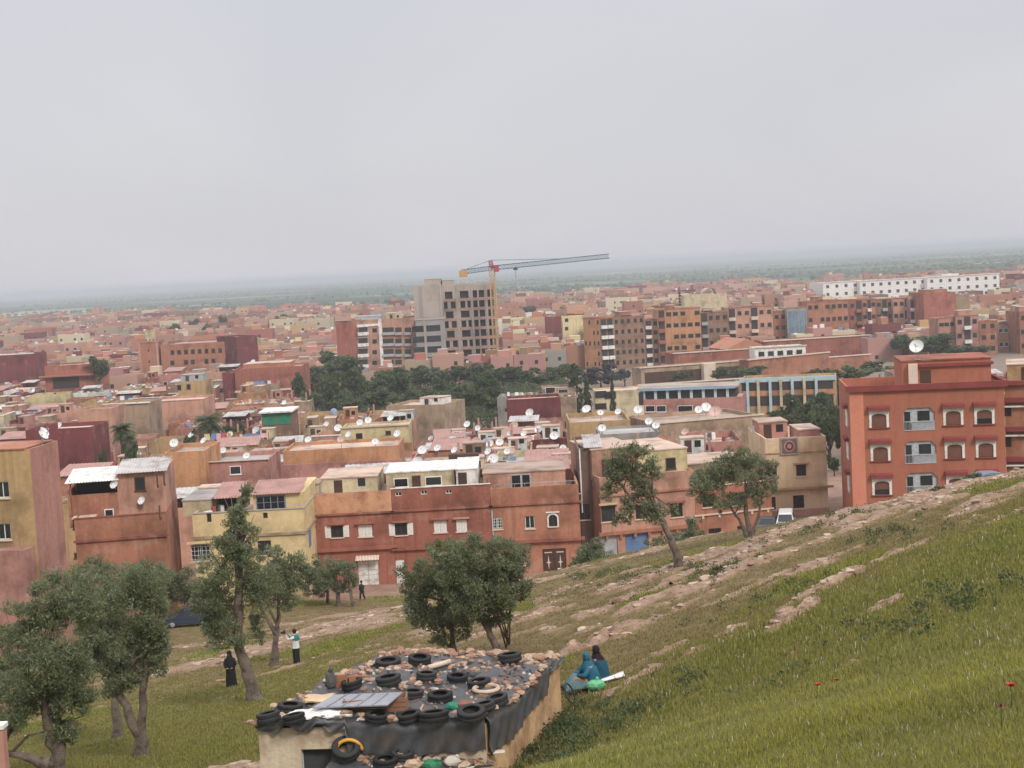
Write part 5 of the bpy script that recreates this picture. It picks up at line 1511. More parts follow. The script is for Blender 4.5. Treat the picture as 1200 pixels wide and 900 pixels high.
LANDMARKS = [('minaret', 168, 428), ('wide maroon house', 56, 512), ('unfinished tower', 530, 400), ('pale yellow rooftop house', 428, 510), ('maroon box-shaped house', 617, 485),
             ('green tarpaulins', 312, 490), ('tan windowless block', 477, 490), ('long bare tan wall', 825, 505), ('verandah terrace', 125, 580), ('yellow corner house', 270, 590),
             ('tall palm', 143, 510), ('bushy palm', 246, 495), ('orange rear wall', 390, 532), ('terracotta hall', 235, 425), ('broad brick-red house', 305, 445), ('left photo edge', 5, 470),
             ('white rooftop rooms', 505, 560), ('star-studded door house', 612, 565), ('cream rug house', 925, 520), ('cypress', 680, 470), ('brick-red shaded building', 75, 440), ('pink grey-roofed house', 265, 548), ('red apartment block', 1085, 450), ('park trees', 480, 455), ('bright orange house', 200, 545)]
def where(px, py):
    best = min(LANDMARKS, key=lambda l: (l[1] - px) ** 2 + 2.5 * (l[2] - py) ** 2)
    dx, dy = px - best[1], py - best[2]
    n = best[0]
    if best[0] == 'left photo edge': return 'near the left photo edge'
    if abs(dx) > 1.6 * abs(dy): r = 'left of' if dx < 0 else 'right of'
    elif abs(dx) > 0.6 * abs(dy): r = ('left of and ' if dx < 0 else 'right of and ') + ('above' if dy < 0 else 'below')
    else: r = 'beyond' if dy < 0 else 'in front of'
    return r + ' the ' + n

FEATURES = ['stair hut', 'blue water tank', 'white parapet edge', 'corrugated shelter', 'washing line', 'red sheet roof', 'raised brick pillars', 'two roof huts', 'grey roof', 'tall side wall', 'cluttered roof', 'plain parapet']
FCOLS = ['terracotta', 'salmon', 'tan', 'ochre', 'pink', 'cream', 'brick-red', 'brown', 'maroon', 'orange', 'yellow', 'grey', 'white']
FW = [20, 18, 17, 8, 14, 8, 9, 9, 5, 5, 2, 3, 1]

def dress(h, feat, r, near):
    z = h.zr; w, d = h.w, h.depth
    if feat == 'stair hut': h.shed(w * .15, w * .15 + 2.6, d * .4, d * .4 + 2.6, 2.2, h.mat)
    elif feat == 'blue water tank':
        b = MB(); b.lathe([(0.01, 0), (.62, 0), (.66, .1), (.66, 1.2), (.45, 1.45), (.2, 1.5), (.2, 1.6), (0.01, 1.6)], 12, 0, origin=(0, 0, 0)); b.build('water_tank', M_TANK, h.root, (w * .6, d * .4, z + .4))
        b = MB(); b.box(-.8, -.8, 0, .8, .8, .39); b.build('tank_stand', M_CONC, h.root, (w * .6, d * .4, z + .003))
    elif feat == 'white parapet edge': h.part('coping', M_WHITE, lambda b: (b.box(-.1, -.1, h.h + .003, w + .1, .25, h.h + .16), b.box(w - .25, .253, h.h + .003, w + .1, d, h.h + .16)))
    elif feat == 'corrugated shelter':
        link('sheet_roof', _mk(lambda b: corr_sheet(b, w * .2, w * .8, d * .25, d * .8, z + 1.7, z + 2.2, pitch=.5), [M_CORR]), h.root)
        h.part('shelter_wall', h.mat, lambda b: (b.box(w * .22, d * .7, z, w * .78, d * .78, z + 1.9), b.box(w * .22, d * .28, z, w * .26, d * .7, z + 1.6)))
    elif feat == 'washing line':
        h.part('line_posts', M_WOOD, lambda b: [b.box(x, d * .3, z, x + .08, d * .3 + .08, z + 1.7) for x in (w * .1, w * .9)])
        V = []; F = []; T = []
        x = w * .13
        while x < w * .86:
            ww = r.uniform(.5, 1.1); hh = r.uniform(.6, 1.2); c = r.choice([(.7, .7, .7), (.5, .1, .1), (.15, .25, .5), (.6, .5, .3), (.1, .1, .12), (.7, .4, .45)])
            b0 = len(V); y = d * .3 + .04
            V += [(x, y, z + 1.62), (x + ww, y, z + 1.6), (x + ww, y + .05, z + 1.6 - hh), (x, y - .03, z + 1.6 - hh), (x, y + .03, z + 1.62), (x + ww, y + .03, z + 1.6), (x + ww, y + .08, z + 1.6 - hh), (x, y, z + 1.6 - hh)]
            F += [(b0, b0+1, b0+2, b0+3), (b0+4, b0+7, b0+6, b0+5), (b0, b0+3, b0+7, b0+4), (b0+1, b0+5, b0+6, b0+2)]; T += [(*c, 1)] * 4; x += ww + r.uniform(.05, .4)
        me = np_mesh('washing', V, F, M_CLOTHS, attrs={'tint': ('FACE', 'FLOAT_COLOR', T)}); link('washing', me, h.root)
    elif feat == 'red sheet roof':
        link('sheet_roof', _mk(lambda b: corr_sheet(b, w * .1, w * .9, d * .2, d * .9, z + 1.5, z + 2.3, pitch=.5), [M_REDSHEET]), h.root)
        h.part('shelter_wall', h.mat, lambda b: b.box(w * .12, d * .24, z, w * .88, d * .8, z + 1.5))
    elif feat == 'raised brick pillars':
        for x in (.06, .5, .9):
            for y in (.06, .9): h.part('pillar', M_BRICKRAW, lambda b: b.box(w * x, d * y, z, w * x + .3, d * y + .3, z + 2.4))
    elif feat == 'two roof huts':
        h.shed(w * .08, w * .38, d * .3, d * .7, 2.2, h.mat); h.shed(w * .58, w * .92, d * .45, d * .9, 1.8, wallmat(r.choice(['cream', 'salmon', 'tan'])), door=False)
    elif feat == 'tall side wall': h.part('side_wall', wallmat(r.choice(['maroon', 'brick-red', 'tan', 'pink'])), lambda b: b.box(w - .3, .02, h.h + .003, w - .01, d - .02, h.h + 1.5))
    elif feat == 'cluttered roof': junk(h, 26, r.randint(0, 9999), big=1.3)
    if feat != 'cluttered roof': junk(h, r.randint(9, 24), r.randint(0, 9999), big=1.25)
    if near and feat not in ('two roof huts', 'stair hut') and r.random() < .55: h.shed(w * .6, w * .6 + min(2.6, w * .35), d * .55, d * .55 + 2.2, r.uniform(1.4, 2.3), wallmat(r.choice(['cream', 'salmon', 'tan', 'white'])), name='rooftop_room')

def fill():
    r = random.Random(21)
    cand = []
    d = 149.0
    row = 0
    while d < 620:
        step = r.uniform(8.0, 12.0)
        x = -0.42 * d - 6 + r.uniform(0, 6)
        yaw = r.uniform(-.08, .08)
        while x < 0.42 * d + 8:
            w = r.uniform(5.5, 10.5)
            if r.random() < .05: x += r.uniform(1.0, 3.0)
            y = d + r.uniform(-1.2, 1.2)
            px = px_of(x + w / 2, y, 6)[0]
            if -60 < px < 1262 and zone_free(px, d) and r.random() > .03:
                cand.append((x, y, w, step - r.uniform(.2, 1.0), yaw + r.uniform(-.02, .02)))
            x += w + r.uniform(0.02, .25)
        d += step + (4.0 if row % 2 else .3); row += 1
    good = []
    for x, y, w, dep, yaw in cand:
        P = Vector((x, y)); u = Vector((math.cos(yaw), math.sin(yaw))); n = Vector((-u.y, u.x))
        if occupied(P, u, n, w, dep): continue
        good.append((x, y, w, dep, yaw))
    good.sort(key=lambda q: q[1])
    used = set(); dishes = 0
    rest = []
    for i, (x, y, w, dep, yaw) in enumerate(good):
        hgt = r.choices([4.6, 6.4, 7.6, 9.2], [10, 34, 40, 12])[0] + r.uniform(-.4, .4)
        if y < 235: hgt = min(hgt, 7.4 - r.uniform(0, 1.5))
        col = r.choices(FCOLS, FW)[0]
        if i >= 250: rest.append((x, y, w, dep, yaw, hgt, col)); continue
        g = G(x + w / 2, y)
        px, py, _ = px_of(x + w / 2, y, g + hgt)
        pl = where(px, py)
        for tries in range(200):
            feat = r.choice(FEATURES)
            if tries > 20: col = r.choices(FCOLS, FW)[0]
            if (col, feat, pl) not in used: break
        used.add((col, feat, pl))
        lab = f'{col} house with {feat} {pl}'
        P = Vector((x, y))
        h = House.__new__(House)
        h.A = P; h.dir = Vector((math.cos(yaw), math.sin(yaw))); h.nrm = Vector((-h.dir.y, h.dir.x)); h.w = w; h.rz = yaw; h.depth = dep
        gg = [G(q.x, q.y) for q in (P, P + h.dir * w, P + h.nrm * dep, P + h.dir * w + h.nrm * dep)]
        h.z0 = min(gg[:2]); h.sink = .6 + max(0, h.z0 - min(gg)); h.h = hgt
        h.root = empty('town_house', (x, y, h.z0), yaw, lab, 'house', 'town houses behind the front row'); h.O = Vector((x, y, h.z0))
        h.holes = {'f': [], 'r': [], 'l': []}
        h.mat = wallmat(col)
        sm = {}
        if r.random() < .5: sm = {('r' if x < 0 else 'l'): wallmat(r.choices(FCOLS, FW)[0])}
        par = r.uniform(.4, 1.1)
        h.walls(h.mat, par=par, holes=False, mats=sm, roof=M_ROOFG if feat == 'grey roof' else M_ROOF)
        h.short = f'{col} house with {feat} {pl}'
        FOOT.append((P, h.dir, h.nrm, w, dep))
        dress(h, feat, r, y < 260)
        # windows in the storeys that clear the roofs in front
        n = max(1, int(w / 3.2)); 
        for st in range(2):
            zc = hgt - par - 1.9 - st * 3.1
            if zc < .8: continue
            for k in range(n):
                if r.random() < .35: continue
                ww, wh, style = r.choice([(.8, .9, 'flat'), (1.0, 1.1, 'flat'), (1.2, 1.1, 'flatw'), (.6, .6, 'flat')])
                link('window', window_mesh(style, ww, wh), h.root, (w * (k + .5) / n + r.uniform(-.3, .3), 0, zc - wh * .4))
        side = 'l' if x > 0 else 'r'
        if r.random() < .5:
            (lx, ly), rz = h.place(side, dep * r.uniform(.3, .7)); link('window', window_mesh('flat', .8, .9), h.root, (lx, ly, hgt - par - 2.0), rz)
    return rest
REST = fill()

# ------------------------------------------------------------------ far houses: one mass of roofs running out to the fields
def far_mass(rest):
    r = np.random.default_rng(5); rr = random.Random(9)
    items = list(rest)
    d = 622.0
    while d < 2700:
        dens = 1.0 if d < 1500 else .8
        step = rr.uniform(11, 15) * (1 + (d - 600) / 1600)
        half = 0.41 * d
        x = -half
        while x < half:
            w = rr.uniform(8, 15) * (1 + (d - 600) / 2500)
            px = 600 + 1700 * x / d
            lim = float(np.interp(px, [0, 300, 450, 650, 800, 1000, 1200], [1800, 1500, 1400, 1500, 1620, 1480, 1380])) + 220 * (fbm(px / 110.0, 3.3, 77, 2) - .5)
            p_ = dens * float(sstep(lim, lim - 160, d)) * (0.9 if fbm(x / 130, d / 130, 12, 2) > .36 else .25)
            if rr.random() < p_:
                items.append((x, d + rr.uniform(-3, 3), w, step * rr.uniform(.6, .95), rr.uniform(-.15, .15), rr.choices([5, 7, 9.5, 12.5], [10, 34, 34, 12])[0] + rr.uniform(-.6, .6), rr.choices(FCOLS, FW)[0]))
            x += w + rr.uniform(.0, 3.0)
        d += step * 1.12
    V = []; F = []; T = []
    def put(P, u, n, x0, x1, y0, y1, z0, z1, c, rc):
        b = len(V)
        for z in (z0, z1):
            for a, e in ((x0, y0), (x1, y0), (x1, y1), (x0, y1)):
                q = P + u * a + n * e; V.append((q.x, q.y, z))
        F.extend([(b+4,b+5,b+6,b+7),(b,b+1,b+5,b+4),(b+1,b+2,b+6,b+5),(b+2,b+3,b+7,b+6),(b+3,b,b+4,b+7)])
        T.extend([rc, c, c, c, c])
    roofc = [(0.44, .34, .28), (.40, .35, .31), (.52, .40, .33), (.44, .28, .22), (.62, .58, .54), (.34, .29, .26), (.5, .42, .36)]
    for x, y, w, dep, yaw, hgt, col in items:
        P = Vector((x, y)); u = Vector((math.cos(yaw), math.sin(yaw))); n = Vector((-u.y, u.x))
        g = G(x, y) if y < 300 else float(town_level(x, y))
        if y > 620 and occupied(P, u, n, w, dep): continue
        if 700 < y < 935 and 945 < 600 + 1700 * x / y < 1185: hgt = min(hgt, 4.5); 
        if 800 < y < 932 and 945 < 600 + 1700 * x / y < 1185 and rr.random() < .7: continue
        k = rr.uniform(.85, 1.15); l_ = sum(PAL[col]) / 3; c = tuple((v * .86 + l_ * .14) * k for v in PAL[col]); rc = rr.choice(roofc)
        par = rr.uniform(.3, .9)
        put(P, u, n, 0, w, 0, dep, g - .6, g + hgt - par, c, rc)
        # parapet walls standing round the roof
        c2 = tuple(min(1, v * 1.05) for v in c)
        for (a0, a1, e0, e1) in ((0, w, -.02, .25), (0, .25, .26, dep - .26), (w - .25, w, .26, dep - .26), (0, w, dep - .25, dep + .02)):
            put(P, u, n, a0, a1, e0, e1, g + hgt - par + .01, g + hgt, c2, c2)
        if rr.random() < .75:
            a = rr.uniform(.05, .5) * w; e = rr.uniform(.2, .6) * dep; cc = tuple(v * rr.uniform(.85, 1.1) for v in PAL[rr.choices(FCOLS, FW)[0]])
            put(P, u, n, a, a + rr.uniform(2.2, 4.5), e, e + rr.uniform(2, 3.5), g + hgt - par + .01, g + hgt + rr.uniform(.8, 2.2), cc, rr.choice(roofc + [(.65, .63, .6)]))
        for _q in range(rr.randint(0, 3)):
            a = rr.uniform(.05, .8) * w; e = rr.uniform(.1, .8) * dep; s = rr.uniform(.6, 1.4); cc = rr.choice([(.68, .67, .65), (.6, .58, .55), (.2, .26, .36), (.1, .09, .09), (.35, .08, .07)])
            put(P, u, n, a, a + s, e, e + s * .7, g + hgt - par + .01, g + hgt - par + s, cc, cc)
        if y < 1500:
            m = max(1, int(w / 3.4))
            for st in range(2):
                z = g + hgt - par - 2.2 - st * 3.1
                if z < g + .5: break
                for q in range(m):
                    if rr.random() < .4: continue
                    a = w * (q + .5) / m
                    put(P, u, n, a - .5, a + .5, -.08, -.01, z - .55, z + .6, (.035, .03, .03), (.3, .2, .15))
    T = np.c_[np.array(T), np.ones(len(T))]
    me = np_mesh('distant_houses', V, F, attr_mat('distant walls and roofs', 'tint', var=.15, scale=.12), attrs={'tint': ('FACE', 'FLOAT_COLOR', T)})
    o = link('distant_houses', me)
    tag(o, 'far mass of pink and terracotta flat-roofed houses fading into haze', 'houses', kind='stuff')
far_mass(REST)

# dishes: (px, py centre, diameter px, colour)
DISHES = [(15,458,5),(43,458,5),(4,479,6),(212,423,5),(187,432,4),(297,425,6),(37,516,7),(56,518,6),(103,529,10),(163,537,8),(205,523,9),(158,497,5),(325,519,9),(310,552,11),(345,507,8),
 (376,537,9,'rusty orange'),(389,545,9,'rusty orange'),(316,562,9,'tan'),(331,541,9,'pale grey'),(367,551,7),(346,560,6),(398,502,8),(422,497,7),(383,498,6),(374,503,6),(459,491,8),(483,502,12),(491,499,10),(527,517,9),(521,506,7),(546,522,8),
 (556,519,10,'pinkish'),(575,522,8),(574,539,12),(582,533,8),(595,532,7),(490,542,15),(496,532,10),(603,499,8,'tan'),(632,506,9),(631,517,8,'pinkish'),(650,513,9),(625,537,10,'maroon'),(640,535,12,'maroon'),
 (633,542,6,'pale grey'),(678,505,9),(696,505,8),(705,502,7,'maroon'),(733,522,8),(761,513,15),(776,516,14,'rusty orange'),(761,499,8),(792,511,8,'pinkish'),(688,482,9),(725,484,7),(748,484,9),(827,478,10),(819,482,8),
 (838,483,12,'pinkish'),(860,490,10,'rusty orange'),(704,490,5),(892,497,8),(1078,410,14),(1192,410,12),(494,459,6),(470,466,7),(449,468,6),(404,470,6),(341,483,5),(334,475,5),(310,540,7),(288,540,6),(420,478,6),(440,520,7),(270,512,6),(240,520,6),(92,470,5),(60,486,6),(130,462,5),(22,490,6),(660,520,7),(612,520,7),(540,508,6),(505,515,6),(560,505,6),(590,512,6,'pale grey'),(450,546,8),(417,548,6),(930,500,7),(905,496,6),(352,528,8),(362,517,7),(410,512,7),(432,494,7),(515,527,8),(534,532,8),(566,528,7),(586,520,8),(600,530,8,'pinkish'),(615,512,7),(548,500,7),(570,494,7),(440,505,6),(505,490,7),(475,512,8),(300,505,7),(320,498,6),(290,520,7),(260,530,7),(225,512,7),(190,520,7),(175,505,6),(70,500,6),(110,510,7),(85,520,7),(640,500,8),(668,530,7),(712,520,8),(745,505,8),(780,500,8),(850,500,8),(870,508,7),(330,515,7,'tan'),(400,520,7,'pinkish'),(455,500,6,'pale grey')]
def put_dishes():
    r = random.Random(4)
    seen = {}
    for q in DISHES:
        px, py, dp = q[:3]; col = q[3] if len(q) > 3 else 'white'
        v = ray(px + dp * .05, py + dp * .95)
        best = None
        for rf in ROOFS:
            h, zr = rf[0], rf[1]
            z = h.O.z + zr
            if v.z >= 0: continue
            t = (z - CAM.z) / v.z; p = CAM + v * t
            rel = Vector((p.x, p.y)) - h.A; a, e = rel.dot(h.dir), rel.dot(h.nrm)
            x0, x1, y0, y1 = rf[2] if len(rf) > 2 else (.35, h.w - .35, .35, h.depth - .35)
            if a > -1 and a < h.w + 1 and e > -6 and e < h.depth + 1:
                aa = min(max(a, x0), x1); ee = min(max(e, y0), y1)
                dist = abs(a - aa) + abs(e - ee)
                if dist > 2.5: continue
                key = p.y + dist * 8
                if best is None or key < best[0]: best = (key, h, aa, ee, zr)
        if best is None: continue
        _, h, a, e, zr = best
        p2 = h.A + h.dir * a + h.nrm * e
        p = Vector((p2.x, p2.y, h.O.z + zr + .003))
        dia = min(2.1, max(.85, 1.2 * dp * p.y / FPX))
        short = h.short or str(h.root.get('label', ''))
        w_ = short.split()
        n = seen.setdefault(h.root.name, []); 
        desc = None
        opts = [col, 'small ' + col if dia < 1.1 else 'large ' + col, col + ' front' if e < h.depth / 2 else col + ' rear', 'tilted ' + col, 'weathered ' + col, 'thin-masted ' + col, 'second ' + col, 'third ' + col]
        for od in opts:
            if od not in n: desc = od; break
        n.append(desc)
        lab = f'{desc} dish on ' + short
        ws = lab.split()
        if len(ws) > 16: lab = ' '.join(ws[:16]); 
        while lab.split()[-1] in ('and', 'of', 'the', 'with', 'in', 'by', 'a', 'behind', 'beside', 'to', 'its', 'white', 'long'): lab = ' '.join(lab.split()[:-1])
        dish(p, dia, h.rz + R(-18) + r.uniform(-.35, .3), lab, col, R(34) + r.uniform(-.1, .1), post=r.uniform(.5, .9))
put_dishes()
# ------------------------------------------------------------------ trees
def leaf_mat(name, trans=0.4):
    if name in MATS: return MATS[name]
    m, nt, N, L, P = newmat(name)
    at = nd(N, 'ShaderNodeAttribute', attribute_name='tint')
    L.new(at.outputs['Color'], P.inputs['Base Color'])
    P.inputs['Roughness'].default_value = 0.6; P.inputs['Specular IOR Level'].default_value = 0.25
    tr = nd(N, 'ShaderNodeBsdfTranslucent'); L.new(at.outputs['Color'], tr.inputs['Color'])
    ms = nd(N, 'ShaderNodeMixShader'); ms.inputs[0].default_value = trans
    L.new(P.outputs[0], ms.inputs[1]); L.new(tr.outputs[0], ms.inputs[2])
    L.new(ms.outputs[0], N['Material Output'].inputs['Surface'])
    MATS[name] = m
    return m
M_LEAF = leaf_mat('leaves')
M_BARK = paint('olive bark', (0.165, 0.125, 0.098), var=0.55, scale=3.5, bump=1.0, fine=0.3, streak=.6, dirt=(.06,.045,.035))
M_BARKD = paint('dark bark', (0.09, 0.07, 0.055), var=0.4, scale=2.0, bump=0.6)

def leaf_cloud(centers, radii, n, size, cols, seed, elong=3.2, shell=0.4, up=0.30):
    """n leaf faces gathered in clumps; returns V,F,T"""
    g = np.random.default_rng(seed)
    centers = np.asarray(centers, float); radii = np.asarray(radii, float)
    w = radii ** 2; w /= w.sum()
    ci = g.choice(len(centers), n, p=w)
    dirv = g.normal(size=(n, 3)); dirv /= np.linalg.norm(dirv, axis=1, keepdims=True)
    rad = (shell + (1 - shell) * g.random(n) ** 0.7) * np.where(g.random(n) < .2, g.uniform(1.0, 1.5, n), 1.0)
    P = centers[ci] + dirv * (radii[ci] * rad)[:, None] * np.array([1, 1, .82])
    t = dirv * .5 + g.normal(size=(n, 3)) * .55 + np.array([0, 0, up]); t /= np.linalg.norm(t, axis=1, keepdims=True)
    b = np.cross(t, g.normal(size=(n, 3))); b /= np.linalg.norm(b, axis=1, keepdims=True)
    s = size * g.uniform(.6, 1.35, n)
    a = (t * (s * .5)[:, None]); c = b * (s * .5 / elong)[:, None]
    V = np.stack([P - a, P + c * 1.0 - a * .1, P + a, P - c * 1.0 - a * .1], 1).reshape(-1, 3)
    F = np.arange(4 * n).reshape(n, 4)
    cols = np.asarray(cols, float)
    cc = cols[(g.integers(0, len(cols), len(centers)))][ci] * .5 + cols[g.integers(0, len(cols), n)] * .5
    T = np.c_[cc * g.uniform(.75, 1.25, n)[:, None], np.ones(n)]
    return V, F, T

OLIVE = [(0.180, 0.205, 0.10), (0.22, 0.245, 0.13), (0.145, 0.17, 0.075), (0.28, 0.295, 0.19), (0.105, 0.13, 0.056), (0.20, 0.225, 0.125)]
DARKG = [(0.078, 0.105, 0.045), (0.105, 0.135, 0.058), (0.065, 0.088, 0.044), (0.13, 0.16, 0.07)]
MIDG = [(0.065, 0.090, 0.034), (0.085, 0.115, 0.042), (0.05, 0.075, 0.032), (0.11, 0.135, 0.05)]
YELG = [(0.12, 0.12, 0.035), (0.09, 0.10, 0.03), (0.15, 0.14, 0.05), (0.07, 0.085, 0.03)]
PURP = [(0.10, 0.085, 0.10), (0.13, 0.11, 0.135), (0.08, 0.075, 0.07), (0.065, 0.06, 0.05)]

def clumps(ells, seed, rmul=1.0, per=1.0):
    """clump centres spread through ellipsoids [(x,y,z,rx,ry,rz)]"""
    g = random.Random(seed); C = []; Rr = []
    for x, y, z, rx, ry, rz in ells:
        r0 = min(rx, rz) * .36 * rmul
        n = max(4, int(per * 9 * (rx * rz) / (r0 * r0) * .28 + 3))
        for k in range(n):
            u = Vector((g.gauss(0, 1), g.gauss(0, 1), g.gauss(0, 1))).normalized() * (g.random() ** .42)
            k_ = .86
            C.append((x + u.x * rx * k_, y + u.y * ry * k_, z + u.z * rz * k_)); Rr.append(r0 * g.uniform(.55, 1.1))
    return C, Rr

def olive(base, d, trunks, crowns, label, seed, leaf=0.15, dens=1.0, cols=OLIVE, name='olive_tree', cat='tree', group='olive trees on the hillside', tr=0.2, bark=None, twig=True, rmul=1.0, zbase=None):
    """base px; trunks = [(list of px points), ...]; crowns = [(cx,cy,rx,ry[,dy])] in photo pixels at distance d"""
    p = W(base[0], base[1], d); z = GD(p.x, p.y) if zbase is None else zbase
    # slide along the ray so that the foot meets the ground
    root = empty(name, (p.x, p.y, z), 0, label, cat, group)
    O = Vector((p.x, p.y, z)); dz = z - p.z
    sc = d / FPX; g = random.Random(seed)
    def L_(px, py, dy=0.0):
        q = W(px, py, d + dy); return Vector((q.x, q.y, q.z)) - Vector((p.x, p.y, p.z))
    ells = []
    for c in crowns:
        dy = c[4] if len(c) > 4 else g.uniform(-.25, .25) * c[2] * sc
        q = L_(c[0], c[1], dy); ells.append((q.x, q.y, q.z, c[2] * sc, c[2] * sc * .95, c[3] * sc))
    b = MB()
    for ti, tp in enumerate(trunks):
        pts = [L_(px, py) for px, py in tp[:-1]] if not isinstance(tp[-1], tuple) else [L_(px, py) for px, py in tp]
        r0 = tp[-1] if not isinstance(tp[-1], tuple) else tr
        if ti == 0 or (pts[0].length < .8): pts[0] = pts[0] - Vector((0, 0, .35))
        n = len(pts)
        # resample with wobble
        fine = []
        for i in range(n - 1):
            for k in range(4):
                t = k / 4; q = pts[i].lerp(pts[i + 1], t); fine.append(q + Vector((g.uniform(-1, 1), g.uniform(-1, 1), 0)) * r0 * .22 * (1 if i or k else 0))
        fine.append(pts[-1])
        m = len(fine); rad = [r0 * (1.55 - .55 * min(1, i / 3)) * (1 - .6 * i / m) for i in range(m)]
        b.tube(fine, rad, 12, rough=.13)
        end = fine[-1]; er = rad[-1]
        order = sorted(ells, key=lambda e: (Vector(e[:3]) - end).length)
        for e in (order[:max(2, len(order) * 2 // 3)] if len(trunks) < 3 else order[:3]):
            tgt = Vector(e[:3]) + Vector((g.uniform(-.3, .3) * e[3], g.uniform(-.3, .3) * e[4], g.uniform(0, .3) * e[5]))
            s_ = fine[g.randint(max(1, m * 2 // 3), m - 1)]
            mid = s_.lerp(tgt, .5) + Vector((g.uniform(-.2, .2), g.uniform(-.2, .2), .12 * (tgt - s_).length))
            b.tube([s_, mid, tgt], [er * .85, er * .55, er * .2], 6)
            if twig:
                for k in range(4):
                    t2 = tgt + Vector((g.uniform(-.8, .8) * e[3], g.uniform(-.8, .8) * e[4], g.uniform(-.2, .95) * e[5]))
                    b.tube([mid.lerp(tgt, .6), t2], [er * .3, er * .08], 4)
    b.build('trunk', bark or M_BARK, root)
    C, Rr = clumps(ells, seed, rmul)
    area = sum(math.pi * e[3] * e[5] for e in ells)
    n = int(min(90000, area / (leaf * leaf / 2.6 * .5) * 3.6 * dens))
    V, F, T = leaf_cloud(C, Rr, n, leaf, cols, seed)
    me = np_mesh('crown', V, F, M_LEAF, attrs={'tint': ('FACE', 'FLOAT_COLOR', T)})
    link('crown', me, root)
    return root

olive((66, 905), 39, [[(66, 905), (68, 878), (58, 845), (52, 800), .26], [(62, 876), (30, 880), (-6, 872), .15]],
      [(58, 775, 52, 75), (25, 745, 32, 60), (88, 700, 32, 48), (18, 815, 38, 40), (84, 800, 34, 52), (55, 690, 30, 35), (75, 850, 28, 20)], 'dense low olive tree with forked dark trunk at the left photo edge', 1, tr=.26, leaf=.105)
olive((166, 886), 44, [[(166, 888), (163, 862), (150, 832), (140, 808), (128, 780), .2], [(168, 884), (167, 845), (168, 800), (172, 770), .17]],
      [(150, 760, 45, 50), (175, 715, 28, 60), (120, 715, 34, 50), (186, 755, 20, 45), (135, 790, 34, 30), (160, 680, 34, 34), (105, 760, 26, 40)], 'olive tree with two crossing pale trunks left of the shack', 2, leaf=.105)
olive((138, 852), 52, [[(138, 852), (136, 825), (130, 780), .22]], [(110, 672, 46, 34), (72, 690, 30, 32), (170, 662, 32, 26), (130, 720, 45, 40), (185, 690, 16, 22)], 'broad olive tree behind the two-trunked one, its stub of trunk showing', 3, leaf=.12)
olive((299, 819), 60, [[(302, 820), (292, 795), (284, 772), (278, 745), (280, 690), (284, 620), .3]],
      [(262, 690, 36, 55), (286, 640, 24, 40), (278, 604, 19, 30), (302, 690, 26, 45), (240, 700, 22, 45), (266, 742, 28, 28), (252, 725, 20, 30), (300, 735, 14, 24), (290, 575, 9, 14), (268, 640, 20, 26)], 'tall slender olive tree with thick leaning trunk beside the person in black', 4, leaf=.125, dens=.9)
olive((320, 778), 76, [[(320, 778), (324, 745), (326, 715), .2], [(324, 742), (312, 722), (303, 708), .11]], [(325, 675, 32, 34), (346, 664, 20, 28), (306, 690, 22, 26), (332, 700, 24, 18), (318, 650, 20, 14)], 'rounded olive tree with forked trunk left of the photographer', 5, leaf=.16)
olive((396, 706), 122, [[(397, 706), (395, 690), (393, 672), .2]], [(392, 664, 22, 22), (398, 684, 18, 12), (380, 676, 14, 18)], 'small street olive with pale trunk in front of the garage doors', 6, leaf=.22, group='olive trees along the street')
olive((415, 706), 121, [[(416, 707), (411, 690), (407, 674), .17]], [(408, 662, 14, 18), (412, 676, 8, 10)], 'thin leaning street olive nearest the garage doors', 7, leaf=.22, group='olive trees along the street')
olive((384, 707), 124, [[(384, 707), (384, 690), (378, 672), .14]], [(370, 672, 16, 24), (358, 680, 10, 20), (374, 690, 14, 10)], 'dark bushy street olive left of the pale-trunked one', 8, leaf=.22, cols=DARKG + OLIVE, group='olive trees along the street')
olive((588, 768), 50, [[(592, 770), (578, 748), (566, 728), (560, 700), .15], [(585, 766), (597, 754), .08]],
      [(568, 672, 42, 44), (602, 664, 26, 38), (545, 648, 34, 26, -1.2), (540, 690, 34, 34, -1.4), (560, 700, 30, 26, -.8), (582, 652, 26, 28, -.8), (580, 690, 28, 26, -.8), (520, 650, 26, 22, -.5), (545, 700, 40, 34), (575, 715, 28, 24), (590, 700, 24, 30), (560, 640, 34, 18), (612, 686, 14, 26)], 'spreading olive tree leaning behind the shack, dark bent trunk', 9, leaf=.115)
olive((534, 768), 51, [[(536, 770), (531, 752), (528, 728), (522, 695), .13]],
      [(510, 682, 40, 42), (486, 666, 24, 30), (530, 715, 34, 28), (500, 715, 26, 22), (540, 660, 28, 32), (484, 700, 14, 22), (520, 740, 22, 12)], 'olive tree with short straight trunk behind the shack roof', 10, leaf=.115)
olive((796, 666), 65, [[(798, 668), (791, 645), (781, 620), (768, 596), (757, 572), .2], [(768, 598), (740, 585), (722, 560), .09]],
      [(738, 556, 32, 36), (718, 548, 20, 24), (757, 585, 20, 26), (748, 528, 22, 14), (735, 600, 12, 22), (770, 605, 16, 18), (712, 575, 10, 18), (762, 552, 16, 22), (790, 600, 8, 10), (722, 610, 6, 12)], 'leaning olive tree with long bent trunk on the grassy brow', 11, leaf=.14, dens=.85)
olive((880, 628), 86, [[(882, 629), (876, 606), (872, 585), (878, 560), .18], [(879, 626), (866, 606), (856, 592), .12], [(880, 622), (889, 600), (893, 575), .10]],
      [(834, 562, 26, 26), (872, 546, 28, 24), (900, 558, 14, 32), (850, 586, 24, 14), (818, 566, 18, 22), (884, 576, 22, 16), (862, 530, 20, 12), (846, 545, 20, 16)], 'broad olive tree on the brow in front of the long terracotta house', 12, leaf=.17, dens=.9)
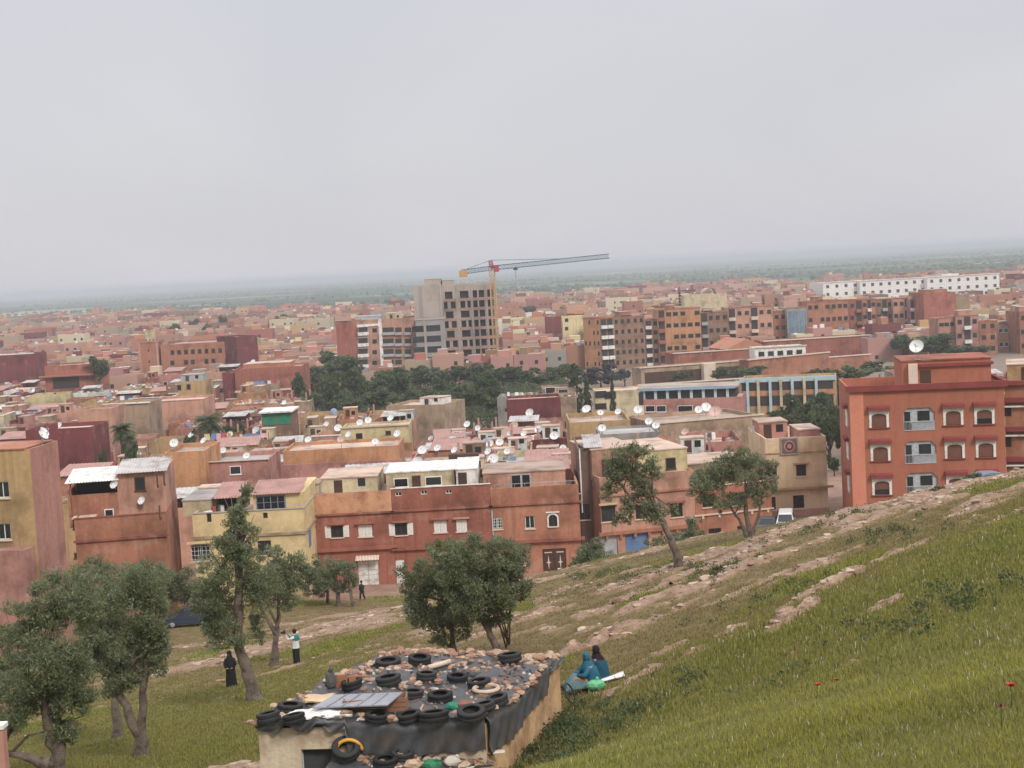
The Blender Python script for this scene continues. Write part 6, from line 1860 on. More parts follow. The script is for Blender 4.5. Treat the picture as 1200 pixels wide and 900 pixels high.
olive((692, 664), 116, [[(692, 666), (694, 650), .14]], [(694, 640, 26, 18), (680, 646, 16, 16), (708, 646, 16, 14), (698, 626, 14, 10)], 'low round olive in front of the alley', 13, leaf=.22, group='olive trees along the street')
olive((783, 644), 112, [[(784, 648), (786, 632), .13]], [(770, 630, 20, 14), (792, 622, 22, 18), (812, 612, 14, 20), (806, 630, 18, 10)], 'bushy olive behind the bent trunk, before the salmon house', 14, leaf=.22, group='olive trees along the street')
olive((214, 716), 122, [[(214, 718), (216, 700), .16]], [(220, 682, 28, 26), (202, 676, 16, 24), (240, 690, 16, 20)], 'dark olive by the parked blue car', 15, leaf=.22, cols=DARKG + OLIVE, group='olive trees along the street')
olive((8, 830), 62, [[(8, 832), (6, 790), .2]], [(4, 742, 22, 46), (-14, 770, 22, 50), (20, 790, 12, 26)], 'olive tree mostly cut off at the left photo edge behind the dense one', 16, leaf=.16)
olive((172, 736), 110, [[(172, 738), (170, 715), .18]], [(150, 668, 40, 26), (172, 690, 22, 30), (110, 655, 30, 20), (190, 662, 14, 16), (130, 690, 30, 26)], 'olive tree in front of the verandah house', 17, leaf=.22, group='olive trees along the street')
# small green shrubs on the brow
olive((988, 596), 104, [[(988, 598), (988, 592), .05]], [(988, 590, 14, 7), (978, 593, 9, 5), (999, 594, 9, 4)], 'low grey-green shrub on the brow at the foot of the red block', 18, leaf=.2, name='shrub', cat='shrub', group='shrubs on the hill', twig=False)
olive((1136, 562), 84, [[(1136, 565), (1136, 558), .05]], [(1136, 556, 8, 7), (1128, 560, 7, 4), (1145, 552, 6, 5)], 'bright green shrub on the skyline before the red block windows', 19, leaf=.16, cols=MIDG, name='shrub', cat='shrub', group='shrubs on the hill', twig=False)
olive((845, 688), 54, [[(845, 690), (845, 684), .04]], [(843, 684, 9, 6), (836, 688, 5, 3)], 'small leafy weed clump among the ledges right of the bent trunk', 20, leaf=.1, cols=MIDG, name='shrub', cat='shrub', group='shrubs on the hill', twig=False)
olive((1102, 592), 70, [[(1102, 594), (1102, 590), .04]], [(1101, 590, 8, 4), (1094, 592, 5, 2)], 'tiny green tuft on the pale rock band', 24, leaf=.1, cols=MIDG, name='shrub', cat='shrub', group='shrubs on the hill', twig=False)

# ---- park and town trees: a few kinds, copied --------------------------------
def proto_crown(seed, cols, shape, n=2600, leaf=.085):
    g = random.Random(seed)
    if shape == 'round': el = [(0, 0, .55, .36, .36, .34)] + [(g.uniform(-.28, .28), g.uniform(-.28, .28), g.uniform(.38, .78), .2, .2, .18) for _ in range(7)]
    elif shape == 'tall': el = [(g.uniform(-.04, .04), g.uniform(-.04, .04), .14 + .1 * k, .26 * (1 - .085 * k) + .03, .26 * (1 - .085 * k) + .03, .12) for k in range(9)]
    else: el = [(g.uniform(-.36, .36), g.uniform(-.36, .36), g.uniform(.3, .7), .2, .2, .2) for _ in range(9)]
    C, Rr = clumps(el, seed, 1.0, .7)
    V, F, T = leaf_cloud(C, Rr, n, leaf, cols, seed, elong=1.6)
    return np_mesh('crown', V, F, M_LEAF, attrs={'tint': ('FACE', 'FLOAT_COLOR', T)})
PCR = {}
for k, (c, s) in {'dark': (DARKG, 'round'), 'mid': (MIDG, 'round'), 'loose': (MIDG + DARKG, 'open'), 'darkloose': (DARKG, 'open'), 'yellow': (YELG, 'open'), 'purple': (PURP, 'open'), 'cypress': (DARKG, 'tall'), 'olive': (OLIVE, 'open')}.items():
    PCR[k] = [proto_crown(hash(k) % 1 + 31 * len(PCR) + v, c, s) for v in range(2)]
_tb = MB(); _tb.tube([(0, 0, -.06), (.01, 0, .2), (-.01, .01, .5)], [.045, .032, .015], 7)
_tb.tube([(0, 0, .2), (.14, .05, .48)], [.022, .008], 5); _tb.tube([(0, 0, .24), (-.13, -.06, .5)], [.02, .008], 5); _tb.tube([(0, 0, .26), (.03, .15, .55)], [.018, .007], 5)
PTR = _tb.mesh('trunk', M_BARKD)
DESC = {'dark': 'dark round-headed tree', 'mid': 'green round-headed tree', 'loose': 'loose green tree', 'darkloose': 'dark open-crowned tree', 'yellow': 'yellow-green tree', 'purple': 'purple-grey jacaranda tree', 'cypress': 'dark pointed cypress', 'olive': 'grey-green tree'}
_tused = {}
def tree(px, py, rx, ry, d, kind, seed, label=None, group='park trees beyond the town houses'):
    """crown centre and half sizes in photo pixels"""
    sc = d / FPX
    c = W(px, py, d); g = G(c.x, c.y) if d < 300 else float(town_level(c.x, c.y))
    top = c.z + ry * sc
    H = max(2.0, top - g); wdt = rx * sc / .47
    if label is None:
        base = DESC[kind] + ' ' + where(px, py)
        n = _tused.get(base, 0); _tused[base] = n + 1
        label = base if n == 0 else ['smaller ', 'leaning ', 'half-hidden ', 'broad ', 'far '][min(n - 1, 4)] + base
    o = empty('cypress_tree' if kind == 'cypress' else 'jacaranda_tree' if kind == 'purple' else 'park_tree', (c.x, c.y, g), 0, label, 'tree', group)
    k = min(H * .98, max(ry * 2 * sc * 1.1, H * .6)) if kind != 'cypress' else H
    a = link('crown', PCR[kind][seed % 2], o, (0, 0, H - k * .95), seed * 1.7); a.scale = (wdt, wdt, k)
    t = link('trunk', PTR, o, (0, 0, 0), seed); t.scale = (k, k, max(H * 1.0, 1))
PARK = [(372,455,22,20,404,'dark'),(400,440,27,24,418,'dark'),(427,457,20,18,398,'darkloose'),(455,453,20,18,412,'dark'),(482,448,22,18,424,'darkloose'),(508,452,20,17,414,'dark'),(534,450,22,18,420,'loose'),(562,447,22,18,426,'mid'),
 (590,456,24,20,402,'mid'),(614,453,20,16,416,'loose'),(638,458,18,14,404,'mid'),(656,448,15,16,420,'dark'),(500,466,26,12,372,'darkloose'),(540,466,25,12,368,'olive'),(452,470,20,10,378,'darkloose'),(575,470,22,11,370,'loose'),(610,472,18,9,365,'dark'),
 (391,468,20,10,380,'dark'),(420,474,18,8,372,'darkloose'),(672,441,15,13,418,'dark'),(660,482,13,12,318,'mid'),(674,463,19,28,322,'cypress'),(688,470,10,22,312,'cypress'),(718,466,7,20,300,'cypress'),(704,446,24,20,396,'purple'),(732,441,10,10,398,'purple'),(768,440,17,10,384,'mid'),(752,436,10,8,420,'olive'),
 (846,438,15,8,368,'dark'),(875,437,22,8,362,'dark'),(798,440,12,6,366,'loose'),(118,434,12,18,398,'dark'),(205,384,11,5,760,'dark'),(226,378,7,5,800,'dark'),(246,381,9,4,780,'olive'),(262,374,6,5,830,'dark'),
 (938,474,16,18,262,'darkloose'),(955,500,20,26,240,'dark'),(972,522,14,34,215,'dark'),(968,552,12,22,190,'darkloose'),(912,488,15,8,270,'mid'),(930,492,14,9,255,'yellow'),(982,446,26,16,318,'yellow'),(955,440,14,9,330,'yellow'),(1004,436,18,10,345,'olive'),(1030,430,20,9,352,'olive'),(1012,458,14,12,300,'loose'),
 (1090,404,30,14,432,'dark'),(1058,402,20,10,438,'dark'),(1122,411,26,8,430,'dark'),(1034,404,14,8,450,'mid'),(1145,410,16,6,434,'darkloose'),(1020,400,12,6,462,'dark'),(1165,398,10,5,455,'mid'),
 (268,506,8,9,262,'mid'),(152,523,9,8,198,'dark'),(222,505,8,8,250,'darkloose'),(120,527,7,6,206,'mid'),(280,501,9,8,258,'dark'),(648,395,7,5,610,'dark'),(620,365,9,4,900,'mid'),(1130,372,9,5,560,'dark'),(770,362,8,4,800,'dark'),(330,372,9,4,880,'dark')]
PARK = [(q[0], q[1] - (2 if 345 < q[0] < 670 else 0), q[2] * (1.2 if 345 < q[0] < 670 else 1.1), q[3] * (1.25 if 345 < q[0] < 670 else 1.1), *q[4:]) for q in PARK]
PARK += [(948,452,16,16,330,'dark'),(962,480,16,24,290,'dark'),(945,520,12,22,235,'darkloose'),(976,492,12,26,262,'dark'),(925,500,12,14,268,'mid'),(978,560,9,24,176,'dark'),(990,470,14,14,312,'loose'),(365,470,20,14,330,'dark'),(400,472,22,13,322,'darkloose'),(440,468,22,14,326,'dark'),(476,466,20,14,318,'darkloose'),(515,468,22,14,312,'dark'),(552,470,22,14,308,'mid'),(585,472,20,13,300,'loose'),(620,478,16,10,302,'darkloose'),(645,470,14,13,330,'dark'),(350,455,12,20,352,'dark'),(385,455,18,22,352,'dark'),(415,452,18,22,346,'dark'),(465,450,18,20,350,'mid'),(530,455,22,20,352,'darkloose'),(575,455,22,20,340,'mid')]
for i, q in enumerate(PARK): tree(*q[:6], seed=i + 3, group='park trees beyond the town houses' if q[0] < 760 else 'trees round the school and the brown field')

def undergrowth():
    g = np.random.default_rng(41); C = []; Rr = []
    while len(C) < 420:
        d = g.uniform(292, 436); px = g.uniform(352, 664); x = (px - 600) / 1700 * d
        if any(-1 < (Vector((x, d)) - A).dot(u) < w + 1 and -1 < (Vector((x, d)) - A).dot(n) < dd + 1 for A, u, n, w, dd in FOOT): continue
        C.append((x, d, float(town_level(x, d)) + g.uniform(.4, 2.2))); Rr.append(g.uniform(1.2, 2.6))
    V, F, T = leaf_cloud(C, Rr, 60000, .55, DARKG + MIDG, 8, elong=1.6, shell=.5)
    tag(link('undergrowth', np_mesh('undergrowth', V, F, M_LEAF, attrs={'tint': ('FACE', 'FLOAT_COLOR', T)})), 'dark shrubs and undergrowth filling the park between its trees', 'shrubs', kind='stuff')
undergrowth()

# ---- palms ------------------------------------------------------------------
def palm(px, py, d, H, fr, n, label, seed, skirt=False):
    c = W(px, py, d); g = G(c.x, c.y); H = c.z - g
    o = empty('palm_tree', (c.x, c.y, g), 0, label, 'palm', 'palms among the roofs')
    r = random.Random(seed)
    b = MB(); b.tube([(0, 0, -.4), (.05, 0, H * .5), (0, 0, H)], [.45, .36, .42], 9); 
    b.build('trunk', M_BARKD, o)
    V = []; F = []; T = []
    for k in range(n):
        a = r.uniform(0, 6.283); el = r.uniform(-.7 if skirt else -.35, 1.35); Lf = fr * r.uniform(.8, 1.1)
        prev = None; h = Vector((math.cos(a), math.sin(a), 0)); side = Vector((-math.sin(a), math.cos(a), 0))
        pts = []
        for s in range(9):
            t = s / 8; pts.append(Vector((0, 0, H + .1)) + h * (Lf * t * math.cos(el * (1 - .5 * t))) + Vector((0, 0, Lf * (math.sin(el) * t - .55 * t * t))))
        for s in range(8):
            p0, p1 = pts[s], pts[s + 1]; wd = .42 * fr / 2.5 * math.sin(math.pi * min(1, (s + 1) / 8.5)) + .05
            for sg in (-1, 1):
                for q in range(2):
                    m0 = p0.lerp(p1, q * .5); m1 = p0.lerp(p1, q * .5 + .32); b0 = len(V)
                    out = side * sg * wd + (p1 - p0) * .5 - Vector((0, 0, wd * .45))
                    V += [m0, m1, m1 + out, m0 + out * .92]; F.append((b0, b0 + 1, b0 + 2, b0 + 3)); cc = r.choice(MIDG + DARKG); T.append((*cc, 1))
    me = np_mesh('crown', [tuple(v) for v in V], F, M_LEAF, attrs={'tint': ('FACE', 'FLOAT_COLOR', T)}); link('crown', me, o)
palm(143, 504, 205, 7, 2.1, 60, 'palm with thick skirted trunk behind the verandah house roof', 3, True)
palm(246, 494, 252, 8, 3.0, 80, 'bushy palm among the roofs above the pink grey-roofed house', 5, True)
palm(151, 514, 203, 5, 1.3, 30, 'short young palm beside the skirted one', 6)

# ---- trees of the plain, too many and too far to count ------------------------
def plain_trees():
    g = np.random.default_rng(17); V = []; F = []; T = []
    ico = bmesh.new(); bmesh.ops.create_icosphere(ico, subdivisions=1, radius=1.0)
    iv = np.array([v.co[:] for v in ico.verts]); fi = np.array([[v.index for v in f.verts] for f in ico.faces]); ico.free()
    P = []
    for k in range(70):                      # tree lines along field edges
        y = 1400 * (6.5 ** g.random()); x = g.uniform(-.42, .42) * y; L_ = g.uniform(100, 700) * (y / 2500); a = g.normal(0, .18)
        m = int(L_ / 9)
        t = np.sort(g.random(m)) * L_
        P.append(np.c_[x + np.cos(a) * t, y + np.sin(a) * t + g.normal(0, 2, m), g.uniform(1.4, 3.4, m)])
    m = 160; y = 1350 * (6.0 ** g.random(m)); P.append(np.c_[g.uniform(-.42, .42, m) * y, y, g.uniform(1.4, 3.2, m)])
    P = np.concatenate(P)
    px = 600 + 1700 * P[:, 0] / P[:, 1]; lim = np.interp(px, [0, 300, 450, 650, 800, 1000, 1200], [1800, 1500, 1400, 1500, 1620, 1480, 1380]) + 40
    P = P[P[:, 1] > lim]
    n = len(P)
    sc = P[:, 2][:, None, None] * g.uniform(.75, 1.2, (n, len(iv), 1))
    VV = iv[None] * sc * np.array([1.25, 1.25, 1.0]) + np.stack([P[:, 0], P[:, 1], P[:, 2] * .8], -1)[:, None]
    FF = fi[None] + (np.arange(n) * len(iv))[:, None, None]
    cols = np.array(DARKG + MIDG)[g.integers(0, 8, n)]
    TT = np.repeat(np.c_[cols, np.ones(n)], len(fi), 0)
    me = np_mesh('distant_trees', VV.reshape(-1, 3), FF.reshape(-1, 3), attr_mat('distant foliage', 'tint', noise=False), attrs={'tint': ('FACE', 'FLOAT_COLOR', TT)})
    o = link('distant_trees', me); tag(o, 'lines and groves of trees dividing the hazy fields of the plain', 'trees', kind='stuff')
plain_trees()
# ------------------------------------------------------------------ the shack with its plastic roof, tyres and stones
ZR = CZ - 10.3
def on_z(px, py, z):
    v = ray(px, py); return CAM + v * ((z - CAM.z) / v.z)
M_PLAST = paint('black plastic sheeting', (0.058, 0.060, 0.066), var=.5, rough=.48, scale=1.6, spec=.5, dirt=(0.17, .13, .10), streak=.45, fine=.15)
M_SHWALL = paint('shack plaster wall', (0.56, 0.37, 0.20), var=.25, scale=.8, streak=.7, dirt=(0.36, 0.19, 0.10), bump=.5)
M_SHFRONT = paint('shack pale front wall', (0.60, 0.49, 0.36), var=.2, scale=.9, streak=.5, dirt=(0.36, 0.24, 0.15), bump=.4)
M_RUBBER = paint('tyre rubber', (0.024, 0.024, 0.025), var=.5, rough=.8, scale=4, dirt=(0.075, .06, .05), rand=.35)
M_STONE = [paint('stone %s' % k, c, var=.35, scale=5, fine=.2, bump=.5) for k, c in (('pink', (.42, .28, .195)), ('buff', (.50, .37, .265)), ('red', (.36, .205, .14)))]

FLc, FRc, BRc, BLc, BMc = on_z(302, 849, ZR), on_z(568, 843, ZR), on_z(655, 771, ZR), on_z(458, 768, ZR), on_z(386, 796, ZR)
SH = empty('shack', (FLc.x, FLc.y, G(FLc.x, FLc.y)), 0, 'low stone shack under black plastic sheeting weighed down by tyres and stones', 'shack')
SO = Vector((FLc.x, FLc.y, G(FLc.x, FLc.y)))
def sloc(p): return tuple(Vector(p) - SO)
def shack():
    poly = [FLc, FRc, BRc, BLc, BMc]
    zb = SO.z - 2.5
    dx = on_z(371, 850, ZR); 
    b = MB()
    # outer walls; the front one split round the doorway
    for i in range(5):
        a, c = poly[i], poly[(i + 1) % 5]
        mi = 1 if i == 0 else 0
        zt = ZR - .10
        if i == 0:
            t0 = (on_z(350, 850, ZR).x - a.x) / (c.x - a.x); t1 = (on_z(393, 850, ZR).x - a.x) / (c.x - a.x)
            p0, p1 = a.lerp(c, t0), a.lerp(c, t1)
            for q0, q1, z0, z1 in ((a, p0, zb, zt), (p1, c, zb, zt), (p0, p1, ZR - .62, zt)):
                b.quad(sloc((q0.x, q0.y, z0)), sloc((q1.x, q1.y, z0)), sloc((q1.x, q1.y, z1)), sloc((q0.x, q0.y, z1)), mi)
            for q in (p0, p1): b.quad(sloc((q.x, q.y, zb)), sloc((q.x, q.y + .4, zb)), sloc((q.x, q.y + .4, ZR - .62)), sloc((q.x, q.y, ZR - .62)), mi)
            dp0, dp1 = p0, p1
        else:
            n = 10
            for k in range(n):
                q0, q1 = a.lerp(c, k / n), a.lerp(c, (k + 1) / n)
                def zz(q, kk): return zt + (.10 * vnoise(q.x * 1.7, q.y * 1.7, 4) - .05 if 0 < kk < n else 0)
                b.quad(sloc((q0.x, q0.y, zb)), sloc((q1.x, q1.y, zb)), sloc((q1.x, q1.y, float(zz(q1, k + 1)))), sloc((q0.x, q0.y, float(zz(q0, k)))), 0)
    b.build('walls', [M_SHWALL, M_SHFRONT], SH)
    b = MB(); b.box(*sloc((dp0.x + .02, dp0.y + .16, zb)), *sloc((dp1.x - .02, dp0.y + .24, ZR - .63))); b.build('door', M_METAL if False else paint('dark grey door', (.06, .062, .066), var=.2), SH)
    # roof sheet: follows the outline, sags, wrinkles, hangs over the right and front edges
    nu, nv = 90, 60
    rows = []
    for j in range(nv + 1):
        t = j / nv
        L_ = FLc.lerp(BMc, t / .62) if t < .62 else BMc.lerp(BLc, (t - .62) / .38)
        Rr = FRc.lerp(BRc, t)
        row = []
        for i in range(nu + 1):
            s = i / nu; p = L_.lerp(Rr, s)
            wr = (fbm(p.x * 2.2, p.y * 2.2, 7, 4) - .5) * .26 + (fbm(p.x * .7, p.y * .7, 3, 2) - .5) * .22
            row.append(Vector((p.x, p.y, ZR + .06 + wr)))
        rows.append(row)
    V = [sloc(p) for r_ in rows for p in r_]; F = []
    id_ = lambda i, j: j * (nu + 1) + i
    for j in range(nv):
        for i in range(nu): F.append((id_(i, j), id_(i + 1, j), id_(i + 1, j + 1), id_(i, j + 1)))
    def skirt(edge, out, drop):
        """hang the sheet down along an edge of the grid"""
        base = None; m = len(edge); ns = 7
        prev = edge
        for k in range(1, ns + 1):
            cur = []
            for q, (vi, op) in enumerate(zip(edge, out)):
                p = Vector(V[vi]); dd = drop(q / (m - 1)) * k / ns
                wv = .05 * math.sin(q * .9 + k) * k / ns + .05 * (float(vnoise(q * .35, k * .5, 5)) - .5)
                V.append(tuple(p + Vector((op[0], op[1], 0)) * (.07 + .05 * min(1, k) + wv) + Vector((0, 0, -dd)))); cur.append(len(V) - 1)
            for q in range(m - 1): F.append((prev[q], prev[q + 1], cur[q + 1], cur[q]))
            prev = cur
    rd = (BRc - FRc).normalized(); rn = (rd.y, -rd.x)
    skirt([id_(nu, j) for j in range(nv + 1)], [rn] * (nv + 1), lambda t: (.85 - .25 * t + .10 * math.sin(t * 9)) if t < .78 else .10)
    skirt([id_(i, 0) for i in range(nu + 1)], [(0, -1)] * (nu + 1), lambda t: (.16 + .12 * math.sin(t * 23) ** 2) if t < .40 else .78)
    skirt([id_(0, j) for j in range(nv + 1)], [(-.8, .5)] * (nv + 1), lambda t: .2 + .1 * math.sin(t * 20))
    me = np_mesh('roof_sheet', V, F, M_PLAST, smooth=True); link('roof_sheet', me, SH)
    # lower porch roof in front
    zp = ZR - .85
    a = on_z(398, 866, zp); c = on_z(572, 866, zp); 
    V = []; F = []; n1, n2 = 50, 22
    for j in range(n2 + 1):
        for i in range(n1 + 1):
            s, t = i / n1, j / n2
            x = a.x + (c.x - a.x) * s - .2 * t; y = 33.25 - 2.3 * t
            V.append(sloc((x, y, zp + .02 - .12 * t + (fbm(x * 2.1, y * 2.1, 9, 4) - .5) * .22 - (.5 * max(0, (s - .93) / .07)) - .5 * max(0, (t - .9) / .1))))
    for j in range(n2):
        for i in range(n1): F.append((j*(n1+1)+i, j*(n1+1)+i+1, (j+1)*(n1+1)+i+1, (j+1)*(n1+1)+i))
    link('porch_sheet', np_mesh('porch_sheet', V, F, M_PLAST, smooth=True), SH)
    b = MB(); p0 = sloc((a.x + .1, 33.2, zb)); p1 = sloc((c.x - .25, 31.2, zp - .2)); b.box(*p0, *p1); b.build('porch_walls', M_SHWALL, SH)
    # pale plastic strips under the eaves
    for x0, x1, py in ((303, 322, 857), (362, 388, 858)):
        q0, q1 = on_z(x0, py - 4, ZR), on_z(x1, py, ZR); b = MB(); y = q0.y - .22
        b.add([sloc((q0.x, 33.42, ZR - .12)), sloc((q1.x, 33.40, ZR - .16)), sloc((q1.x, 33.34, ZR - .30)), sloc((q0.x, 33.36, ZR - .34))], [(0, 1, 2, 3)])
        b.add([sloc((q0.x, 33.44, ZR - .12)), sloc((q1.x, 33.42, ZR - .16)), sloc((q1.x, 33.36, ZR - .30)), sloc((q0.x, 33.38, ZR - .34))], [(0, 3, 2, 1)])
        b.build('eave_strip', M_WHITE, SH)
shack()

def roof_z(x, y):
    return ZR + .06 + float((fbm(x * 2.2, y * 2.2, 7, 4) - .5) * .26 + (fbm(x * .7, y * .7, 3, 2) - .5) * .22)
def porch_z(x, y): return ZR - .85 + .02 - .12 * (33.25 - y) / 2.3 + float((fbm(x * 2.1, y * 2.1, 9, 4) - .5) * .22)

def tyre_mesh():
    b = MB(); prof = []
    R1, R0, w = .30, .175, .19
    pr = [(R0, -w*.42), (R0+.03, -w*.5), (R1-.07, -w*.54), (R1-.02, -w*.47), (R1, -w*.36), (R1, -w*.1), (R1-.012, -w*.06), (R1-.012, w*.06), (R1, w*.1), (R1, w*.36), (R1-.02, w*.47), (R1-.07, w*.54), (R0+.03, w*.5), (R0, w*.42), (R0+.06, w*.36), (R1-.05, w*.3), (R1-.05, -w*.3), (R0+.06, -w*.36), (R0, -w*.42)]
    b.lathe(pr, 26, 0, origin=(0, 0, w * .54))
    n = 36                                            # tread blocks
    for k in range(n):
        a = 2 * math.pi * k / n; ca, sa = math.cos(a), math.sin(a); da = .045
        for z0, z1 in ((.02, .075), (.13, .185)):
            P = lambda r, q, z: (r * math.cos(a + q), r * math.sin(a + q), z)
            b.add([P(R1-.01, -da, z0), P(R1-.01, da, z0), P(R1-.01, da, z1), P(R1-.01, -da, z1), P(R1+.008, -da, z0), P(R1+.008, da, z0), P(R1+.008, da, z1), P(R1+.008, -da, z1)], [(4,5,6,7),(0,4,7,3),(1,2,6,5),(0,1,5,4),(3,7,6,2)])
    return b.mesh('tyre', M_RUBBER)
TM = tyre_mesh()
TYRES = {'back edge': [(455,775,30),(492,779,27),(598,774,28)], 'second row': [(456,800,30),(500,796,24),(536,796,25),(562,801,28)],
         'third row': [(484,811,25),(516,817,30),(584,820,22),(414,806,22)], 'front row': [(442,840,29),(480,837,30),(509,841,36),(553,839,34),(569,829,26),(340,829,30),(316,845,28),(346,846,26)],
         'porch roof': [(446,877,32),(489,878,34),(452,893,30),(472,888,26)]}
def tyres():
    r = random.Random(3)
    ordn = ['first', 'second', 'third', 'fourth', 'fifth', 'sixth', 'seventh', 'eighth']
    for row, L_ in TYRES.items():
        for i, (px, py, dp) in enumerate(sorted(L_)):
            z = ZR + .05 if row != 'porch roof' else ZR - .85
            p = on_z(px, py + 3, z); zz = roof_z(p.x, p.y) if row != 'porch roof' else porch_z(p.x, p.y)
            s = max(.85, min(1.35, dp * p.y / FPX / .6))
            o = link('tyre', TM, None, (p.x, p.y, zz - .02), r.uniform(0, 6)); o.scale = (s, s, r.uniform(.9, 1.15))
            o.rotation_euler = (r.uniform(-.14, .14), r.uniform(-.14, .14), r.uniform(0, 6))
            tag(o, f'worn black tyre on the shack, {ordn[i]} from the left along its {row}', 'tyre', 'tyres weighing down the shack roof')
    p = on_z(408, 886, ZR - .85); zz = porch_z(p.x, p.y)
    o = link('tyre', TM, None, (p.x, p.y - .32, zz + .20), 0); o.rotation_euler = (R(30), R(6), 0); o.scale = (1.08,) * 3
    tag(o, 'black tyre propped aslant below the yellow arch on the porch', 'tyre', 'tyres weighing down the shack roof')
    p = on_z(570, 812, ZR); b = MB(); b.torus((0, 0, .05), .30, .055, 24, 8); o = b.build('rubber_ring', paint('pale rubber ring', (.48, .36, .25), var=.2), None, (p.x, p.y, roof_z(p.x, p.y)), 0)
    tag(o, 'pale tan ring lying among the black tyres near the right roof edge', 'ring')
tyres()

def stone_meshes():
    out = []
    for k in range(9):
        b = MB(); r = random.Random(k + 50)
        b.blob((0, 0, .42), (r.uniform(.8, 1.3), r.uniform(.6, 1.0), r.uniform(.45, .75)), 0, .24, k + 9, 2)
        out.append(b.mesh('stone', M_STONE[k % 3]))
    return out
SM = stone_meshes()
def roof_stones():
    r = random.Random(8); lab = 'pinkish stone holding down the black plastic sheet of the shack'
    spots = []
    def line(a, c, n, jit, s0=.06, s1=.13):
        for k in range(n):
            t = (k + r.uniform(-.4, .4)) / n; spots.append((a[0] + (c[0] - a[0]) * t + r.uniform(-jit, jit), a[1] + (c[1] - a[1]) * t + r.uniform(-jit, jit) * .5, r.uniform(s0, s1)))
    line((458, 771), (650, 774), 60, 4, .06, .16); line((455, 769), (560, 769), 12, 3, .09, .17); line((392, 797), (458, 771), 26, 3, .06, .15); line((300, 846), (390, 798), 9, 4)
    line((640, 785), (585, 830), 22, 4); line((505, 784), (640, 778), 22, 5, .05, .11); line((420, 786), (500, 788), 14, 4); line((470, 806), (520, 800), 8, 6); line((300, 850), (330, 840), 8, 4); line((400, 842), (470, 846), 7, 3)
    line((545, 803), (600, 800), 9, 5); line((480, 790), (620, 786), 22, 6, .04, .09); line((425, 800), (540, 812), 16, 10, .04, .09); line((470, 845), (560, 843), 8, 4, .04, .08); line((330, 834), (365, 812), 8, 5, .04, .09); line((625, 772), (655, 770), 14, 4, .07, .13)
    for px, py, s in spots:
        p = on_z(px, py, ZR); o = link('stone', r.choice(SM), None, (p.x, p.y, roof_z(p.x, p.y) - .02), r.uniform(0, 6), s)
        tag(o, lab, 'stone', 'stones on the shack roof')
    spots.clear()
    line((470, 868), (545, 878), 18, 5); line((425, 872), (470, 868), 8, 4); line((430, 890), (545, 893), 22, 8); line((500, 880), (545, 884), 10, 4)
    for px, py, s in spots:
        p = on_z(px, py, ZR - .85); o = link('stone', r.choice(SM), None, (p.x, p.y, porch_z(p.x, p.y) - .02), r.uniform(0, 6), s)
        tag(o, 'pinkish stone lying on the lower porch sheet of the shack', 'stone', 'stones on the porch roof')
roof_stones()

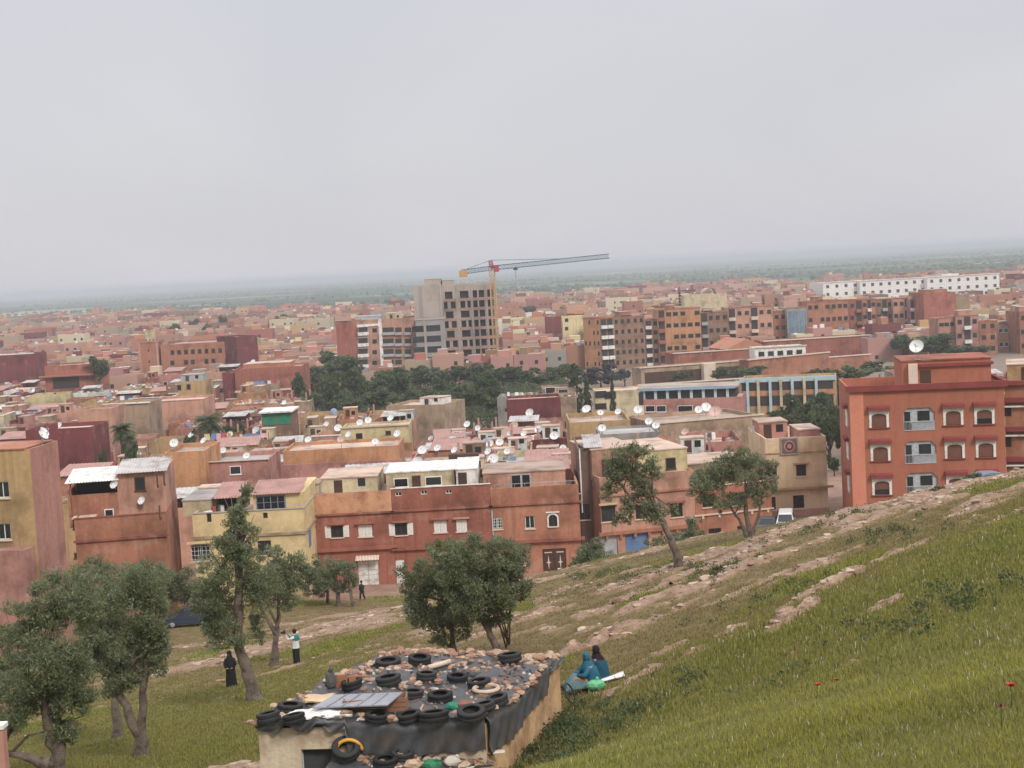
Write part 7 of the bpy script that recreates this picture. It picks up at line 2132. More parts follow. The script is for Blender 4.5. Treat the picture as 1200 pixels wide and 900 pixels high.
def shack_bits():
    def P(px, py, up=0.0, z=ZR): p = on_z(px, py, z + .1 + up); return p
    def thing(name, fn, mats, p, lab, cat, rz=0.0):
        b = MB(); fn(b); o = b.build(name, mats, None, p, rz); tag(o, lab, cat); return o
    # grey metal panel propped over a crate
    q = [P(366, 829, .18), P(454, 826, .30), P(472, 811, .38), P(391, 814, .30)]
    c = sum(q, Vector()) / 4
    thing('metal_panel', lambda b: (b.add([tuple(v - c) for v in q] + [tuple(v - c - Vector((0, 0, .03))) for v in q], [(0,1,2,3),(7,6,5,4),(0,4,5,1),(1,5,6,2),(2,6,7,3),(3,7,4,0)]), [b.tube([q[0].lerp(q[1], t) - c + Vector((0, 0, .012)), q[3].lerp(q[2], t) - c + Vector((0, 0, .012))], .012, 4) for t in (.2, .4, .6, .8)]), paint('galvanised panel', (.30, .30, .32), var=.2, rough=.45, metal=.2, streak=.3), c, 'flat grey metal panel propped on the shack roof', 'panel')
    p = P(440, 832); z = roof_z(p.x, p.y)
    thing('wooden_crate', lambda b: ([b.box(-.75, -.28, k * .11, .75, -.24, k * .11 + .09) for k in range(3)], b.box(-.75, -.24, 0, -.71, .28, .3), b.box(.71, -.24, 0, .75, .28, .3), b.box(-.7, .24, 0, .7, .28, .3)), paint('crate wood', (.24, .12, .07), var=.4, scale=2), (p.x, p.y + .15, z - .03), 'brown wooden crate under the grey metal panel', 'crate')
    # board stack standing at the left back corner
    p = P(409, 806); z = roof_z(p.x, p.y)
    thing('board', lambda b: b.box(-.42, -.02, 0, -.03, .02, .36), paint('brown board', (.33, .15, .08), var=.3, scale=2), (p.x, p.y, z - .02), 'brown upright board at the left back of the shack roof', 'board')
    thing('board', lambda b: b.box(.0, -.02, 0, .36, .02, .30), paint('reddish board', (.38, .15, .08), var=.3, scale=2), (p.x, p.y + .05, z - .02), 'shorter reddish board beside the brown upright one', 'board')
    p = P(388, 808); z = roof_z(p.x, p.y)
    def bag(b):
        b.blob((0, 0, .22), (.15, .12, .24), 0, .16, 5, 2); b.blob((.02, 0, .50), (.07, .06, .08), 0, .2, 6, 1); b.tube([(.0, 0, .45), (.03, 0, .62)], [.05, .03], 6)
    thing('rubbish_bag', bag, M_PLAST, (p.x, p.y, z - .05), 'knotted black plastic bag at the left edge of the shack roof', 'bag')
    # white cloth, wrinkled
    def cloth(b, w, d, n=22, amp=.07, seed=1):
        V = []; F = []
        for j in range(n + 1):
            for i in range(n + 1):
                x, y = w * (i / n - .5), d * (j / n - .5); e = min(i, j, n - i, n - j) / n
                V.append((x + .05 * math.sin(j * 1.3), y + .05 * math.sin(i * .8), .05 + amp * float(fbm(x * 4, y * 4, seed, 3)) * 2 * min(1, e * 6 + .2)))
        m = len(V); V += [(a, c_, z_ - .025) for a, c_, z_ in V]
        for j in range(n):
            for i in range(n):
                a = j*(n+1)+i; F += [(a, a+1, a+n+2, a+n+1), (m+a, m+a+n+1, m+a+n+2, m+a+1)]
        b.add(V, F, 0, True)
    p = P(375, 838); z = roof_z(p.x, p.y)
    thing('sheet_cloth', lambda b: cloth(b, 1.45, .6), M_WHITE, (p.x, p.y, z), 'crumpled white sheet lying in front of the grey metal panel', 'sheet', R(6))
    p = P(375, 822); z = roof_z(p.x, p.y)
    thing('cardboard_sheet', lambda b: cloth(b, .7, .6, 10, .03, 4), paint('cardboard', (.55, .40, .24), var=.2), (p.x, p.y, z), 'tan cardboard sheet showing behind the grey metal panel', 'cardboard')
    p = P(515, 782); z = roof_z(p.x, p.y)
    thing('log', lambda b: b.tube([(-.28, -.14, .08), (0, 0, .1), (.28, .16, .13)], .065, 9), M_TRIM, (p.x, p.y, z), 'short pale log among stones on the shack roof', 'log')
    p = P(535, 826); z = roof_z(p.x, p.y)
    thing('bundle', lambda b: (b.blob((-.1, 0, .08), (.18, .14, .10), 0, .2, 2, 2), b.blob((.2, 0, .1), (.18, .15, .12), 1, .18, 3, 2)), [M_GREENT, paint('brown rag', (.24, .11, .07), var=.3)], (p.x, p.y, z - .03), 'green and brown cloth bundle between front tyres', 'bundle')
    # things on the porch and at the door
    p = W(409, 880, 32.85)
    def arch(b):
        pts = [(.30 * math.cos(math.pi * k / 14), 0, .26 * math.sin(math.pi * k / 14) * 1.0) for k in range(15)]; b.tube(pts, .045, 8)
    thing('hoop', arch, paint('yellow plastic hoop', (.62, .31, .05), var=.15, rough=.5), p, 'yellow-orange half hoop standing above the propped tyre', 'hoop')
    p = on_z(506, 899, ZR - .85)
    def sack(b, s, c):
        b.blob((0, 0, .11), (.21, .16, .13), 0, .15, s, 2); b.blob((.12, 0, .20), (.06, .06, .07), 0, .2, s + 1, 1)
    thing('bag', lambda b: sack(b, 3, 0), paint('dull green plastic', (.03, .17, .08), var=.3, rough=.5), (p.x, p.y, porch_z(p.x, p.y) - .02), 'bright green plastic bag on the porch edge of the shack', 'bag')
    p = on_z(530, 896, ZR - .85)
    thing('sack', lambda b: (sack(b, 7, 0)), paint('dirty sack', (.50, .45, .38), var=.3), (p.x, p.y, porch_z(p.x, p.y) - .02), 'off-white sack beside the green plastic bag', 'sack')
    p = on_z(484, 899, ZR - .85)
    thing('sack', lambda b: (sack(b, 9, 0)), paint('tan sack', (.46, .33, .22), var=.2), (p.x, p.y, porch_z(p.x, p.y) - .02), 'tan sack left of the green plastic bag', 'sack')
    p = on_z(468, 880, ZR - .85)
    def planks(b):
        b.tube([(-.45, 0, .1), (.5, .2, .16)], .025, 5)
    thing('stick', planks, M_TRIM, (p.x, p.y, porch_z(p.x, p.y) + .05), 'pale stick lying across the porch tyres', 'stick')
    # garment hanging left of the doorway
    x0, x1 = on_z(336, 850, ZR).x, on_z(351, 850, ZR).x
    def garm(b):
        n = 8; V = []; F = []
        for j in range(9):
            for i in range(n + 1):
                s = i / n; V.append((s * (x1 - x0), -.04 * math.sin(s * 9) - .03, -j * .12 - .05 * math.sin(s * 3)))
        m = len(V); V += [(a, y + .03, z_) for a, y, z_ in V]
        for j in range(8):
            for i in range(n):
                a = j*(n+1)+i; F += [(a, a+1, a+n+2, a+n+1), (m+a, m+a+n+1, m+a+n+2, m+a+1)]
        b.add(V, F, 0, True)
        for j in range(1): b.add([(v[0], v[1] - .01, v[2]) for v in [V[k] for k in (2, 3, 2 + 8*(n+1) + 1, 2 + 8*(n+1))]], [(0, 1, 2, 3)], 1)
    o = thing('garment', garm, [paint('pale blue cloth', (.45, .52, .55), var=.2, scale=3), M_DARK], (x0, 33.3, ZR - .42), 'pale blue garment hanging beside the dark shack door', 'garment')
    # gatepost bottom left
    p = W(1, 850, 30)
    g = G(p.x, p.y); h = p.z - g
    o = empty('gatepost', (p.x - .02, p.y, g), 0, 'pink plastered post with white cap at the lower left corner', 'post')
    b = MB(); b.box(-.12, -.12, -.4, .09, .12, h - .05); b.build('shaft', wallmat('pink'), o)
    b = MB(); b.box(-.15, -.15, h - .05, .12, .15, h + .04); b.build('cap', M_WHITE, o)
    # bicycle wheel and scrap leaning by the shack corner
    p = W(668, 818, 37.9); g = G(p.x, p.y)
    b = MB(); b.torus((0, 0, .28), .27, .022, 22, 6, 0, axis=(1, -.35, .45)); 
    for k in range(8): 
        a = math.pi * k / 8; q = Vector((math.cos(a) * .26, 0, math.sin(a) * .26)); b.tube([Vector((0, 0, .28)) - q, Vector((0, 0, .28)) + q], .006, 3)
    o = b.build('bicycle_wheel', M_RUBBER, None, (p.x, p.y, g + .02)); tag(o, 'old bicycle wheel leaning among stones at the right shack corner', 'wheel')
shack_bits()

def roof_debris():
    """scraps, splinters and small rubble scattered over the sheeting"""
    r = random.Random(77); V = []; F = []; T = []
    cols = [(.30, .19, .13), (.22, .13, .09), (.42, .30, .21), (.10, .09, .085), (.5, .46, .4), (.36, .2, .13), (.05, .05, .05), (.16, .12, .10)]
    for k in range(620):
        s, t = r.random(), r.random()
        if r.random() < .75:
            t = t ** .8
            L_ = FLc.lerp(BMc, t / .62) if t < .62 else BMc.lerp(BLc, (t - .62) / .38)
            p = L_.lerp(FRc.lerp(BRc, t), .02 + .96 * s); z = roof_z(p.x, p.y); x, y = p.x, p.y
        else:
            x, y = -3.9 + 3.2 * s, 31.4 + 1.8 * t; z = porch_z(x, y)
        sx, sy, sz = r.uniform(.02, .09), r.uniform(.02, .06), r.uniform(.01, .05)
        if r.random() < .2: sx *= 3; sy *= .5
        if r.random() < .08: sx *= 2.5; sy *= 3; sz = .012
        a = r.uniform(0, 3.1); ca, sa = math.cos(a), math.sin(a); b0 = len(V); tl = r.uniform(-.02, .02)
        for dz, kk in ((-.01, 1), (sz, .75)):
            for dx, dy in ((-1, -1), (1, -1), (1, 1), (-1, 1)):
                V.append((x + (dx*sx*ca - dy*sy*sa) * kk, y + (dx*sx*sa + dy*sy*ca) * kk, z + dz + tl * dx))
        F += [tuple(b0 + i for i in f) for f in ((4,5,6,7),(0,1,5,4),(1,2,6,5),(2,3,7,6),(3,0,4,7))]
        c = r.choice(cols); T += [(*c, 1)] * 5
    me = np_mesh('roof_debris', V, F, M_CLOTHS, attrs={'tint': ('FACE', 'FLOAT_COLOR', T)})
    tag(link('roof_debris', me), 'splinters, scraps and small rubble scattered over the plastic roof of the shack', 'debris', kind='stuff')
roof_debris()
# ------------------------------------------------------------------ people
M_SKIN = paint('skin', (0.33, 0.17, 0.11), var=.1, scale=6, fine=0, rough=.6)
M_HAIR = paint('dark hair', (0.012, 0.01, 0.009), var=.3, scale=8, fine=0, rough=.5)
def skin_body(J, E, root=0):
    """one continuous body grown round a jointed skeleton; J = [(x,y,z,r)]"""
    me = bpy.data.meshes.new('body')
    me.from_pydata([j[:3] for j in J], E, [])
    o = bpy.data.objects.new('body_build', me); COL.objects.link(o)
    m = o.modifiers.new('skin', 'SKIN'); m.use_smooth_shade = True
    for i, v in enumerate(me.skin_vertices[0].data):
        v.radius = (J[i][3], J[i][3]) if len(J[i]) < 5 else (J[i][3], J[i][4]); v.use_root = (i == root)
    s = o.modifiers.new('sub', 'SUBSURF'); s.levels = s.render_levels = 2
    dg = bpy.context.evaluated_depsgraph_get(); dg.update()
    out = bpy.data.meshes.new_from_object(o.evaluated_get(dg))
    bpy.data.objects.remove(o)
    out.materials.clear(); out.materials.append(M_SKIN)
    return out

def head_bits(root, hc, r, hair=None, face=(0, -1), scarf=None):
    """eyes, nose, mouth and ears on the head centre hc, looking along face"""
    f = Vector((face[0], face[1], 0)).normalized(); s = Vector((-f.y, f.x, 0)); H = Vector(hc)
    b = MB()
    for sg in (-1, 1): b.blob(H + f * r * .93 + s * (sg * r * .36) + Vector((0, 0, r * .08)), (.013, .013, .010), 0, 0, 0, 1)
    b.build('eyes', M_HAIR, root)
    b = MB(); b.blob(H + f * r * 1.0 - Vector((0, 0, r * .18)), (.016, .018, .026), 0, 0, 0, 1); b.build('nose', M_SKIN, root)
    b = MB(); b.blob(H + f * r * .93 - Vector((0, 0, r * .55)), (.024, .02, .008), 0, 0, 0, 1); b.build('mouth', paint('lips', (.28, .10, .09)), root)
    if not scarf:
        b = MB()
        for sg in (-1, 1): b.blob(H + s * (sg * r * .93), (.016, .02, .032), 0, 0, 0, 1)
        b.build('ears', M_SKIN, root)
    if hair or scarf:
        bm = MB(); V = []; F = []; nu, nv = 18, 12; k_ = 1.13 if hair else 1.2
        for j in range(nv + 1):
            th = math.pi * .82 * j / nv
            for i in range(nu):
                ph = 2 * math.pi * i / nu; d = Vector((math.sin(th) * math.cos(ph), math.sin(th) * math.sin(ph), math.cos(th)))
                kk = k_
                if d.dot(f) > .45 and d.z < .55: kk = .86            # the face stays free
                V.append(H + Vector((d.x * r * kk, d.y * r * kk, d.z * r * 1.16 * kk + r * .08)))
        for j in range(nv):
            for i in range(nu): F.append((j*nu+i, (j+1)*nu+i, (j+1)*nu+(i+1) % nu, j*nu+(i+1) % nu))
        bm.add(V, F, 0, True); bm.build('headscarf' if scarf else 'hair', scarf or hair, root)

def loft(rings, n=36):
    """closed garment from [(x, y, z, rx, ry)]"""
    V = []; F = []
    for x, y, z, rx, ry in rings:
        for k in range(n):
            a = 2 * math.pi * k / n; w = 1 + .06 * math.sin(a * 5 + z * 7) + .035 * math.sin(a * 9 - z * 13)
            V.append((x + rx * w * math.cos(a), y + ry * w * math.sin(a), z))
    for j in range(len(rings) - 1):
        for k in range(n): F.append((j*n+k, j*n+(k+1) % n, (j+1)*n+(k+1) % n, (j+1)*n+k))
    return V, F
def garment(root, name, rings, mat, n=36):
    b = MB(); V, F = loft(rings, n); b.add(V, F, 0, True); return b.build(name, mat, root)
def sleeve(root, pts, rad, mat, name='sleeve'):
    b = MB(); b.tube(pts, rad, 10); return b.build(name, mat, root)

STAND_E = [(0,1),(1,2),(2,3),(3,4),(2,5),(5,6),(6,7),(2,8),(8,9),(9,10),(0,11),(11,12),(12,13),(13,14),(0,15),(15,16),(16,17),(17,18)]
def hand(root, p, d, n=(0, 0, 1)):
    """palm with four fingers and a thumb"""
    p = Vector(p); d = Vector(d).normalized(); n = Vector(n); s = d.cross(n).normalized(); b = MB()
    b.blob(p + d * .035, (.042, .042, .032), 0, .05, 1, 1)
    for k in range(4):
        q = p + d * .06 + s * (.022 * (k - 1.5)); L_ = (.055, .065, .06, .045)[k]
        b.tube([q, q + d * L_ * .6 - n * .008, q + d * L_ - n * .025], [.010, .009, .007], 6)
    b.tube([p + s * .03 + d * .02, p + s * .06 + d * .05, p + s * .06 + d * .075], [.012, .010, .008], 6)
    b.build('hand', M_SKIN, root)

def person_photographer():
    p = W(348, 779, 72); g = GD(p.x, p.y)
    o = empty('person', (p.x, p.y, g), 0, 'person in white and teal top and black trousers raising a dark camera under the olives', 'person', 'people on the hillside')
    # faces left in the photo (-x), slightly away
    J = [(0,0,.92,.13,.11),(0,0,1.12,.12,.10),(0,0,1.38,.15,.11),(-.01,0,1.50,.055),(-.03,0,1.64,.095,.105),
         (-.06,-.19,1.37,.06),(-.30,-.20,1.28,.048),(-.42,-.12,1.55,.035), (-.06,.19,1.37,.06),(-.30,.18,1.28,.048),(-.43,.06,1.56,.035),
         (0,-.1,.86,.09),(.0,-.11,.48,.068),(.02,-.11,.08,.045),(-.14,-.12,.035,.035),(0,.1,.86,.09),(-.03,.12,.48,.068),(.0,.12,.08,.045),(-.16,.13,.035,.035)]
    link('body', skin_body(J, STAND_E), o)
    head_bits(o, (-.03, 0, 1.65), .105, hair=M_HAIR, face=(-1, 0))
    teal = paint('teal cloth', (.02, .16, .15), var=.2, scale=3); white = paint('white cloth', (.62, .64, .63), var=.15, scale=3); black = paint('black cloth', (.012, .012, .014), var=.3, scale=3)
    garment(o, 'top', [(0, 0, .80, .19, .21), (0, 0, 1.0, .165, .19), (0, 0, 1.2, .175, .205), (0, 0, 1.36, .175, .22), (0, 0, 1.44, .13, .16), (-.01, 0, 1.50, .07, .075)], white)
    garment(o, 'yoke', [(.02, 0, 1.20, .185, .215), (.02, 0, 1.34, .185, .235), (.01, 0, 1.45, .14, .17), (0, 0, 1.49, .08, .085)], teal)
    garment(o, 'skirt', [(0, 0, .06, .17, .22), (0, 0, .4, .165, .22), (0, 0, .7, .175, .215), (0, 0, .86, .175, .2)], black)
    for sg in (-1, 1):
        sleeve(o, [(-.03, sg * .2, 1.39), (-.18, sg * .20, 1.31), (-.31, sg * .19, 1.28), (-.41, sg * (.12 if sg < 0 else .07), 1.50)], [.075, .068, .06, .048], teal if sg > 0 else white)
        hand(o, (-.43, sg * .08, 1.55), (-.1, -sg * .2, 1), (1, 0, 0))
    # camera in the raised hands
    q = Vector((p.x - .52, p.y, g + 1.60)); b = MB()
    b.box(-.06, -.10, -.06, .05, .10, .08, 0); b.lathe([(.001, 0), (.055, 0), (.06, .05), (.05, .14), (.001, .14)], 14, 0, axis=(-1, 0, 0), origin=(-.06, 0, .01)); b.box(-.04, -.04, .083, .04, .04, .12, 0); b.lathe([(.001, 0), (.045, 0), (.001, .004)], 12, 1, axis=(-1, 0, 0), origin=(-.202, 0, .01))
    c = b.build('camera_body', [M_RUBBER, M_GLASS], None, q); c.name = 'handheld_camera'; tag(c, 'dark camera held up by the person in white and teal', 'camera')
    shoes(o, [(-.06, -.115), (-.07, .125)], (-1, 0))
def shoes(o, spots, f):
    for x, y in spots:
        b = MB(); b.blob((x, y, .045), (.13 if f[0] else .055, .055 if f[0] else .13, .045), 0, .04, 1, 2); b.build('shoe', M_HAIR, o)

def person_black():
    p = W(271, 797, 67); g = GD(p.x, p.y)
    o = empty('person', (p.x, p.y, g), 0, 'person in long black robe and headscarf standing half behind the leaning trunk', 'person', 'people on the hillside')
    J = [(0,0,.92,.12,.11),(0,0,1.12,.11,.10),(0,0,1.36,.14,.10),(0,0,1.47,.05),(-.01,-.01,1.60,.09,.10),(-.18,0,1.33,.055),(-.24,-.06,1.08,.045),(-.16,-.18,.95,.035),(.18,0,1.33,.055),(.24,-.06,1.08,.045),(.16,-.18,.95,.035),
         (-.09,0,.86,.09),(-.1,0,.48,.065),(-.1,.02,.08,.045),(-.1,-.12,.035,.035),(.09,0,.86,.09),(.1,-.02,.48,.065),(.1,.02,.08,.045),(.1,-.12,.035,.035)]
    link('body', skin_body(J, STAND_E), o)
    black = paint('black cloth', (.012, .012, .014))
    garment(o, 'robe', [(0, 0, .04, .27, .22), (0, 0, .35, .24, .2), (0, 0, .8, .215, .19), (0, 0, 1.1, .20, .17), (0, 0, 1.33, .225, .17), (0, 0, 1.42, .15, .12), (0, 0, 1.48, .08, .08)], black)
    for sg in (-1, 1):
        sleeve(o, [(sg * .18, 0, 1.36), (sg * .25, -.05, 1.10), (sg * .17, -.17, .96)], [.075, .07, .06], black); hand(o, (sg * .15, -.19, .95), (-sg * .8, -.5, 0))
    head_bits(o, (-.01, -.01, 1.61), .10, face=(-.4, -1), scarf=black)
    garment(o, 'scarf_drape', [(0, 0, 1.28, .2, .16), (0, 0, 1.42, .15, .13), (0, 0, 1.52, .10, .10)], black)
    shoes(o, [(-.1, -.05), (.1, -.05)], (0, -1))

def person_walker():
    p = W(425, 708, 125); g = GD(p.x, p.y)
    o = empty('person', (p.x, p.y, g), R(-20), 'tiny person in dark clothes walking along the street before the garage doors', 'person', 'people on the hillside')
    J = [(0,0,.92,.12,.10),(0,0,1.12,.12,.10),(0,0,1.38,.15,.10),(0,0,1.5,.055),(0,-.01,1.64,.09,.1),(-.19,0,1.36,.055),(-.24,.1,1.1,.045),(-.22,-.02,.88,.035),(.19,0,1.36,.055),(.24,-.1,1.1,.045),(.22,-.25,.95,.035),
         (-.09,0,.86,.09),(-.1,-.14,.48,.065),(-.1,-.22,.10,.045),(-.1,-.36,.05,.035),(.09,0,.86,.09),(.1,.08,.48,.065),(.1,.28,.12,.045),(.1,.16,.05,.035)]
    link('body', skin_body(J, STAND_E), o)
    dk = paint('charcoal cloth', (.03, .03, .035), var=.2); 
    garment(o, 'jacket', [(0, 0, .82, .17, .14), (0, 0, 1.1, .165, .135), (0, 0, 1.36, .2, .14), (0, 0, 1.45, .1, .1), (0, 0, 1.5, .06, .06)], dk)
    for sg in (-1, 1):
        sleeve(o, [(sg * .19, 0, 1.38), (sg * .24, -sg * .1, 1.1), (sg * .22, -.02 if sg < 0 else -.24, .92)], [.07, .06, .05], dk)
        sleeve(o, [(sg * .09, 0, .88), (sg * .1, -.14 if sg < 0 else .08, .48), (sg * .1, -.22 if sg < 0 else .28, .14)], [.11, .085, .07], paint('dark trousers', (.02, .02, .025)), 'trouser_leg')
    head_bits(o, (0, -.01, 1.65), .1, hair=M_HAIR)
    shoes(o, [(-.1, -.28), (.1, .22)], (0, -1))

def seated(px, py, d, lab, robe, lower, scarf, face, seed, lean=0.0, flip=1):
    p = W(px, py, d); g = GD(p.x, p.y) + .05
    a = math.atan2(face[1], face[0])
    o = empty('person', (p.x, p.y, g), a, lab, 'person', 'people on the hillside')
    # local +x is where the person faces; legs drawn up in front
    J = [(0,0,.14,.15,.13),(.0,0,.36,.13,.11),(.06 + lean,0,.58,.15,.11),(.09 + lean,0,.69,.05),(.12 + lean,0,.82,.09,.10),
         (.09,-.19,.56,.055),(.26,-.24,.36,.045),(.46,-.10,.34,.035),(.09,.19,.56,.055),(.26,.24,.36,.045),(.46,.10,.34,.035),
         (.12,-.12,.14,.09),(.52,-.13,.34,.07),(.72,-.12,.06,.045),(.86,-.12,.03,.035),(.12,.12,.14,.09),(.50,.13,.32,.07),(.70,.12,.06,.045),(.84,.12,.03,.035)]
    link('body', skin_body(J, STAND_E), o)
    garment(o, 'robe', [(.02, 0, .0, .30, .30), (.01, 0, .15, .27, .27), (.01, 0, .34, .22, .24), (.05 + lean * .7, 0, .54, .2, .245), (.08 + lean, 0, .64, .13, .16), (.09 + lean, 0, .70, .07, .075)], robe)
    # cloth over the drawn-up legs
    b = MB(); V = []; F = []
    for j, (x, z, w) in enumerate(((.10, .26, .27), (.30, .33, .27), (.52, .43, .25), (.66, .30, .24), (.78, .10, .25), (.84, .0, .26))):
        for k in range(9):
            t = k / 8 * 2 - 1; V.append((x, w * t, max(0, z * (1 - .9 * abs(t) ** 3))))
    m = len(V)
    for j in range(5):
        for k in range(8): F.append((j*9+k, j*9+k+1, (j+1)*9+k+1, (j+1)*9+k))
    b.add(V, F, 0, True); b.build('skirt', lower, o)
    for sg in (-1, 1):
        sleeve(o, [(.08 + lean, sg * .2, .58), (.26, sg * .25, .38), (.44, sg * .11, .36)], [.08, .075, .06], robe); hand(o, (.46, sg * .09, .36), (.6, -sg * .6, 0))
    head_bits(o, (.12 + lean, 0, .83), .10, face=(1, 0), scarf=scarf)
    garment(o, 'scarf_drape', [(.05 + lean, 0, .52, .2, .23), (.07 + lean, 0, .64, .15, .17), (.10 + lean, 0, .76, .105, .11)], scarf)
    shoes(o, [(.82, -.12), (.80, .12)], (1, 0))
def people():
    person_photographer(); person_black(); person_walker()
    tealr = paint('teal robe', (.010, .06, .095), var=.2, scale=4); blue = paint('blue robe', (.02, .11, .17), var=.25, scale=4); grey = paint('grey teal skirt', (.10, .17, .19), var=.25, scale=4); mar = paint('dark plum scarf', (.018, .006, .014), var=.2, scale=5)
    seated(704, 793, 40.3, 'seated person in deep teal robe and dark plum headscarf on the white mat', tealr, tealr, mar, (-.8, .35), 1)
    seated(694, 797, 39.5, 'seated person in blue robe and blue headscarf with grey skirt beside the green bag', blue, grey, blue, (-.95, -.2), 2, lean=.03)
    p = W(706, 797, 40.0); g = GD(p.x, p.y)
    def mat_(b):
        n = 14; V = []; F = []
        for j in range(n + 1):
            for i in range(n + 1):
                x, y = 1.2 * (i / n - .5), .9 * (j / n - .5); V.append((x, y, GD(p.x + x, p.y + y) - g + .06 + .03 * float(fbm(x * 4 + 5, y * 4, 3, 2))))
        m = len(V); V += [(a, c, z - .02) for a, c, z in V]
        for j in range(n):
            for i in range(n):
                a = j*(n+1)+i; F.extend([(a, a+1, a+n+2, a+n+1), (m+a, m+a+n+1, m+a+n+2, m+a+1)])
        b.add(V, F, 0, True)
    b = MB(); mat_(b); o = b.build('ground_mat', M_WHITE, None, (p.x, p.y, g)); tag(o, 'white mat spread on the grass under the two seated people', 'mat')
    p = W(698, 801, 39.0); g = GD(p.x, p.y)
    b = MB(); b.blob((0, 0, .13), (.27, .19, .16), 0, .1, 4, 2); b.blob((.05, 0, .30), (.06, .05, .07), 0, .2, 6, 1)
    o = b.build('carrier_bag', paint('light green plastic', (.13, .40, .21), var=.15, rough=.4), None, (p.x, p.y, g + .04)); tag(o, 'light green plastic bag on the grass in front of the seated people', 'bag')

# ------------------------------------------------------------------ cars
def car(loc, rz, col, label, van=False, cover=False):
    o = empty('parked_van' if van else 'parked_car', loc, rz, label, 'van' if van else 'car', 'cars parked along the street')
    L_, Wd, H = (4.4, 1.75, 1.9) if van else (4.0, 1.7, 1.48)
    if van: prof = [(-2.15,.35),(-2.2,.75),(-2.15,1.05),(-1.55,1.2),(-1.0,1.82),(-.7,1.9),(1.9,1.88),(2.1,1.75),(2.18,.9),(2.16,.35)]
    else: prof = [(-1.95,.32),(-2.0,.62),(-1.88,.80),(-.95,.95),(-.30,1.42),(.2,1.48),(1.0,1.45),(1.55,1.28),(1.88,.95),(1.98,.75),(1.95,.32)]
    bm = MB(); n = len(prof); V = []
    for sg in (-1, 1):
        for x, z in prof:
            ins = .0 if z < 1.0 else .16 * (z - 1.0) / .48; V.append((x, sg * (Wd / 2 - ins), z))
    F = [tuple(range(n)), tuple(range(2 * n - 1, n - 1, -1))] + [(i, n + i, n + (i + 1) % n, (i + 1) % n) for i in range(n)]
    bm.add(V, F, 0); body = bm.mesh('body', paint('car paint ' + label[:12], col, var=.06, rough=.28, scale=.5, fine=0, spec=.5))
    t = bmesh.new(); t.from_mesh(body); bmesh.ops.bevel(t, geom=[e for e in t.edges], offset=.05, segments=2, affect='EDGES'); t.to_mesh(body); t.free()
    link('body', body, o)
    xa, xb, za, zb = (-.85, 1.95, 1.2, 1.68) if van else (-.62, 1.25, .95, 1.36)
    for sg in (-1, 1):
        b = MB(); y = sg * (Wd / 2 - .02)
        k = -sg * .0
        yy = lambda z: sg * (Wd / 2 - (.16 * (z - 1.0) / .48 if z > 1 else 0) + .012)
        b.add([(xa - .3, yy(za), za), (xb + .25, yy(za), za), (xb - .1, yy(zb), zb), (xa + .35, yy(zb), zb)], [(0, 1, 2, 3)]); b.build('side_window', M_GLASS, o)
        for x in (-1.25, 1.25):
            b = MB(); b.lathe([(.001, -.10), (.2, -.1), (.31, -.09), (.32, 0), (.31, .09), (.2, .1), (.001, .1)], 20, 0, axis=(0, 1, 0), origin=(x, sg * (Wd / 2 - .08), .32))
            w_ = b.build('wheel', M_RUBBER, o); b = MB(); b.lathe([(.001, 0), (.19, 0), (.2, -.02 * sg), (.001, .02 * sg)], 14, 0, axis=(0, 1, 0), origin=(x, sg * (Wd / 2 + .028), .32)); b.build('rim', M_METAL, w_)
        b = MB(); b.box(-2.02 if not van else -2.22, sg * .5 - .16, .62, -1.9, sg * .5 + .16, .74); b.build('headlight', M_WHITE, o)
        b = MB(); b.box(1.9, sg * .62 - .1, .78, 2.0 if not van else 2.2, sg * .62 + .1, .95); b.build('tail_light', paint('tail lamp', (.35, .02, .02), rough=.3), o)
    b = MB(); z0, z1 = (1.22, 1.8) if van else (.97, 1.40); x0, x1 = (-1.56, -1.02) if van else (-.95, -.34)
    b.add([(x0 - .02, -.66, z0), (x0 - .02, .66, z0), (x1 - .02, .58, z1), (x1 - .02, -.58, z1)], [(0, 1, 2, 3)]); b.build('windscreen', M_GLASS, o)
    b = MB()
    if van: b.add([(2.19, -.6, 1.15), (2.19, .6, 1.15), (2.15, .56, 1.65), (2.15, -.56, 1.65)], [(0, 1, 2, 3)])
    else: b.add([(1.89, -.6, 1.0), (1.89, .6, 1.0), (1.60, .54, 1.28), (1.60, -.54, 1.28)], [(0, 1, 2, 3)])
    b.build('rear_window', M_GLASS, o)
    return o
def cars():
    def at(px, py, d): p = W(px, py, d); return (p.x, p.y, G(p.x, p.y) + .02)
    car(at(222, 729, 117), R(4), (.035, .05, .085), 'dark blue hatchback parked nose left under the street olives')
    car(at(921, 617, 133), R(78), (.62, .62, .60), 'white van seen over its rear just beyond the brow', van=True)
    car(at(900, 617, 134), R(70), (.05, .055, .06), 'dark grey car beside the white van beyond the brow')
    car(at(981, 597, 128), R(65), (.16, .19, .19), 'grey green car parked at the corner of the red apartment block')
    best = min(((abs(W(1152, 553.5, d).z - 1.46 - G(W(1152, 553.5, d).x, d)), d) for d in [84 + .5 * k for k in range(70)]))
    p = W(1152, 558, best[1]); car((p.x, p.y, G(p.x, p.y)), R(12), (.12, .15, .20), 'slate blue car showing its roof over the rocky brow')
# ------------------------------------------------------------------ what grows and lies on the hill
def in_shack(x, y):
    poly = [FLc, FRc, BRc, BLc, BMc]; ins = np.ones(x.shape, bool)
    for i in range(5):
        a, c = poly[i], poly[(i + 1) % 5]
        ins &= ((c.x - a.x) * (y - a.y) - (c.y - a.y) * (x - a.x)) > -.25
    return ins | ((x > -4.2) & (x < .2) & (y > 30.8) & (y < 33.6))

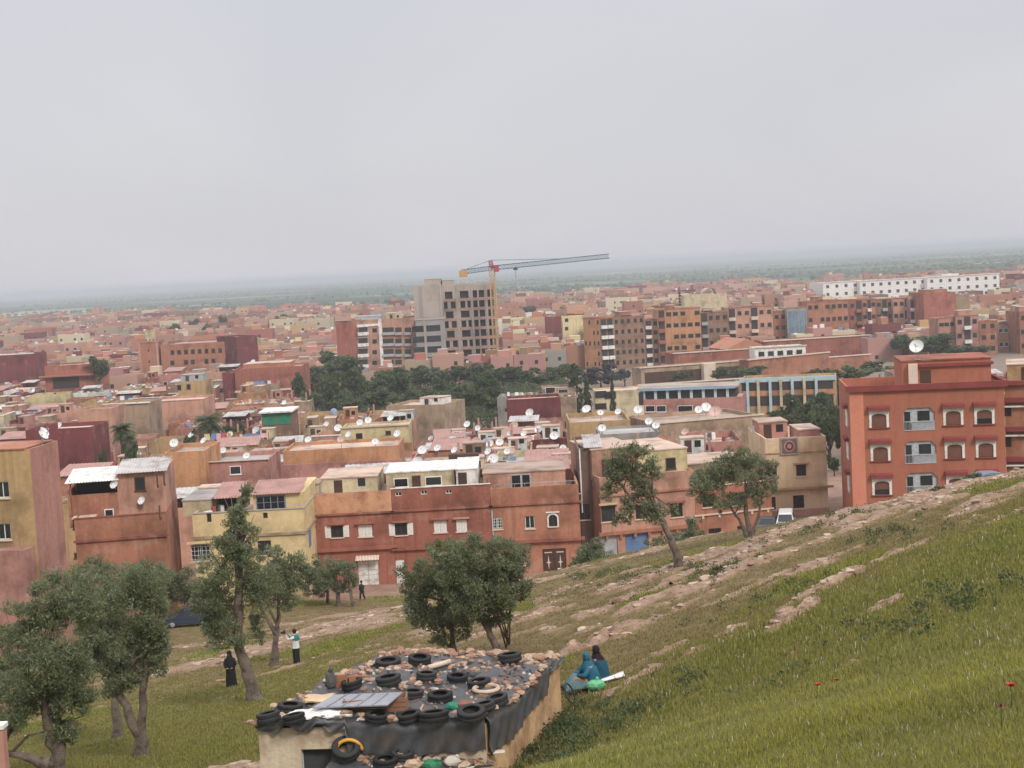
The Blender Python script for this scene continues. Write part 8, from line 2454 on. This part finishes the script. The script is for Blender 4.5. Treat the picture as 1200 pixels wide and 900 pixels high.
def grass():
    g = np.random.default_rng(3)
    n = 470000
    # even spread over the picture of the hill: distance drawn so that tufts thin out as they recede
    d = 7.0 * (127 / 7.0) ** (g.random(n) ** 1.15)
    px = g.uniform(-60, 1260, n)
    x = (px - 600) / 1700 * d + g.normal(0, .05, n) * d * .02; y = d
    keep = ~in_shack(x, y)
    z, rk = disp_z(x, y); dr = dry_mask(x, y)
    lush = np.clip(1 - dr, 0, 1)
    pr = np.clip(1.15 - 1.5 * rk, 0, 1) * (0.25 + .75 * lush)
    keep &= (g.random(n) < pr)
    # skip what the picture never shows (below the frame)
    x, y, z, d, lush, rk = [a[keep] for a in (x, y, z, d, lush, rk)]
    n = len(x)
    nb = 5
    patch = fbm(x / 2.6, y / 2.6, 71, 4); yel = fbm(x / 4.0, y / 4.0, 88, 3)
    # yellow flowering swathe across the near slope
    H = (0.035 + .125 * lush * (0.35 + .9 * patch)) * np.clip(.55 + d / 60, .7, 1.25) * (0.65 + .35 * sstep(60, 25, d))
    V = np.zeros((n, nb, 5, 3)); T = np.zeros((n, nb, 4))
    wd = np.maximum(.0035, d * .00034)
    green = np.array([.235, .25, .044]); green2 = np.array([.33, .31, .066]); straw = np.array([.29, .225, .10]); yellow = np.array([.36, .33, .04]); dark = np.array([.10, .135, .034])
    ysw = sstep(.42, .62, yel) * sstep(34, 20, d) * .6
    for b in range(nb):
        a = g.uniform(0, 6.283, n); ln = g.uniform(.15, .75, n); h = H * g.uniform(.55, 1.25, n)
        ox, oy = g.normal(0, .05, n) * np.clip(d / 14, 1, 3), g.normal(0, .05, n) * np.clip(d / 14, 1, 3)
        bx, by = x + ox, y + oy
        dx, dy = np.cos(a), np.sin(a); sx, sy = -dy, dx
        w = wd * g.uniform(.7, 1.4, n)
        V[:, b, 0] = np.stack([bx - sx * w, by - sy * w, z - .03], -1); V[:, b, 1] = np.stack([bx + sx * w, by + sy * w, z - .03], -1)
        mx, my = bx + dx * ln * h * .35, by + dy * ln * h * .35
        V[:, b, 2] = np.stack([mx + sx * w * .8, my + sy * w * .8, z + h * .6], -1); V[:, b, 3] = np.stack([mx - sx * w * .8, my - sy * w * .8, z + h * .6], -1)
        V[:, b, 4] = np.stack([bx + dx * ln * h, by + dy * ln * h, z + h], -1)
        k = g.random(n)[:, None]; pm = patch[:, None]
        c = green * (1 - pm) + green2 * pm
        c = np.where(k < .16, dark, c)
        c = c * lush[:, None] + straw * (1 - lush[:, None]) * g.uniform(.6, 1.1, n)[:, None]
        c = np.where((k > .55) & (g.random(n)[:, None] < ysw[:, None]), yellow, c)
        c = np.where((k > .93), straw, c)
        c = np.where((k > .985) & (d[:, None] < 40), np.array([.60, .58, .50]), c)
        T[:, b, :3] = c * g.uniform(.86, 1.14, n)[:, None]; T[:, b, 3] = 1
    base = (np.arange(n * nb) * 5)
    q = np.stack([base, base + 1, base + 2, base + 3], -1); t = np.stack([base + 3, base + 2, base + 4, base + 4], -1)
    # quads for the lower half, tips as triangles stored apart
    VV = V.reshape(-1, 3); TT = np.repeat(T.reshape(-1, 4), 2, 0)
    tri = np.stack([np.stack([base, base + 1, base + 2], -1), np.stack([base, base + 2, base + 3], -1), np.stack([base + 3, base + 2, base + 4], -1)], 1).reshape(-1, 3)
    T3 = np.repeat(T.reshape(-1, 4), 3, 0)
    me = np_mesh('grass', VV, tri, leaf_mat('grass blades', .45), attrs={'tint': ('FACE', 'FLOAT_COLOR', T3)})
    o = link('grass', me); tag(o, 'green and straw-coloured grass with yellow flowers covering the slope', 'grass', kind='stuff')
grass()

def weeds():
    """broad-leaved dark weeds by the shack wall and in patches on the slope"""
    g = np.random.default_rng(12); C = []; Rr = []
    spots = [(640, 850, 35, .9, 60), (665, 838, 36, .7, 40), (625, 880, 32.5, .6, 36), (700, 850, 33, .9, 40), (740, 845, 34, 1.0, 36), (1110, 690, 29, 1.0, 26), (1080, 700, 30, .8, 12), (960, 745, 29, 1.2, 9), (1130, 665, 31, .8, 18), (700, 690, 84, 1.6, 20), (830, 660, 58, 1.5, 26), (960, 640, 66, 1.6, 20), (1040, 640, 52, 1.2, 20), (910, 690, 45, 1.0, 22), (760, 690, 66, 1.4, 20)]
    for px, py, d, s, m in spots:
        p = W(px, py, d)
        for k in range(m):
            x, y = p.x + g.normal(0, s), p.y + g.normal(0, s * 1.3)
            z, rk = disp_z(np.array([x]), np.array([y]))
            if in_shack(np.array([x]), np.array([y]))[0]: continue
            C.append((x, y, float(z[0]) + .08)); Rr.append(g.uniform(.10, .22) * (1 + d / 120))
    V, F, T = leaf_cloud(C, Rr, len(C) * 46, .085, MIDG + DARKG, 5, elong=1.7, shell=.3)
    me = np_mesh('weeds', V, F, M_LEAF, attrs={'tint': ('FACE', 'FLOAT_COLOR', T)})
    o = link('weeds', me); tag(o, 'dark leafy weeds in patches on the slope and along the shack wall', 'weeds', kind='stuff')
weeds()

def rocks():
    """loose stones and ledge slabs strewn along the rocky bands"""
    g = np.random.default_rng(23)
    shapes = []
    for k in range(6):
        bm = bmesh.new(); bmesh.ops.create_icosphere(bm, subdivisions=2, radius=1.0); r = random.Random(k)
        off = r.uniform(0, 50)
        v = np.array([q.co[:] for q in bm.verts]); f = np.array([[a.index for a in q.verts] for q in bm.faces]); bm.free()
        nz = fbm(v[:, 0] * 1.6 + off, v[:, 1] * 1.6 + v[:, 2] * 1.3, k, 3)
        v = v * (0.6 + .8 * nz)[:, None]; v[:, 2] = np.clip(v[:, 2], -.5, .42 + .15 * nz); shapes.append((v, f))
    n = 130000
    d = 20 * (112 / 20.) ** g.random(n); px = g.uniform(-40, 1240, n)
    x = (px - 600) / 1700 * d; y = d
    z, rk = disp_z(x, y)
    keep = (g.random(n) < np.clip((rk - .30) * 1.2, 0, .6) * .42 + .003) & ~in_shack(x, y)
    x, y, z, rk, d = [a[keep] for a in (x, y, z, rk, d)]; n = len(x)
    s = np.exp(g.normal(-3.0, .52, n)) * (1 + .5 * (rk > .6)) * np.clip(d / 45, .6, 1.7); s = np.clip(s, .02, .20)
    VV = []; FF = []; TT = []; off = 0
    cols = np.array([(.28, .18, .125), (.34, .24, .17), (.40, .295, .215), (.22, .145, .10), (.45, .35, .27)])
    for i in range(n):
        v, f = shapes[i % 6]; a = R(-41 + g.normal(0, 25)) * -1; ca, sa = math.cos(a), math.sin(a)
        el = g.uniform(1.1, 2.2); q = v * np.array([s[i] * el, s[i], s[i] * g.uniform(.3, .65)])
        VV.append(np.stack([q[:, 0] * ca - q[:, 1] * sa + x[i], q[:, 0] * sa + q[:, 1] * ca + y[i], q[:, 2] + z[i] - .25 * s[i]], -1)); FF.append(f + off); off += len(v)
        TT.append(np.repeat([[*(cols[g.integers(0, 5)] * g.uniform(.85, 1.1)), 1]], len(f), 0))
    me = np_mesh('scattered_rocks', np.concatenate(VV), np.concatenate(FF), attr_mat('rock pieces', 'tint', var=.4, scale=6), attrs={'tint': ('FACE', 'FLOAT_COLOR', np.concatenate(TT))})
    o = link('scattered_rocks', me); tag(o, 'loose pinkish stones strewn along the rocky bands of the slope', 'stones', kind='stuff')
rocks()

def outcrop(px, py, d, L_, Wd, H, seed, label, rot=41):
    """one rocky outcrop: a heap of bedded slabs grown into one body"""
    p = W(px, py, d); g = G(p.x, p.y)
    r = random.Random(seed); b = MB()
    n = 96; m = 40
    V = []; F = []
    a = R(rot); ca, sa = math.cos(a), math.sin(a)
    for j in range(m + 1):
        for i in range(n + 1):
            u = (i / n - .5) * 2; v = (j / m - .5) * 2
            e = max(0.0, 1 - (abs(u) ** 2.2 + abs(v) ** 2.2))
            lx, ly = u * L_, v * Wd
            x = p.x + lx * ca - ly * sa; y = p.y + lx * sa + ly * ca
            V.append((x, y, e))
    A = np.array(V); X, Y, E = A[:, 0], A[:, 1], A[:, 2]
    gz, _ = disp_z(X, Y)
    nz = fbm(X * 2.6, Y * 2.6, seed, 5); big = fbm(X * .9, Y * .9, seed + 3, 3)
    edge = sstep(.28, .62, E ** .6 * .9 + (big - .5) * 1.5 + (nz - .5) * .5)
    st = np.floor((nz * .9 + big * .5) * 7) / 7
    Z = gz - .12 + edge * H * (.25 + 1.1 * st) + (nz - .5) * .16 * edge
    O = np.array([p.x, p.y, g])
    for j in range(m):
        for i in range(n): k = j * (n + 1) + i; F.append((k, k + 1, k + n + 2, k + n + 1))
    me = np_mesh('rock_outcrop', np.stack([X, Y, Z], -1) - O, F, M_ROCK)
    o = link('rock_outcrop', me, None, (p.x, p.y, g)); tag(o, label, 'rock', 'rock outcrops on the slope')
M_ROCK = paint('outcrop stone', (.34, .23, .165), var=.45, scale=2.2, fine=.25, bump=1.0, dirt=(.22, .125, .09))
outcrop(1030, 718, 33, .95, .42, .20, 1, 'craggy pink outcrop with dark crevice at the edge of the lush grass')
outcrop(932, 716, 36, 1.0, .28, .22, 2, 'low smooth pale slab left of the craggy outcrop')
outcrop(965, 690, 42, 1.7, .30, .18, 3, 'long broken rock band above the smooth pale slab')
outcrop(745, 802, 38, 1.3, .33, .22, 4, 'flat split pink slab just right of the seated people')
outcrop(695, 757, 48, 1.9, .22, .22, 5, 'thin pale rock rib above the seated people')
outcrop(770, 712, 56, 2.4, .3, .18, 6, 'slanting rock rib in the middle of the slope')
outcrop(1065, 655, 46, 1.3, .3, .16, 7, 'small rock band high on the slope right of the long broken one')

def poppies():
    red = paint('poppy red', (.50, .04, .025), var=.1, rough=.6); st = paint('stem green', (.05, .08, .02))
    for k, (px, py, d, s, lab) in enumerate([(1184, 804, 12.4, .036, 'large red poppy in the grass near the right edge'), (1173, 828, 11.8, .02, 'small red poppy below the large one'), (958, 803, 15.5, .026, 'red poppy in the middle of the lush grass'), (981, 797, 15.8, .02, 'small dark red poppy right of the other in the middle grass')]):
        d = min((abs(W(px, py, q).z - GD(W(px, py, q).x, q) - .24), q) for q in [7 + .1 * i for i in range(220)])[1]
        p = W(px, py, d); z = GD(p.x, p.y); h = max(.12, p.z - z); s *= d / 13.0
        o = empty('poppy', (p.x, p.y, z), k, lab, 'flower', 'poppies in the grass')
        b = MB(); b.tube([(0, 0, 0), (.01, 0, h * .5), (0, 0, h)], .004, 5); b.build('stem', st, o)
        b = MB()
        for q in range(4):
            a = q * math.pi / 2; V = []; F = []
            for j in range(5):
                for i in range(5):
                    t, w = j / 4, (i / 4 - .5) * 2; rr = s * t; ww = s * .85 * math.sin(min(1, t * 1.1) * 2.2) * w
                    V.append((math.cos(a) * rr - math.sin(a) * ww, math.sin(a) * rr + math.cos(a) * ww, h + s * (.75 * t * t + .12 * math.sin(i * 2 + q))))
            for j in range(4):
                for i in range(4): F.append((j*5+i, j*5+i+1, (j+1)*5+i+1, (j+1)*5+i))
            b.add(V, F, 0, True)
        b.build('petals', red, o)
        b = MB(); b.blob((0, 0, h + .012), (.010, .010, .013), 0, 0, 1, 1); b.build('flower_centre', M_HAIR, o)
poppies()

people()
cars()
